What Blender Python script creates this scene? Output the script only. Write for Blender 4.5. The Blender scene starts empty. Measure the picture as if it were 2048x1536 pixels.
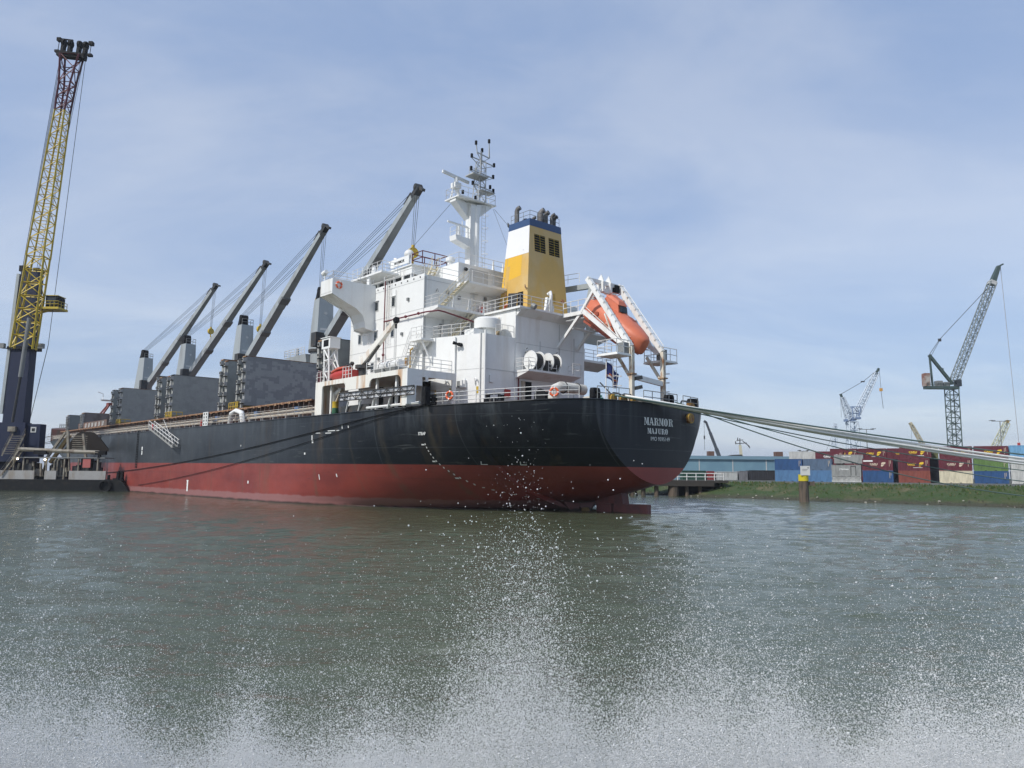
import bpy, math, random
from mathutils import Vector as V, Matrix
R = math.radians
sc = bpy.context.scene
col = sc.collection
rnd = random.Random(7)

# ------------------------------------------------------------------ camera
CAMZ = 3.05
pitch, roll = R(6.8), 0.008
fw = V((0, math.cos(pitch), math.sin(pitch))); up0 = V((0, -math.sin(pitch), math.cos(pitch))); rt0 = V((1, 0, 0))
cc, ss = math.cos(roll), math.sin(roll)
rt = cc*rt0+ss*up0; up = cc*up0-ss*rt0
cam = bpy.data.cameras.new('camera'); camo = bpy.data.objects.new('camera', cam); col.objects.link(camo)
cam.sensor_width = 36; cam.lens = 1520/2048*36; cam.clip_start = 0.1; cam.clip_end = 12000
camo.matrix_world = Matrix(((rt.x, up.x, -fw.x, 0), (rt.y, up.y, -fw.y, 0), (rt.z, up.z, -fw.z, CAMZ), (0, 0, 0, 1)))
sc.camera = camo

# ------------------------------------------------------------------ sky, sun, exposure
SUN_EL = R(42); SUN_H = V((-0.775, -0.632, 0)).normalized()
world = bpy.data.worlds.new('World'); sc.world = world; world.use_nodes = True
nt = world.node_tree; N = nt.nodes; L = nt.links
for n in list(N): N.remove(n)
out = N.new('ShaderNodeOutputWorld'); bg = N.new('ShaderNodeBackground'); bg.inputs[1].default_value = 0.15
sky = N.new('ShaderNodeTexSky'); sky.sky_type = 'NISHITA'; sky.sun_disc = False
sky.sun_elevation = SUN_EL; sky.sun_rotation = math.atan2(SUN_H.x, SUN_H.y); sky.air_density = 1.0; sky.dust_density = 1.4; sky.ozone_density = 1.6
tc = N.new('ShaderNodeTexCoord'); sep = N.new('ShaderNodeSeparateXYZ'); L.new(tc.outputs['Generated'], sep.inputs[0])
zz = N.new('ShaderNodeMath'); zz.operation = 'MAXIMUM'; L.new(sep.outputs[2], zz.inputs[0]); zz.inputs[1].default_value = 0.0
za = N.new('ShaderNodeMath'); za.operation = 'ADD'; L.new(zz.outputs[0], za.inputs[0]); za.inputs[1].default_value = 0.22
dv = N.new('ShaderNodeVectorMath'); dv.operation = 'DIVIDE'; L.new(tc.outputs['Generated'], dv.inputs[0])
cmb = N.new('ShaderNodeCombineXYZ')
for i in range(3): L.new(za.outputs[0], cmb.inputs[i])
L.new(cmb.outputs[0], dv.inputs[1])
def sky_noise(scale, rot, sxyz, detail, rough, lo, hi, dist=0.0, loc=(0, 0, 0)):
    mp = N.new('ShaderNodeMapping'); mp.inputs['Scale'].default_value = sxyz; mp.inputs['Rotation'].default_value = (0, 0, rot); mp.inputs['Location'].default_value = loc
    L.new(dv.outputs[0], mp.inputs[0])
    nz = N.new('ShaderNodeTexNoise'); nz.inputs['Scale'].default_value = scale; nz.inputs['Detail'].default_value = detail
    nz.inputs['Roughness'].default_value = rough; nz.inputs['Distortion'].default_value = dist
    L.new(mp.outputs[0], nz.inputs['Vector'])
    mr = N.new('ShaderNodeMapRange'); mr.interpolation_type = 'SMOOTHSTEP'; mr.inputs[1].default_value = lo; mr.inputs[2].default_value = hi
    L.new(nz.outputs[0], mr.inputs[0]); return mr.outputs[0]
c1 = sky_noise(0.8, 0.35, (0.8, 1.45, 1), 7, 0.56, 0.38, 0.68, 0.9, (3.1, 1.7, 0))
c2 = sky_noise(2.3, -0.25, (0.75, 1.6, 1), 8, 0.62, 0.42, 0.78, 1.2, (0.4, 5.2, 0))
add = N.new('ShaderNodeMath'); add.operation = 'MULTIPLY_ADD'; L.new(c2, add.inputs[0]); add.inputs[1].default_value = 0.35; L.new(c1, add.inputs[2])
hz = N.new('ShaderNodeMapRange'); hz.inputs[1].default_value = 0.0; hz.inputs[2].default_value = 0.55; hz.inputs[3].default_value = 0.42; hz.inputs[4].default_value = 0.22
L.new(zz.outputs[0], hz.inputs[0])
fac = N.new('ShaderNodeMath'); fac.operation = 'MULTIPLY_ADD'; L.new(add.outputs[0], fac.inputs[0]); fac.inputs[1].default_value = 0.55; L.new(hz.outputs[0], fac.inputs[2]); fac.use_clamp = True
cl = N.new('ShaderNodeMix'); cl.data_type = 'RGBA'; L.new(fac.outputs[0], cl.inputs[0]); cl.inputs[6].default_value = (1.8, 2.75, 4.75, 1); cl.inputs[7].default_value = (4.35, 4.85, 5.9, 1)
mx = N.new('ShaderNodeMix'); mx.data_type = 'RGBA'; mx.inputs[0].default_value = 0.66; L.new(sky.outputs[0], mx.inputs[6]); L.new(cl.outputs[2], mx.inputs[7])
L.new(mx.outputs[2], bg.inputs[0]); L.new(bg.outputs[0], out.inputs[0])
sun = bpy.data.lights.new('sun', 'SUN'); sun.energy = 3.3; sun.angle = R(0.5); sun.color = (1, 0.955, 0.89)
suno = bpy.data.objects.new('sun', sun); col.objects.link(suno); suno.location = (-60, -60, 80)
sdir = SUN_H*math.cos(SUN_EL)+V((0, 0, math.sin(SUN_EL)))
suno.rotation_euler = sdir.to_track_quat('Z', 'Y').to_euler()
sc.view_settings.view_transform = 'Standard'; sc.view_settings.look = 'None'; sc.view_settings.exposure = 0; sc.view_settings.gamma = 1
sc.view_settings.use_curve_mapping = False
sc.cycles.use_denoising = True; sc.cycles.denoiser = 'OPENIMAGEDENOISE'; sc.cycles.sample_clamp_indirect = 6; sc.cycles.max_bounces = 6; sc.cycles.diffuse_bounces = 3; sc.cycles.glossy_bounces = 3; sc.cycles.volume_bounces = 0

# ------------------------------------------------------------------ frames
TH = math.atan(1349/1520); TR = R(0.45)
u = V((-math.sin(TH), math.cos(TH), 0)); n = V((math.cos(TH), math.sin(TH), 0))
XA = u*math.cos(TR)+V((0, 0, 1))*math.sin(TR); ZA = -u*math.sin(TR)+V((0, 0, 1))*math.cos(TR); YA = -n
O = u*38.7+n*49.5
MS = Matrix(((XA.x, YA.x, ZA.x, O.x), (XA.y, YA.y, ZA.y, O.y), (XA.z, YA.z, ZA.z, O.z), (0, 0, 0, 1)))   # ship axes: X forward from the transom, Y to port, Z up
I4 = Matrix.Identity(4)
FR = I4

# ------------------------------------------------------------------ materials
MC = {}
def mat(name, c, rough=0.5, metal=0.0, c2=None, scale=2.0, lo=0.45, hi=0.7, amt=1.0, st=(1, 1, 1), fine=0.1, bump=0.0, emit=None, snap=None, spec=0.5, detail=5):
    if name in MC: return MC[name]
    m = bpy.data.materials.new(name); m.use_nodes = True; t = m.node_tree; N = t.nodes; L = t.links
    b = N['Principled BSDF']; b.inputs['Roughness'].default_value = rough; b.inputs['Metallic'].default_value = metal
    b.inputs['Specular IOR Level'].default_value = spec
    tcn = N.new('ShaderNodeTexCoord'); src = tcn.outputs['Object']
    if snap:
        sn = N.new('ShaderNodeVectorMath'); sn.operation = 'SNAP'; sn.inputs[1].default_value = snap; L.new(src, sn.inputs[0]); ssrc = sn.outputs[0]
    else: ssrc = src
    cur = None
    if c2:
        mp = N.new('ShaderNodeMapping'); mp.inputs['Scale'].default_value = st; L.new(ssrc, mp.inputs[0])
        nz = N.new('ShaderNodeTexNoise'); nz.inputs['Scale'].default_value = scale; nz.inputs['Detail'].default_value = detail; L.new(mp.outputs[0], nz.inputs['Vector'])
        mr = N.new('ShaderNodeMapRange'); mr.inputs[1].default_value = lo; mr.inputs[2].default_value = hi; mr.inputs[4].default_value = amt; L.new(nz.outputs[0], mr.inputs[0])
        mxx = N.new('ShaderNodeMix'); mxx.data_type = 'RGBA'; L.new(mr.outputs[0], mxx.inputs[0]); mxx.inputs[6].default_value = (*c, 1); mxx.inputs[7].default_value = (*c2, 1)
        cur = mxx.outputs[2]
    if fine:
        nz2 = N.new('ShaderNodeTexNoise'); nz2.inputs['Scale'].default_value = 1.3; nz2.inputs['Detail'].default_value = 8; nz2.inputs['Roughness'].default_value = 0.65; L.new(src, nz2.inputs['Vector'])
        mr2 = N.new('ShaderNodeMapRange'); mr2.inputs[1].default_value = 0.25; mr2.inputs[2].default_value = 0.75; mr2.inputs[3].default_value = 1-fine; mr2.inputs[4].default_value = 1+fine*0.6; L.new(nz2.outputs[0], mr2.inputs[0])
        ml = N.new('ShaderNodeMix'); ml.data_type = 'RGBA'; ml.blend_type = 'MULTIPLY'; ml.inputs[0].default_value = 1
        if cur: L.new(cur, ml.inputs[6])
        else: ml.inputs[6].default_value = (*c, 1)
        L.new(mr2.outputs[0], ml.inputs[7]); cur = ml.outputs[2]
        rr = N.new('ShaderNodeMapRange'); rr.inputs[3].default_value = max(0.02, rough-0.08); rr.inputs[4].default_value = min(1, rough+0.12); L.new(nz2.outputs[0], rr.inputs[0]); L.new(rr.outputs[0], b.inputs['Roughness'])
        if bump:
            bp = N.new('ShaderNodeBump'); bp.inputs['Strength'].default_value = bump; bp.inputs['Distance'].default_value = 0.05; L.new(nz2.outputs[0], bp.inputs['Height']); L.new(bp.outputs[0], b.inputs['Normal'])
    if cur: L.new(cur, b.inputs['Base Color'])
    else: b.inputs['Base Color'].default_value = (*c, 1)
    if emit:
        b.inputs['Emission Color'].default_value = (*emit[:3], 1); b.inputs['Emission Strength'].default_value = emit[3]
    MC[name] = m; return m

WHITE = mat('white paint', (0.79, 0.80, 0.78), 0.45, c2=(0.55, 0.51, 0.43), scale=1.1, lo=0.54, hi=0.8, st=(1, 1, 0.09), amt=0.6, fine=0.05)
WHITE2 = mat('white paint with rust runs', (0.77, 0.76, 0.7), 0.5, c2=(0.46, 0.23, 0.07), scale=1.7, lo=0.52, hi=0.7, st=(1, 1, 0.1), amt=0.8, fine=0.06)
WRUST = mat('rusty white steel', (0.66, 0.62, 0.52), 0.55, c2=(0.3, 0.13, 0.04), scale=2.2, lo=0.5, hi=0.68, st=(1, 1, 0.5), fine=0.1)
RAILW = mat('rail white', (0.7, 0.7, 0.68), 0.5, c2=(0.4, 0.3, 0.2), scale=3, lo=0.6, hi=0.75, fine=0)
STAIRC = mat('stair cream', (0.6, 0.54, 0.38), 0.5, fine=0.05); RAILG = mat('rail grey', (0.42, 0.4, 0.36), 0.55, c2=(0.3, 0.2, 0.13), scale=2, lo=0.5, hi=0.7, fine=0)
SEAM = mat('seam', (0.5, 0.51, 0.5), 0.6, fine=0)
GREYC = mat('crane grey', (0.34, 0.375, 0.385), 0.5, c2=(0.24, 0.25, 0.25), scale=0.7, lo=0.5, hi=0.75, st=(1, 1, 0.2), fine=0.08)
HGREY = mat('hatch grey', (0.32, 0.33, 0.31), 0.65, c2=(0.275, 0.285, 0.265), scale=0.9, lo=0.5, hi=0.62, fine=0.16, snap=(0.3, 0.35, 0.25), st=(1, 1, 1.5), detail=3, amt=0.7)
HPATCH = mat('hatch grey patched', (0.335, 0.345, 0.34), 0.65, c2=(0.25, 0.26, 0.265), scale=0.75, lo=0.49, hi=0.51, fine=0.12, snap=(0.25, 0.36, 0.26), st=(1, 1, 1.4), detail=4)
HBROWN = mat('hatch brown', (0.21, 0.185, 0.17), 0.6, c2=(0.13, 0.1, 0.085), scale=0.8, lo=0.45, hi=0.65, fine=0.12)
HGREEN = mat('hatch green grey', (0.2, 0.225, 0.22), 0.6, fine=0.12)
YEL = mat('funnel yellow', (0.60, 0.38, 0.10), 0.5, c2=(0.60, 0.42, 0.17), scale=0.32, lo=0.5, hi=0.6, fine=0.06, st=(1, 1, 0.7))
YEL2 = mat('fresh yellow', (0.72, 0.42, 0.03), 0.45, fine=0.04)
BLUEB = mat('funnel blue', (0.028, 0.07, 0.17), 0.45, fine=0.1)
ORANGE = mat('lifeboat orange', (0.62, 0.17, 0.085), 0.45, c2=(0.55, 0.15, 0.08), scale=1.2, lo=0.45, hi=0.7, fine=0.06)
ORED = mat('signal red', (0.45, 0.04, 0.03), 0.45, fine=0.08)
BUOY = mat('lifebuoy orange', (0.75, 0.13, 0.04), 0.5, fine=0.04)
PIPER = mat('red pipe', (0.13, 0.012, 0.022), 0.5, fine=0.08)
BLACK = mat('black', (0.012, 0.013, 0.015), 0.7, fine=0.1, spec=0.15)
DKGREY = mat('dark grey', (0.045, 0.05, 0.055), 0.65, spec=0.25, c2=(0.08, 0.07, 0.06), scale=2, fine=0.1)
MIDG = mat('mid grey', (0.2, 0.21, 0.21), 0.5, fine=0.1)
GLASS = mat('dark glass', (0.02, 0.026, 0.03), 0.08, fine=0)
RUST = mat('rust', (0.2, 0.085, 0.04), 0.8, c2=(0.36, 0.24, 0.14), scale=2.5, lo=0.42, hi=0.6, fine=0.15)
COAM = mat('coaming', (0.13, 0.105, 0.09), 0.7, c2=(0.2, 0.09, 0.05), scale=1.2, lo=0.45, hi=0.65, fine=0.15)
DECKM = mat('deck paint', (0.16, 0.06, 0.045), 0.7, c2=(0.1, 0.07, 0.05), scale=1, fine=0.15)
BEIGE = mat('beige pipe', (0.5, 0.46, 0.38), 0.5, c2=(0.3, 0.22, 0.14), scale=1.3, lo=0.5, hi=0.7, fine=0.1)
YMET = mat('yellow metal', (0.55, 0.38, 0.03), 0.45, c2=(0.3, 0.16, 0.03), scale=2, lo=0.52, hi=0.7, fine=0.08)
ROLLY = mat('roller yellow', (0.42, 0.26, 0.04), 0.55, c2=(0.22, 0.1, 0.03), scale=2, lo=0.45, hi=0.65, fine=0.1)
ROPEW = mat('white rope', (0.88, 0.87, 0.82), 0.85, fine=0.12)
ROPEG = mat('green rope', (0.10, 0.16, 0.145), 0.85, fine=0.15)
WIRE = mat('steel wire', (0.05, 0.055, 0.06), 0.6, fine=0, spec=0.2)
LETTER = mat('white lettering', (0.78, 0.8, 0.78), 0.6, c2=(0.6, 0.62, 0.62), scale=6, lo=0.55, hi=0.75, fine=0.05)
TAN = mat('tan shutter', (0.36, 0.29, 0.19), 0.6, fine=0.1)
GREENM = mat('green paint', (0.03, 0.12, 0.06), 0.5, fine=0.1)
BLUEM = mat('blue paint', (0.03, 0.13, 0.32), 0.5, fine=0.1)

# ------------------------------------------------------------------ mesh builder
class MB:
    def __init__(s): s.v = []; s.f = []; s.m = []; s.mi = 0
    def add(s, vs, fs):
        k = len(s.v); s.v += [V(p) for p in vs]; s.f += [tuple(i+k for i in f) for f in fs]; s.m += [s.mi]*len(fs); return s
    def hexa(s, b, t): return s.add(list(b)+list(t), [(3, 2, 1, 0), (4, 5, 6, 7), (0, 1, 5, 4), (1, 2, 6, 5), (2, 3, 7, 6), (3, 0, 4, 7)])
    def box(s, x0, x1, y0, y1, z0, z1):
        return s.hexa([(x0, y0, z0), (x1, y0, z0), (x1, y1, z0), (x0, y1, z0)], [(x0, y0, z1), (x1, y0, z1), (x1, y1, z1), (x0, y1, z1)])
    def cbox(s, c, dx, dy, dz): return s.box(c[0]-dx/2, c[0]+dx/2, c[1]-dy/2, c[1]+dy/2, c[2]-dz/2, c[2]+dz/2)
    def bar(s, p, q, w, h=None, up=(0, 0, 1), w2=None, h2=None):
        p, q = V(p), V(q); h = h or w; w2 = w2 or w; h2 = h2 or h; d = (q-p).normalized(); upv = V(up)
        if abs(d.dot(upv)) > 0.97: upv = V((0, 1, 0)) if abs(d.y) < 0.9 else V((1, 0, 0))
        a = d.cross(upv).normalized(); b = a.cross(d)
        f = lambda c, w, h: [c-a*w/2-b*h/2, c+a*w/2-b*h/2, c+a*w/2+b*h/2, c-a*w/2+b*h/2]
        return s.hexa(f(p, w, h), f(q, w2, h2))
    def ring(s, c, d, r, k):
        d = d.normalized(); a = d.orthogonal().normalized(); b = d.cross(a)
        return [c+(a*math.cos(2*math.pi*i/k)+b*math.sin(2*math.pi*i/k))*r for i in range(k)]
    def cyl(s, p, q, r, k=10, r2=None):
        p, q = V(p), V(q); r2 = r if r2 is None else r2
        return s.add(s.ring(p, q-p, r, k)+s.ring(q, q-p, r2, k), [tuple(range(k))[::-1], tuple(range(k, 2*k))]+[(i, (i+1) % k, (i+1) % k+k, i+k) for i in range(k)])
    def tube(s, pts, r, k=4):
        pts = [V(p) for p in pts]; n = len(pts); vs = []
        d0 = (pts[1]-pts[0]).normalized(); a = d0.orthogonal().normalized()
        for i, p in enumerate(pts):
            d = (pts[min(i+1, n-1)]-pts[max(i-1, 0)]).normalized()
            a = (a-d*a.dot(d)).normalized(); b = d.cross(a); rr = r[i] if isinstance(r, (list, tuple)) else r
            vs += [p+(a*math.cos(2*math.pi*j/k+0.785)+b*math.sin(2*math.pi*j/k+0.785))*rr for j in range(k)]
        fs = [(i*k+j, i*k+(j+1) % k, (i+1)*k+(j+1) % k, (i+1)*k+j) for i in range(n-1) for j in range(k)]
        return s.add(vs, fs+[tuple(range(k))[::-1], tuple(range((n-1)*k, n*k))])
    def prism(s, poly, ax, a, b):
        n = len(poly)
        def P(p, t): return {0: (t, p[0], p[1]), 1: (p[0], t, p[1]), 2: (p[0], p[1], t)}[ax]
        return s.add([P(p, a) for p in poly]+[P(p, b) for p in poly], [tuple(range(n))[::-1], tuple(range(n, 2*n))]+[(i, (i+1) % n, (i+1) % n+n, i+n) for i in range(n)])
    def lathe(s, c, prof, k=16, ax=V((0, 0, 1))):
        c = V(c); a = ax.orthogonal().normalized(); b = ax.cross(a); n = len(prof)
        vs = [c+ax*h+(a*math.cos(2*math.pi*i/k)+b*math.sin(2*math.pi*i/k))*r for r, h in prof for i in range(k)]
        fs = [(j*k+i, j*k+(i+1) % k, (j+1)*k+(i+1) % k, (j+1)*k+i) for j in range(n-1) for i in range(k)]
        return s.add(vs, fs+[tuple(range(k))[::-1], tuple(range((n-1)*k, n*k))])
    def ball(s, c, r, k=10, sz=1.0):
        return s.lathe(c, [(max(0.001, r*math.sin(math.pi*i/(k//2+1))), -r*sz*math.cos(math.pi*i/(k//2+1))) for i in range(k//2+2)], k)
    def torus(s, c, ax, R1, r, k=20, kk=8):
        c = V(c); ax = V(ax).normalized(); a = ax.orthogonal().normalized(); b = ax.cross(a); vs = []
        for i in range(k):
            t = 2*math.pi*i/k; d = a*math.cos(t)+b*math.sin(t)
            for j in range(kk): p = 2*math.pi*j/kk; vs.append(c+d*(R1+r*math.cos(p))+ax*r*math.sin(p))
        return s.add(vs, [(i*kk+j, ((i+1) % k)*kk+j, ((i+1) % k)*kk+(j+1) % kk, i*kk+(j+1) % kk) for i in range(k) for j in range(kk)])
    def rail(s, pts, h=1.05, rows=3, sp=1.6, r=0.028, close=False):
        pts = [V(p) for p in pts]
        for a, b in zip(pts, pts[1:]):
            L = (b-a).length; k = max(1, round(L/sp))
            for i in range(k+1):
                p = a.lerp(b, i/k); s.tube([p, p+V((0, 0, h))], r*1.15)
            for j in range(1, rows+1): z = V((0, 0, h*j/rows)); s.tube([a+z, b+z], r)
        return s
    def stairs(s, p, q, side, w=0.8, k=9, rails=True):
        p, q, side = V(p), V(q), V(side).normalized()*w/2
        for g in (-1, 1):
            s.bar(p+side*g, q+side*g, 0.06, 0.2)
            if rails:
                h = V((0, 0, 0.95)); s.tube([p+side*g+h, q+side*g+h], 0.025); s.tube([p+side*g+h*0.5, q+side*g+h*0.5], 0.02)
                for i in range(4): c = p.lerp(q, i/3)+side*g; s.tube([c, c+h], 0.025)
        dd = (q-p); dh = V((dd.x, dd.y, 0)).normalized()*0.13
        for i in range(1, k):
            c = p.lerp(q, i/k); s.bar(c-side, c+side, 0.24, 0.05)
        return s
    def ladder(s, p, q, side, w=0.45, sp=0.35):
        p, q, side = V(p), V(q), V(side).normalized()*w/2; k = int((q-p).length/sp)
        for g in (-1, 1): s.tube([p+side*g, q+side*g], 0.03)
        for i in range(k): c = p.lerp(q, (i+0.5)/k); s.tube([c-side, c+side], 0.02)
        return s
    def lattice(s, p, q, w0, w1, k, r=0.1, rd=0.05, up=(0, 1, 0), d0=None, d1=None):
        p, q = V(p), V(q); d = (q-p).normalized(); a = d.cross(V(up)).normalized(); b = a.cross(d); d0 = d0 or w0; d1 = d1 or w1
        C = lambda t, i: p.lerp(q, t)+a*(w0+(w1-w0)*t)/2*(1 if i in (0, 3) else -1)+b*(d0+(d1-d0)*t)/2*(1 if i < 2 else -1)
        for i in range(4): s.tube([C(0, i), C(1, i)], r)
        for j in range(k):
            t0, t1 = j/k, (j+1)/k
            for i in range(4):
                m = (i+1) % 4
                s.tube([C(t0, i), C(t1, m)] if (i+j) % 2 else [C(t0, m), C(t1, i)], rd, 3)
                s.tube([C(t1, i), C(t1, m)], rd, 3)
        return s

ORG = {}
def mk(name, mb, mats, off, smooth):
    me = bpy.data.meshes.new(name); off = V(off)
    me.from_pydata([v-off for v in mb.v], [], mb.f); mats = mats if isinstance(mats, (list, tuple)) else [mats]
    for m in mats: me.materials.append(m)
    if len(mats) > 1: me.polygons.foreach_set('material_index', mb.m)
    if smooth is True: me.shade_smooth()
    elif smooth: me.shade_smooth(); me.set_sharp_from_angle(angle=R(smooth))
    me.update(); o = bpy.data.objects.new(name, me); col.objects.link(o); return o
def tag(o, label, cat, group=None):
    o['label'] = label; o['category'] = cat
    if group: o['group'] = group
    return o
def thing(name, label, cat, base, group=None):
    o = bpy.data.objects.new(name, None); col.objects.link(o); o.empty_display_size = 0.5
    o.matrix_world = FR @ Matrix.Translation(V(base)); ORG[o.name] = V(base); return tag(o, label, cat, group)
SPLIT = set('hull_mark navigation_light railing gangway_support scupper coaming_stay deck_machinery platform_post deck_pipe red_box blue_box yellow_railing bollard twin_floodlight pipe_saddle weld_seam stern_railing red_rail davit_ladder wall_ladder hinge_bracket hinge_pin beam_step davit_brace rigging_stay hopper_leg walkway_strut tower_collar fork_pocket crane_rope antenna_arm roller_frame drain_pipe conduit winch_house reflective_strip notice_print bolt rib pipe_clamp jib_tip pile brace control_box wall_ladder coaming_rail lattice_clamp cross_deck painted_line cradle jib_lamp'.split())
def clusters(mb, gap=0.14):
    n = len(mb.v); par = list(range(n))
    def fd(i):
        while par[i] != i: par[i] = par[par[i]]; i = par[i]
        return i
    for f in mb.f:
        a = fd(f[0])
        for k in f[1:]: par[fd(k)] = a
    comp = {}
    for i in range(n): comp.setdefault(fd(i), []).append(i)
    bx = [[tuple(min(mb.v[i][k] for i in c)-gap/2 for k in range(3)), tuple(max(mb.v[i][k] for i in c)+gap/2 for k in range(3)), [r]] for r, c in comp.items()]
    done = False
    while not done:
        done = True; outb = []
        for b in bx:
            for o in outb:
                if all(b[0][k] <= o[1][k] and o[0][k] <= b[1][k] for k in range(3)):
                    o[0] = tuple(map(min, o[0], b[0])); o[1] = tuple(map(max, o[1], b[1])); o[2] += b[2]; done = False; break
            else: outb.append(b)
        bx = outb
    res = []
    for b in bx:
        rs = set(b[2]); m = MB(); mp = {}
        for f, mi in zip(mb.f, mb.m):
            if fd(f[0]) in rs:
                for i in f:
                    if i not in mp: mp[i] = len(m.v); m.v.append(mb.v[i])
                m.f.append(tuple(mp[i] for i in f)); m.m.append(mi)
        res.append(m)
    return res
def part(name, mb, mats, parent, smooth=False, label=None, kind=None):
    if name in SPLIT and kind is None:
        cs = clusters(mb)
        if 1 < len(cs) <= 150:
            for c in cs: o = part1(name, c, mats, parent, smooth, label, kind)
            return o
    return part1(name, mb, mats, parent, smooth, label, kind)
def part1(name, mb, mats, parent, smooth=False, label=None, kind=None):
    o = mk(name, mb, mats, ORG[parent.name], smooth); o.parent = parent; ORG[o.name] = ORG[parent.name]
    if label: o['label'] = label
    if kind: o['kind'] = kind
    return o
def solo(name, mb, mats, label, cat, base, group=None, smooth=False):
    o = mk(name, mb, mats, base, smooth); o.matrix_world = FR @ Matrix.Translation(V(base)); ORG[o.name] = V(base); return tag(o, label, cat, group)
def struct(name, mb, mats, kind='structure', smooth=False):
    o = mk(name, mb, mats, (0, 0, 0), smooth); o.matrix_world = FR.copy(); ORG[o.name] = V((0, 0, 0)); o['kind'] = kind; return o
def text_mb(txt, size, org, xdir, ydir, extr=0.01, bold=0.0, xs=1.0, align='CENTER'):
    """flat lettering as mesh, size = cap height"""
    cu = bpy.data.curves.new('lettering', 'FONT'); cu.body = txt; cu.size = size/0.7; cu.align_x = align; cu.extrude = 0; cu.offset = bold*size
    o = bpy.data.objects.new('lettering', cu); col.objects.link(o); dg = bpy.context.evaluated_depsgraph_get(); me = bpy.data.meshes.new_from_object(o.evaluated_get(dg))
    xd, yd, og = V(xdir), V(ydir), V(org); mb = MB()
    mb.add([og+xd*v.co.x*xs+yd*v.co.y for v in me.vertices], [tuple(p.vertices) for p in me.polygons])
    bpy.data.objects.remove(o); bpy.data.meshes.remove(me); bpy.data.curves.remove(cu); return mb
SL = {  # stencil slab letters on a unit box: lists of quads
 'M': [[(0, .9), (.36, .9), (.3, 1), (0, 1)], [(.1, .06), (.2, .06), (.2, .95), (.1, .95)], [(0, 0), (.32, 0), (.3, .09), (0, .09)], [(.12, 1), (.36, 1), (.63, .12), (.5, .12)], [(.53, .12), (.61, .12), (.76, .98), (.72, .98)], [(.72, 0), (1.0, 0), (1.0, 1), (.72, 1)], [(.66, 0), (1.08, 0), (1.08, .09), (.66, .09)], [(.66, .92), (1.08, .92), (1.08, 1), (.66, 1)]],
 'A': [[(.1, .06), (.2, .06), (.52, 1), (.4, 1)], [(.4, 1), (.62, 1), (1.0, .04), (.7, .04)], [(.22, .27), (.72, .27), (.72, .36), (.25, .36)], [(0, 0), (.32, 0), (.32, .09), (0, .09)], [(.6, 0), (1.08, 0), (1.08, .09), (.6, .09)]],
 'R': [[(.12, 0), (.45, 0), (.45, 1), (.12, 1)], [(0, 0), (.54, 0), (.54, .09), (0, .09)], [(0, .91), (.54, .91), (.54, 1), (0, 1)], [(.5, .91), (.78, .88), (.74, 1), (.5, 1)], [(.72, .88), (.96, .84), (.96, .64), (.72, .58)], [(.5, .48), (.8, .52), (.8, .6), (.5, .57)], [(.62, .5), (.86, .46), (.98, .12), (.72, .12)], [(.7, .12), (.98, .12), (1.08, .0), (.78, 0)]],
 'O': [[(.3, 0), (.7, 0), (.62, .1), (.38, .1)], [(.3, 1), (.7, 1), (.62, .9), (.38, .9)], [(.3, .0), (.4, .1), (.4, .9), (.3, 1)], [(.3, 0), (.3, 1), (.08, .75), (.08, .25)], [(.7, 0), (.6, .1), (.6, .9), (.7, 1)], [(.7, 0), (.92, .25), (.92, .75), (.7, 1)]],
 'J': [[(.4, .2), (.74, .2), (.74, 1), (.4, 1)], [(.3, .91), (.84, .91), (.84, 1), (.3, 1)], [(.4, .2), (.74, .2), (.6, 0), (.3, 0)], [(.3, 0), (.42, .08), (.3, .3), (.02, .25)]],
 'U': [[(.1, .2), (.42, .2), (.42, 1), (.1, 1)], [(0, .91), (.52, .91), (.52, 1), (0, 1)], [(.8, .2), (.92, .2), (.92, 1), (.8, 1)], [(.7, .91), (1.02, .91), (1.02, 1), (.7, 1)], [(.1, .2), (.42, .2), (.52, .1), (.4, 0)], [(.4, 0), (.52, .1), (.66, .1), (.72, 0)], [(.66, .1), (.72, 0), (.92, .2), (.8, .22)]]}
def slab_mb(txt, w, h, org, xd, yd, lift):
    """letters of a word across width w"""
    mb = MB(); k = len(txt); adv = w/k; xd, yd, og, lf = V(xd), V(yd), V(org), V(lift)
    for i, ch in enumerate(txt):
        for q in SL[ch]:
            mb.add([og+xd*(i+0.02+p[0]*0.9)*adv+yd*p[1]*h+lf for p in q], [(0, 1, 2, 3)])
    return mb
import numpy as np
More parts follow.
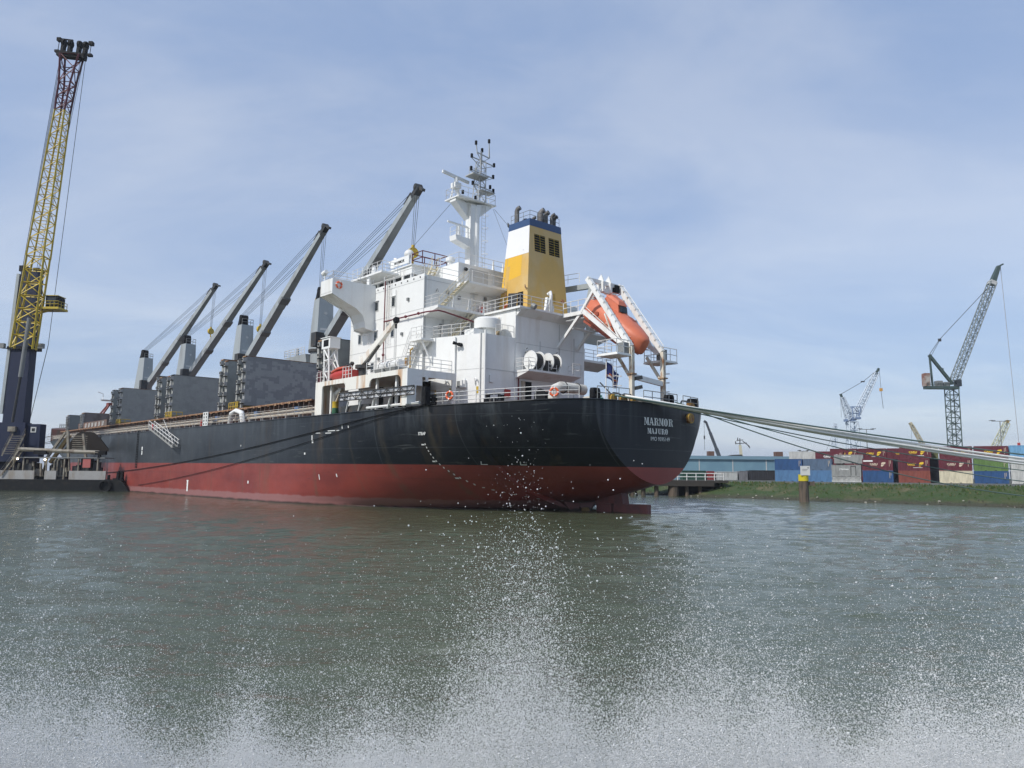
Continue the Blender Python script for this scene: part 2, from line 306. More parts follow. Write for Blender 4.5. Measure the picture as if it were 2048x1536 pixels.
# ------------------------------------------------------------------ water
def water_mat():
    m = bpy.data.materials.new('harbour water'); m.use_nodes = True; t = m.node_tree; N = t.nodes; L = t.links; b = N['Principled BSDF']
    b.inputs['Base Color'].default_value = (0.062, 0.066, 0.042, 1); b.inputs['Roughness'].default_value = 0.06; b.inputs['IOR'].default_value = 1.33
    tcn = N.new('ShaderNodeTexCoord')
    def nz(sc_, st, det, rough=0.55, rot=0.0):
        mp = N.new('ShaderNodeMapping'); mp.inputs['Scale'].default_value = st; mp.inputs['Rotation'].default_value = (0, 0, rot); L.new(tcn.outputs['Object'], mp.inputs[0])
        q = N.new('ShaderNodeTexNoise'); q.inputs['Scale'].default_value = sc_; q.inputs['Detail'].default_value = det; q.inputs['Roughness'].default_value = rough; q.inputs['Distortion'].default_value = 0.4; L.new(mp.outputs[0], q.inputs['Vector']); return q.outputs[0]
    a = nz(4.2, (0.4, 1.15, 1), 7, 0.64, 0.1); c = nz(1.9, (0.4, 1.0, 1), 5, 0.6, -0.06)
    s = N.new('ShaderNodeMath'); s.operation = 'MULTIPLY_ADD'; L.new(c, s.inputs[0]); s.inputs[1].default_value = 0.9; L.new(a, s.inputs[2])
    bp = N.new('ShaderNodeBump'); bp.inputs['Strength'].default_value = 1.0; bp.inputs['Distance'].default_value = 0.055; L.new(s.outputs[0], bp.inputs['Height']); L.new(bp.outputs[0], b.inputs['Normal'])
    g = nz(0.03, (1, 1.6, 1), 4); mr = N.new('ShaderNodeMapRange'); mr.inputs[1].default_value = 0.35; mr.inputs[2].default_value = 0.7; L.new(g, mr.inputs[0])
    mx = N.new('ShaderNodeMix'); mx.data_type = 'RGBA'; L.new(mr.outputs[0], mx.inputs[0]); mx.inputs[6].default_value = (0.068, 0.084, 0.048, 1); mx.inputs[7].default_value = (0.084, 0.100, 0.060, 1); L.new(mx.outputs[2], b.inputs['Base Color'])
    return m
def build_water():
    rr = [0.6]
    while rr[-1] < 110: rr.append(rr[-1]*1.0085+0.003)
    while rr[-1] < 250: rr.append(rr[-1]*1.02)
    while rr[-1] < 5500: rr.append(rr[-1]*1.07)
    r = np.array(rr); a = np.concatenate([np.linspace(-52, 52, 480), np.linspace(54, 306, 90)]); a = np.radians(a)
    A, Rr = np.meshgrid(a, r); X = np.sin(A)*Rr; Y = np.cos(A)*Rr; Z = np.zeros_like(X); rs = np.random.RandomState(3)
    for i in range(40):
        wl = 0.5*10**(rs.rand()*0.72); th = R(88)+rs.randn()*(0.42 if wl < 1.4 else 0.26); k = 2*math.pi/wl; amp = 0.0036*wl*(0.5+rs.rand())
        fade = np.clip((wl*75-Rr)/(wl*40), 0, 1)
        ph = k*(X*math.cos(th)+Y*math.sin(th))+rs.rand()*6.28; mod = 0.75+0.45*np.sin(0.31*X+0.19*Y+i*1.7)*np.sin(.13*Y-.09*X+i)
        Z += amp*fade*mod*(np.sin(ph)+.3*np.sin(2*ph+.5))
    nr, na = X.shape; idx = np.arange(nr*na).reshape(nr, na); nx = np.roll(idx, -1, 1)
    q = np.stack([idx[:-1], idx[1:], nx[1:], nx[:-1]], -1).reshape(-1, 4)
    vs = np.stack([X, Y, Z], -1).reshape(-1, 3); vs = np.vstack([vs, [[0, 0, 0]]]); c = len(vs)-1
    me = bpy.data.meshes.new('water'); me.from_pydata(vs.tolist(), [], q.tolist()+[(c, int(idx[0][i]), int(nx[0][i])) for i in range(na)])
    me.materials.append(water_mat()); me.shade_smooth(); o = bpy.data.objects.new('water', me); col.objects.link(o); o['kind'] = 'structure'
build_water()

# ------------------------------------------------------------------ cargo ship
FR = MS
ship = thing('cargo_ship', 'big bulk carrier with black and red hull, white deckhouse and yellow funnel', 'cargo ship', (0, 0, 0))

def hull_mat():
    m = bpy.data.materials.new('hull paint'); m.use_nodes = True; t = m.node_tree; N = t.nodes; L = t.links; b = N['Principled BSDF']; b.inputs['Specular IOR Level'].default_value = 0.36
    tcn = N.new('ShaderNodeTexCoord'); P = tcn.outputs['Object']; sp = N.new('ShaderNodeSeparateXYZ'); L.new(P, sp.inputs[0])
    def mr(src, lo, hi, a=0.0, c=1.0):
        q = N.new('ShaderNodeMapRange'); q.inputs[1].default_value = lo; q.inputs[2].default_value = hi; q.inputs[3].default_value = a; q.inputs[4].default_value = c; L.new(src, q.inputs[0]); return q.outputs[0]
    def nz(scale, st, det=5, rough=0.55, dist=0.0):
        mp = N.new('ShaderNodeMapping'); mp.inputs['Scale'].default_value = st; L.new(P, mp.inputs[0]); q = N.new('ShaderNodeTexNoise'); q.inputs['Scale'].default_value = scale; q.inputs['Detail'].default_value = det; q.inputs['Roughness'].default_value = rough; q.inputs['Distortion'].default_value = dist; L.new(mp.outputs[0], q.inputs['Vector']); return q.outputs[0]
    def mix(f, a, c):
        q = N.new('ShaderNodeMix'); q.data_type = 'RGBA'
        if isinstance(f, float): q.inputs[0].default_value = f
        else: L.new(f, q.inputs[0])
        for k, s in ((6, a), (7, c)):
            if isinstance(s, tuple): q.inputs[k].default_value = (*s, 1)
            else: L.new(s, q.inputs[k])
        return q.outputs[2]
    def mul(a, c):
        q = N.new('ShaderNodeMath'); q.operation = 'MULTIPLY'; L.new(a, q.inputs[0])
        if isinstance(c, float): q.inputs[1].default_value = c
        else: L.new(c, q.inputs[1])
        return q.outputs[0]
    X, Z = sp.outputs[0], sp.outputs[2]
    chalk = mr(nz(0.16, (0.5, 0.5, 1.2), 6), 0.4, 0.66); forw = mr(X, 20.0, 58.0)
    blk = mix(mul(forw, mr(nz(0.1, (0.5, 1, 1.4), 4), 0.3, 0.6, 0.35, 1.0)), (0.0045, 0.0075, 0.0125), (0.046, 0.056, 0.066))  # paler forward: faded paint, plus sun and grazing reflection put into the colour
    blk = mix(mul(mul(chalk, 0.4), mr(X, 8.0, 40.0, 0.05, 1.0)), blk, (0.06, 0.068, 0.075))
    # runs of pale salt and dirt below the deck edge, fading downward
    runs = mul(mr(nz(1.1, (1, 1, 0.035), 5, 0.6), 0.5, 0.7), mr(Z, 5.4, 8.6)); blk = mix(mul(runs, 0.55), blk, (0.09, 0.105, 0.115))
    rusty = mul(mr(nz(0.42, (1, 1, 0.02), 3, 0.5), 0.60, 0.68), mr(nz(0.8, (1, 1, 0.3), 3), 0.4, 0.7)); blk = mix(mul(rusty, 0.42), blk, (0.10, 0.065, 0.03))
    scuff = mr(nz(0.5, (0.5, 0.5, 5.0), 6, 0.7, 0.6), 0.6, 0.68); blk = mix(mul(scuff, 0.4), blk, (0.12, 0.13, 0.13))
    red = mix(mr(nz(0.22, (0.6, 0.6, 1.5), 6, 0.6), 0.38, 0.66), (0.265, 0.052, 0.040), (0.175, 0.036, 0.032))
    red = mix(mul(mr(nz(0.35, (0.35, 0.35, 3.0), 6, 0.7, 0.8), 0.66, 0.7), 0.8), red, (0.05, 0.026, 0.026))
    red = mix(mul(rusty, 0.6), red, (0.13, 0.075, 0.045))
    # long brown runs below single scuppers, each at its own frame
    wob = nz(0.5, (0.4, 0.4, 1.2), 4); tot = None
    for x0, w in ((29.3, .42), (17.6, .55), (22.4, .25), (45.6, .3), (41.5, .22), (55.0, .2), (11.9, .4), (70.2, .25)):
        q = N.new('ShaderNodeMath'); q.operation = 'SUBTRACT'; L.new(X, q.inputs[0]); q.inputs[1].default_value = x0+0.5
        q2 = N.new('ShaderNodeMath'); q2.operation = 'ADD'; L.new(q.outputs[0], q2.inputs[0]); L.new(wob, q2.inputs[1])
        q3 = N.new('ShaderNodeMath'); q3.operation = 'ABSOLUTE'; L.new(q2.outputs[0], q3.inputs[0]); f = mr(q3.outputs[0], w, w*.35)
        if tot is None: tot = f
        else: q4 = N.new('ShaderNodeMath'); q4.operation = 'MAXIMUM'; L.new(tot, q4.inputs[0]); L.new(f, q4.inputs[1]); tot = q4.outputs[0]
    runm = mul(tot, mr(nz(1.2, (1.5, 1.5, .1), 5), .35, .6)); blk = mix(mul(runm, 0.3), blk, (.085, .07, .045)); red = mix(mul(runm, 0.45), red, (.12, .085, .055))
    scr = mr(nz(0.42, (.16, .16, 2.2), 7, .75, .5), .60, .64); scm = mul(scr, mul(mr(X, 12, 17), mr(X, 34, 27))); red = mix(mul(scm, mr(Z, 1.2, 1.9)), red, (.035, .022, .024))
    lines = mr(nz(0.7, (.05, .05, 5.0), 5, .6), .6, .66); blk = mix(mul(lines, .3), blk, (.02, .022, .026)); red = mix(mul(lines, .25), red, (.13, .035, .032))
    plate = N.new('ShaderNodeMath'); plate.operation = 'PINGPONG'; L.new(X, plate.inputs[0]); plate.inputs[1].default_value = 4.6; pz = N.new('ShaderNodeMath'); pz.operation = 'PINGPONG'; L.new(Z, pz.inputs[0]); pz.inputs[1].default_value = 1.28
    sm = N.new('ShaderNodeMath'); sm.operation = 'MAXIMUM'; L.new(mr(plate.outputs[0], .06, .02), sm.inputs[0]); L.new(mr(pz.outputs[0], .035, .01), sm.inputs[1]); blk = mix(mul(sm.outputs[0], .35), blk, (.075, .085, .095)); red = mix(mul(sm.outputs[0], .3), red, (.14, .04, .035))
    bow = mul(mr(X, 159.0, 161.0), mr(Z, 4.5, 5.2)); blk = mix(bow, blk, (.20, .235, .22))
    zz = N.new('ShaderNodeMath'); zz.operation = 'MULTIPLY_ADD'; L.new(nz(0.6, (1, 1, 1), 4), zz.inputs[0]); zz.inputs[1].default_value = 0.5; L.new(Z, zz.inputs[2])
    zw = N.new('ShaderNodeMath'); zw.operation = 'MULTIPLY_ADD'; L.new(X, zw.inputs[0]); zw.inputs[1].default_value = 0.00785; L.new(zz.outputs[0], zw.inputs[2])   # height above the water along the trimmed hull
    foul = mr(zw.outputs[0], 1.15, 1.02); red = mix(foul, red, (0.27, 0.125, 0.12)); wet = mr(zw.outputs[0], 0.5, 0.3); red = mix(wet, red, (0.05, 0.032, 0.026))
    colr = mix(mr(Z, 3.70, 3.72), red, blk)
    # weld seams: faint plate lines
    L.new(colr, b.inputs['Base Color']); rg = mr(nz(0.3, (1, 1, 1), 4), 0.3, 0.7, 0.34, 0.55); L.new(rg, b.inputs['Roughness'])
    bp = N.new('ShaderNodeBump'); bp.inputs['Strength'].default_value = 0.35; bp.inputs['Distance'].default_value = 0.12; L.new(nz(0.45, (1, 1, 0.8), 3), bp.inputs['Height']); L.new(bp.outputs[0], b.inputs['Normal'])
    return m
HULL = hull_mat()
def lerp_tab(tab, x):
    if x <= tab[0][0]: return tab[0][1]
    for (a, b), (c, d) in zip(tab, tab[1:]):
        if x <= c: return b+(d-b)*(x-a)/(c-a)
    return tab[-1][1]
YD = [(0, 6.8), (.5, 7.7), (1.5, 9), (3, 10.3), (6, 11.9), (9, 13.0), (12, 14), (15, 14.6), (20, 15), (138, 15), (146, 14.5), (154, 14.2), (160, 12.9), (165, 11.0), (170, 8.0), (174, 4.8), (177, 1.5), (178, 0.15)]
YW = [(8.05, .35), (9, 1.7), (10, 3.2), (12, 5.6), (15, 8.2), (20, 10.7), (25, 12.6), (30, 14.1), (36, 15), (128, 15), (140, 12.4), (150, 8.6), (160, 4.6), (167, 1.6), (170, .3), (178, .1)]
ZD = [(0, 8.82), (2, 8.72), (5.4, 8.57), (10, 8.46), (16, 8.38), (22, 8.33), (155, 8.33), (156, 11.2), (178, 12.6)]
ZB = [(0, 2.35), (1.1, 2.0), (2.2, 1.75), (3, 1.55), (4.2, 1.25), (5.8, .8), (8, .55)]
hx = [0, .15, .5, 1, 1.5, 2.2, 3, 4.2, 5.4, 6.6, 7.9, 8.05, 9, 10, 11, 12, 13.5, 15, 17, 20, 22.5, 25, 27.5, 30, 33, 36]+list(range(42, 154, 8))+[154, 155, 156, 158, 160, 163, 165, 168, 170, 172, 174, 176, 177, 178]
NT = 26
def tr_x(y): return 0.1-0.8*(1-min(1, (y/6.9)**2))
def sect(X):
    yd, zd = lerp_tab(YD, X), lerp_tab(ZD, X); rows = []
    for j in range(NT+1):
        t = j/NT
        if X < 8:
            t2 = t**1.5; zb = lerp_tab(ZB, X); y = yd*(1-(1-t2)**1.73)**0.55; z = zb+(zd-zb)*t2
        else:
            z = -1.6+(zd+1.6)*t; yw = lerp_tab(YW, X)
            if z <= 0: y = yw
            else:
                g = z/zd; e = 1.0 if X > 100 else 0.72; p = 1.15 if X > 100 else 2.1
                y = yw+(yd-yw)*((1-(1-min(1, g))**p)**e)
        rows.append((y, z))
    return rows
hb = MB(); S = [sect(X) for X in hx]
for g in (1, -1):
    vs = [(tr_x(y) if i == 0 else X, g*y, z) for i, (X, s) in enumerate(zip(hx, S)) for (y, z) in s]
    k = NT+1; fs = [(i*k+j, (i+1)*k+j, (i+1)*k+j+1, i*k+j+1) for i in range(len(hx)-1) for j in range(NT)]
    hb.add(vs, [f[::-1] for f in fs] if g > 0 else fs)
i8 = hx.index(8.05); s = S[i8]
hb.add([(8.05, y, z) for y, z in s[:5]]+[(8.05, -y, z) for y, z in s[:5]], [(j, j+1, j+6, j+5) for j in range(4)])
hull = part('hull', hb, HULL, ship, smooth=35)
tb = MB(); K = 14; rows = S[0]
tb.add([(tr_x(y*c/K), y*c/K, z) for y, z in rows for c in range(-K, K+1)], [(j*(2*K+1)+c, j*(2*K+1)+c+1, (j+1)*(2*K+1)+c+1, (j+1)*(2*K+1)+c) for j in range(NT) for c in range(2*K)])
part('transom', tb, HULL, ship, smooth=True)
db = MB()
dl = [(tr_x(6.8) if i == 0 else X, S[i][-1][0]-0.02, S[i][-1][1]-0.12) for i, X in enumerate(hx)]
db.add([p for d in dl for p in (d, (d[0], -d[1], d[2]))], [(2*i, 2*i+2, 2*i+3, 2*i+1) for i in range(len(dl)-1)])
part('main_deck', db, DECKM, ship)
gb = MB()
for g in (1, -1): gb.tube([(p[0], g*(p[1]+0.02), p[2]+0.1) for p in dl if p[0] < 154], 0.07, 6)
gb.tube([(tr_x(6.8*c/8), 6.8*c/8, 8.8) for c in range(-8, 9)], 0.07, 6)
part('deck_edge', gb, HULL, ship)
# lettering on the transom and hull marks
tx = -0.76
mb = slab_mb('MARMOR', 3.76, 0.60, (tx, 1.9, 7.06), (0, -1, 0), (0, 0, 1), (0, 0, 0)); mb2 = slab_mb('MAJURO', 2.68, 0.44, (tx, 1.48, 6.38), (0, -1, 0), (0, 0, 1), (0, 0, 0))
mb3 = text_mb('IMO 9595149', 0.31, (tx, -0.15, 5.84), (0, -1, 0), (0, 0, 1), bold=0.0, xs=1.0)
mb.add(mb2.v, mb2.f); mb.add(mb3.v, mb3.f); part('ship_lettering', mb, LETTER, ship)
def hull_y(X, Z):
    i = max(k for k in range(len(hx)) if hx[k] <= X); i = min(i, len(hx)-2); t = (X-hx[i])/(hx[i+1]-hx[i])
    f = lambda s: lerp_tab([(z, y) for y, z in s], Z)
    return f(S[i])*(1-t)+f(S[i+1])*t
mk_b = MB()
def mark(X, Z, w, h, sk=0.0):
    pts = [(X+w/2, Z), (X-w/2, Z), (X-w/2-sk, Z+h), (X+w/2-sk, Z+h)]
    mk_b.add([(x, hull_y(x, z)+0.025, z) for x, z in pts], [(0, 1, 2, 3)])
for i in range(13):                       # draught figures stepping down the quarter
    z = 5.3-0.27*i; x = 12.6-0.012*i*i
    mark(x, z, 0.09, 0.13)
    if i % 5 == 0: mark(x+0.25, z-0.02, 0.3, 0.1)
for i in range(8): mark(10.5-0.45*i, 1.85-0.18*i, 0.18, 0.05)
for x in (5.9, 8.7): mark(x, 3.75, 0.5, 0.05); mark(x+0.2, 3.8, 0.06, 0.22, 0.15)
for x, z, w, h in ((29.4, 5.9, .16, .55), (29.3, 5.7, .3, .25), (83.6, 5.6, .5, .5), (83.6, 4.9, .4, .6), (63.2, .1, .5, 1.3), (63.2, 1.4, .7, .14), (46.5, 5.6, .14, .2), (28.5, 2.2, .12, .5), (25.6, 2.5, .16, .3), (28.2, 6.6, .9, .06), (25.6, 6.75, 1.4, .07), (26.2, 6.55, 1.1, .07), (23.6, 6.9, .12, .35), (22.5, 6.95, .12, .2), (24.4, 6.75, .5, .06), (44, 1.5, .3, .3), (30.9, 4.6, .25, .2)): mark(x, z, w, h)
part('hull_mark', mk_b, LETTER, ship)
tm = text_mb('STEAP', 0.24, (12.6, hull_y(12.6, 6.2)+0.03, 6.1), (-1, -0.2, 0), (0, 0.12, 1), bold=0.03, xs=0.85); part('hull_mark', tm, LETTER, ship)
for x in (86.0, 108.0):                       # pilot ladder marks
    b = MB()
    for i in range(15): b.box(x-0.35, x+0.35, 15.02, 15.08, 3.0+i*0.38, 3.16+i*0.38)
    for g in (-.35, .35): b.tube([(x+g, 15.06, 2.9), (x+g, 15.06, 8.6)], 0.03)
    part('rope_ladder', b, BLACK, ship)
# stern gear under the counter
RUD = mat('rudder red', (0.16, 0.05, 0.05), 0.55, c2=(0.1, 0.04, 0.045), scale=1.5, fine=0.12)
b = MB(); b.prism([(5.75, .95), (2.9, 1.75), (2.75, 1.0), (2.7, .68), (5.75, .68)], 1, -0.42, 0.42); b.prism([(5.75, .66), (4.1, .66), (4.0, -1.5), (5.6, -1.5)], 1, -0.3, 0.3); part('rudder_horn', b, RUD, ship)
b = MB(); b.prism([(3.85, .66), (.3, .72), (.3, -1.5), (3.85, -1.5)], 1, -0.24, 0.24); part('rudder', b, RUD, ship)
b = MB(); b.cyl((7.4, 0, -2.3), (6.6, 0, -2.3), 0.4, 10)
for i in range(4):
    t = R(8+90*i); d = V((0, math.sin(t), math.cos(t))); e = V((0.5, math.cos(t)*0.7, -math.sin(t)*0.7)); c = V((7.0, 0, -2.3))
    for lo, hi, w0, w1 in ((0.3, 1.6, 0.4, 0.75), (1.6, 2.55, 0.75, 0.3)): b.hexa([c+d*lo-e*w0-V((.03, 0, 0)), c+d*hi-e*w1-V((.03, 0, 0)), c+d*hi+e*w1-V((.03, 0, 0)), c+d*lo+e*w0-V((.03, 0, 0))], [c+d*lo-e*w0+V((.03, 0, 0)), c+d*hi-e*w1+V((.03, 0, 0)), c+d*hi+e*w1+V((.03, 0, 0)), c+d*lo+e*w0+V((.03, 0, 0))])
part('propeller', b, mat('bronze', (0.2, 0.13, 0.06), 0.4, 0.8), ship)

# ---------------------------------------------------------------- deckhouse
b = MB(); b.box(18, 31.2, -10.2, 10.2, 8.2, 20.95)
for g in (1, -1):
    for x0, x1 in ((18, 31.2),): b.box(x0, x1, g*10.2-0.06 if g > 0 else g*10.2, g*10.2 if g > 0 else g*10.2+0.06, 20.9, 21.3)
b.box(18, 18.06, -10.14, 10.14, 20.95, 21.2); b.box(31.14, 31.2, -10.14, 10.14, 20.95, 21.4)
house = part('deckhouse', b, WHITE, ship)
b = MB()
for z in (11.95, 14.98, 18.0, 20.75): b.box(18.0, 31.2, 10.2, 10.215, z, z+0.045); b.box(17.985, 18, -10, 10.2, z, z+0.045)
b.box(17.94, 18.0, 10.0, 10.24, 8.4, 21); part('weld_seam', b, SEAM, house)
b = MB()
for i in range(11): b.box(18.6+i*1.05, 18.72+i*1.05, 10.205, 10.25, 20.98, 21.1)
part('scupper', b, BLACK, house)
for x, z in ((26.14, 19.4), (23.1, 19.4), (29.2, 19.4), (29.2, 16.4), (26.14, 16.4), (23.1, 16.4), (29.2, 13.4), (26.6, 13.3)):
    f = MB(); f.box(x-.32, x+.32, 10.2, 10.25, z-.5, z+.5); w = part('window', f, SEAM, house)
    f = MB(); f.box(x-.24, x+.24, 10.22, 10.262, z-.42, z+.42); part_o = mk('pane', f, GLASS, (0, 0, 0), False); part_o.parent = house
for y, z, x in ((4.4, 19.0, 18), (7.2, 12.7, 18)):
    f = MB(); f.box(17.95, 18, y-.4, y+.4, z-1.0, z+1.0); part('door', f, WHITE, house); f = MB(); f.tube([(17.9, y-.5, z+1.25), (17.9, y, z+1.25), (17.9, y+.5, z+1.2)], .03); part('door_hood', f, SEAM, house)
for y in (8.9, 9.5): f = MB(); f.tube([(17.95, y, 19.8 if y < 9 else 17.5), (17.75, y, 20 if y < 9 else 17.7), (17.6, y, 19.7 if y < 9 else 17.4)], .05, 5); part('lamp_bracket', f, MIDG, house)
# bridge wings with curved brackets
for g in (1, -1):
    b = MB(); poly = [(10.2, 21.55), (15, 21.55), (15, 20.05), (13.6, 19.45), (12.3, 18.95), (11.6, 18.4), (11.3, 17.7), (11.22, 17.1), (10.2, 16.9)]
    b.prism([(g*y, z) for y, z in poly], 0, 26.5, 26.62); b.prism([(g*y, z) for y, z in poly], 0, 28.75, 28.87)
    low = poly[2:]
    for (y0, z0), (y1, z1) in zip(low, low[1:]): b.hexa([(26.63, g*y0, z0+.16), (28.74, g*y0, z0+.16), (28.74, g*y1, z1+.16), (26.63, g*y1, z1+.16)], [(26.63, g*y0, z0+.22), (28.74, g*y0, z0+.22), (28.74, g*y1, z1+.22), (26.63, g*y1, z1+.22)])
    b.box(26.62, 28.75, g*15-(.1 if g > 0 else 0), g*15+(0 if g > 0 else .1), 20.05, 21.55); b.box(26.62, 28.75, min(g*10.2, g*14.9), max(g*10.2, g*14.9), 20.3, 20.4)
    b.bar((26.62, g*14.9, 20.2), (28.74, g*12.4, 19.2), .08, .3)
    w = part('bridge_wing', b, WHITE, ship)
    f = MB(); top = [(26.6, g*10.4, 21.55), (26.6, g*14.9, 21.55), (28.8, g*14.9, 21.55), (28.8, g*10.4, 21.55)]; f.rail(top, 0.75, 2, 1.6); part('railing', f, RAILW, w)
    f = MB(); f.cyl((28.3, g*14.9, 21.55), (28.3, g*14.9, 22.2), .06); f.cyl((28.55, g*14.9, 22.3), (28.0, g*14.9, 22.45), .28, 12, .22); part('searchlight', f, WHITE, w)
# wheelhouse, canopy, name board
b = MB(); b.box(23.1, 31.0, -8.2, 8.2, 20.96, 21.75); b.box(23.1, 31.0, -8.2, 8.2, 22.6, 23.45); b.box(22.95, 31.2, -8.35, 8.35, 23.45, 23.55)
for i in range(6):
    x = 23.1+i*1.55; b.box(x, x+.28, 8.0, 8.2, 21.75, 22.6); b.box(x, x+.28, -8.2, -8.0, 21.75, 22.6)
for i in range(10):
    y = -8.2+i*1.8; b.box(30.8, 31.0, y, y+.2, 21.75, 22.6); b.box(23.1, 23.3, y, y+.2, 21.75, 22.6)
wh = part('wheelhouse', b, WHITE, ship)
b = MB(); b.box(23.3, 30.8, -8.05, 8.05, 21.72, 22.62); part('window_band', b, GLASS, wh)
b = MB(); b.box(25.1, 31.1, 8.36, 10.45, 22.72, 22.9); b.box(30.75, 31.05, 9.9, 10.3, 21.3, 22.72); b.box(27.7, 28.2, 10.0, 10.25, 21.2, 22.72)
part('wing_canopy', b, WHITE, wh)
f = MB(); f.rail([(23.1, 8.3, 23.55), (31, 8.3, 23.55)], 1.0, 2); f.rail([(25.2, 10.3, 22.9), (31, 10.3, 22.9)], 1.05, 3, 1.0); f.rail([(25.2, 10.3, 22.9), (25.2, 8.5, 22.9)], 1.05, 3, 1.0); f.rail([(18.1, 10.15, 21.2), (25, 10.15, 21.2)], 1.0, 2, 1.7); f.rail([(18.1, 10.1, 21.2), (18.1, 6.2, 21.2)], 1.0, 2, 1.6); part('railing', f, RAILW, wh)
f = MB(); f.box(23.4, 26.8, 8.32, 8.4, 23.72, 24.5); nb = part('name_board', f, WHITE, wh)
f = text_mb('MARMOR', .3, (25.1, 8.425, 23.95), (-1, 0, 0), (0, 0, 1), bold=.02, xs=1.0); o = part('board_lettering', f, BLACK, wh)
f = MB(); f.cyl((24.6, 7.6, 23.5), (24.6, 7.6, 24.5), .12); f.ball((24.6, 7.6, 24.95), .5, 14); part('satellite_dome', f, WHITE, wh, smooth=True)
for x, z in ((26.9, 24.4), (26.0, 24.6), (25.2, 24.3)):
    f = MB(); f.tube([(x, 8.0, 23.55), (x, 8.0, z)], .04); f.cyl((x+.05, 8.1, z), (x+.3, 8.25, z+.05), .16, 8); part('floodlight', f, WHITE, wh)
f = MB(); f.rail([(22.2, 7.6, 23.55), (24.0, 7.6, 23.55), (24.0, 4.6, 23.55), (22.2, 4.6, 23.55), (22.2, 7.6, 23.55)], 1.3, 2, 1.2, .05); part('red_railing', f, PIPER, wh)
f = MB(); f.cyl((28.3, 9.4, 22.9), (28.3, 9.4, 24.2), .05); f.cyl((28.3, 9.4, 23.3), (28.3, 9.4, 24.0), .3, 8, .2); part('compass_repeater', f, WHITE, wh)
# after house carrying the mast
b = MB(); b.box(18.4, 23.05, -6, 6, 20.96, 23.25); ah = part('after_house', b, WHITE, ship)
f = MB(); pts = [(23, 5.9, 23.25), (18.5, 5.9, 23.25), (18.5, -5.9, 23.25)]; f.rail(pts, 1.05, 2, 1.5); part('railing', f, RAILW, ah)
for y in (1.4, .1, -1.3, -3.6): f = MB(); f.cyl((18.7, y, 23.25), (18.7, y, 24.3), .16, 8, .03); part('stanchion_bracket', f, WHITE, ah)
f = MB(); f.lathe((21.2, 4.9, 23.25), [(.3, 0), (.3, .75), (.48, .8), (.48, 1.15), (.2, 1.3)], 12); part('mushroom_vent', f, WHITE, ah, smooth=40)
f = MB(); f.lathe((18.9, -2.9, 23.25), [(.2, 0), (.2, .5), (.36, .7), (.3, 1.2), (.1, 1.4)], 12); part('antenna_dome', f, WHITE, ah, smooth=True)
f = MB(); f.stairs((23.4, 6.6, 21.1), (21.4, 6.6, 23.3), (0, 1, 0), .7, 8); part('stairs', f, STAIRC, ah)
f = MB(); f.box(18.36, 18.4, 2.3, 4.6, 21.4, 22.9); part('notice_frame', f, SEAM, ah)
f = MB(); f.cyl((18.35, 5.2, 22.7), (18.1, 5.25, 22.6), .17, 8); part('floodlight', f, DKGREY, ah)
# mast
b = MB(); b.bar((22.9, 1.0, 23.2), (22.9, 1.0, 31.2), .85, .85, up=(1, 0, 0)); b.cyl((22.55, .55, 23.2), (22.55, .55, 31.0), .3, 10)
for y0, y1, x in ((3.2, 1.3, 23.3), (-1.2, .7, 22.8)): b.hexa([(x-.5, y0, 31.3), (x+.5, y0, 31.3), (x+.4, y1, 29.7), (x-.4, y1, 29.7)], [(x-.5, y0, 31.75), (x+.5, y0, 31.75), (x+.4, y1, 31.3), (x-.4, y1, 31.3)])
b.prism([(22.0, -1.7), (24.4, -1.7), (24.6, 3.3), (22.2, 3.3)], 2, 31.6, 31.72)
mast = part('signal_mast', b, WHITE, ship)
f = MB(); f.rail([(22.1, -1.6, 31.72), (24.4, -1.6, 31.72), (24.5, 3.2, 31.72), (22.3, 3.2, 31.72), (22.1, -1.6, 31.72)], 1.1, 2, 1.2, .03); part('railing', f, RAILW, mast)
f = MB(); f.lattice((22.5, .35, 31.7), (22.4, .2, 36.2), 1.0, .75, 5, .06, .035); f.bar((22.4, .2, 36.0), (22.4, .2, 37.4), .16)
for z, a, c in ((33.4, 1.3, -1.6), (34.9, 1.6, -1.5), (36.3, 1.5, -1.6), (37.0, .7, -.9)): f.bar((22.4, a, z+.1), (22.4, c, z-.1), .09); f.bar((22.4, a, z), (22.4, .2, z-.8), .06); f.bar((22.4, c, z-.1), (22.4, .2, z-.9), .06)
f.box(21.7, 23.1, -.3, 1.8, 34.3, 34.42); f.box(21.9, 23.0, -1.4, .4, 32.9, 32.98); f.bar((22.4, -.9, 36.9), (22.4, -.85, 38.8), .14, .14, w2=.05, h2=.05); f.bar((22.4, .75, 36.9), (22.4, .95, 38.1), .08); f.rail([(22.4, .3, 34.4), (22.4, 1.8, 34.4)], .8, 2, .7, .03)
part('lattice_topmast', f, mat('mast grey', (0.42, 0.43, 0.42), .5), mast)
f = MB()
for y, z in ((1.3, 33.55), (-1.55, 33.4), (1.55, 35.1), (-1.5, 34.95), (1.5, 36.5), (-1.6, 36.3), (.1, 37.5), (.95, 38.1), (-.85, 38.8), (-1.1, 33.7), (2.6, 32.2), (.9, 32.0)): f.cyl((22.4, y, z-.18), (22.4, y, z+.22), .14, 8)
part('navigation_light', f, BLACK, mast)
f = MB(); f.bar((23.6, 4.4, 34.35), (23.6, .9, 34.0), .22, .3); f.cyl((23.6, 2.6, 33.2), (23.6, 2.6, 34.1), .3, 10, .2); f.box(23.2, 24.0, 2.2, 3.0, 32.9, 33.5); f.bar((23.6, 2.6, 33), (23.4, 2.0, 31.7), .3); f.bar((23.6, 2.9, 33), (23.6, 3.3, 31.6), .12); part('radar_scanner', f, WHITE, mast)
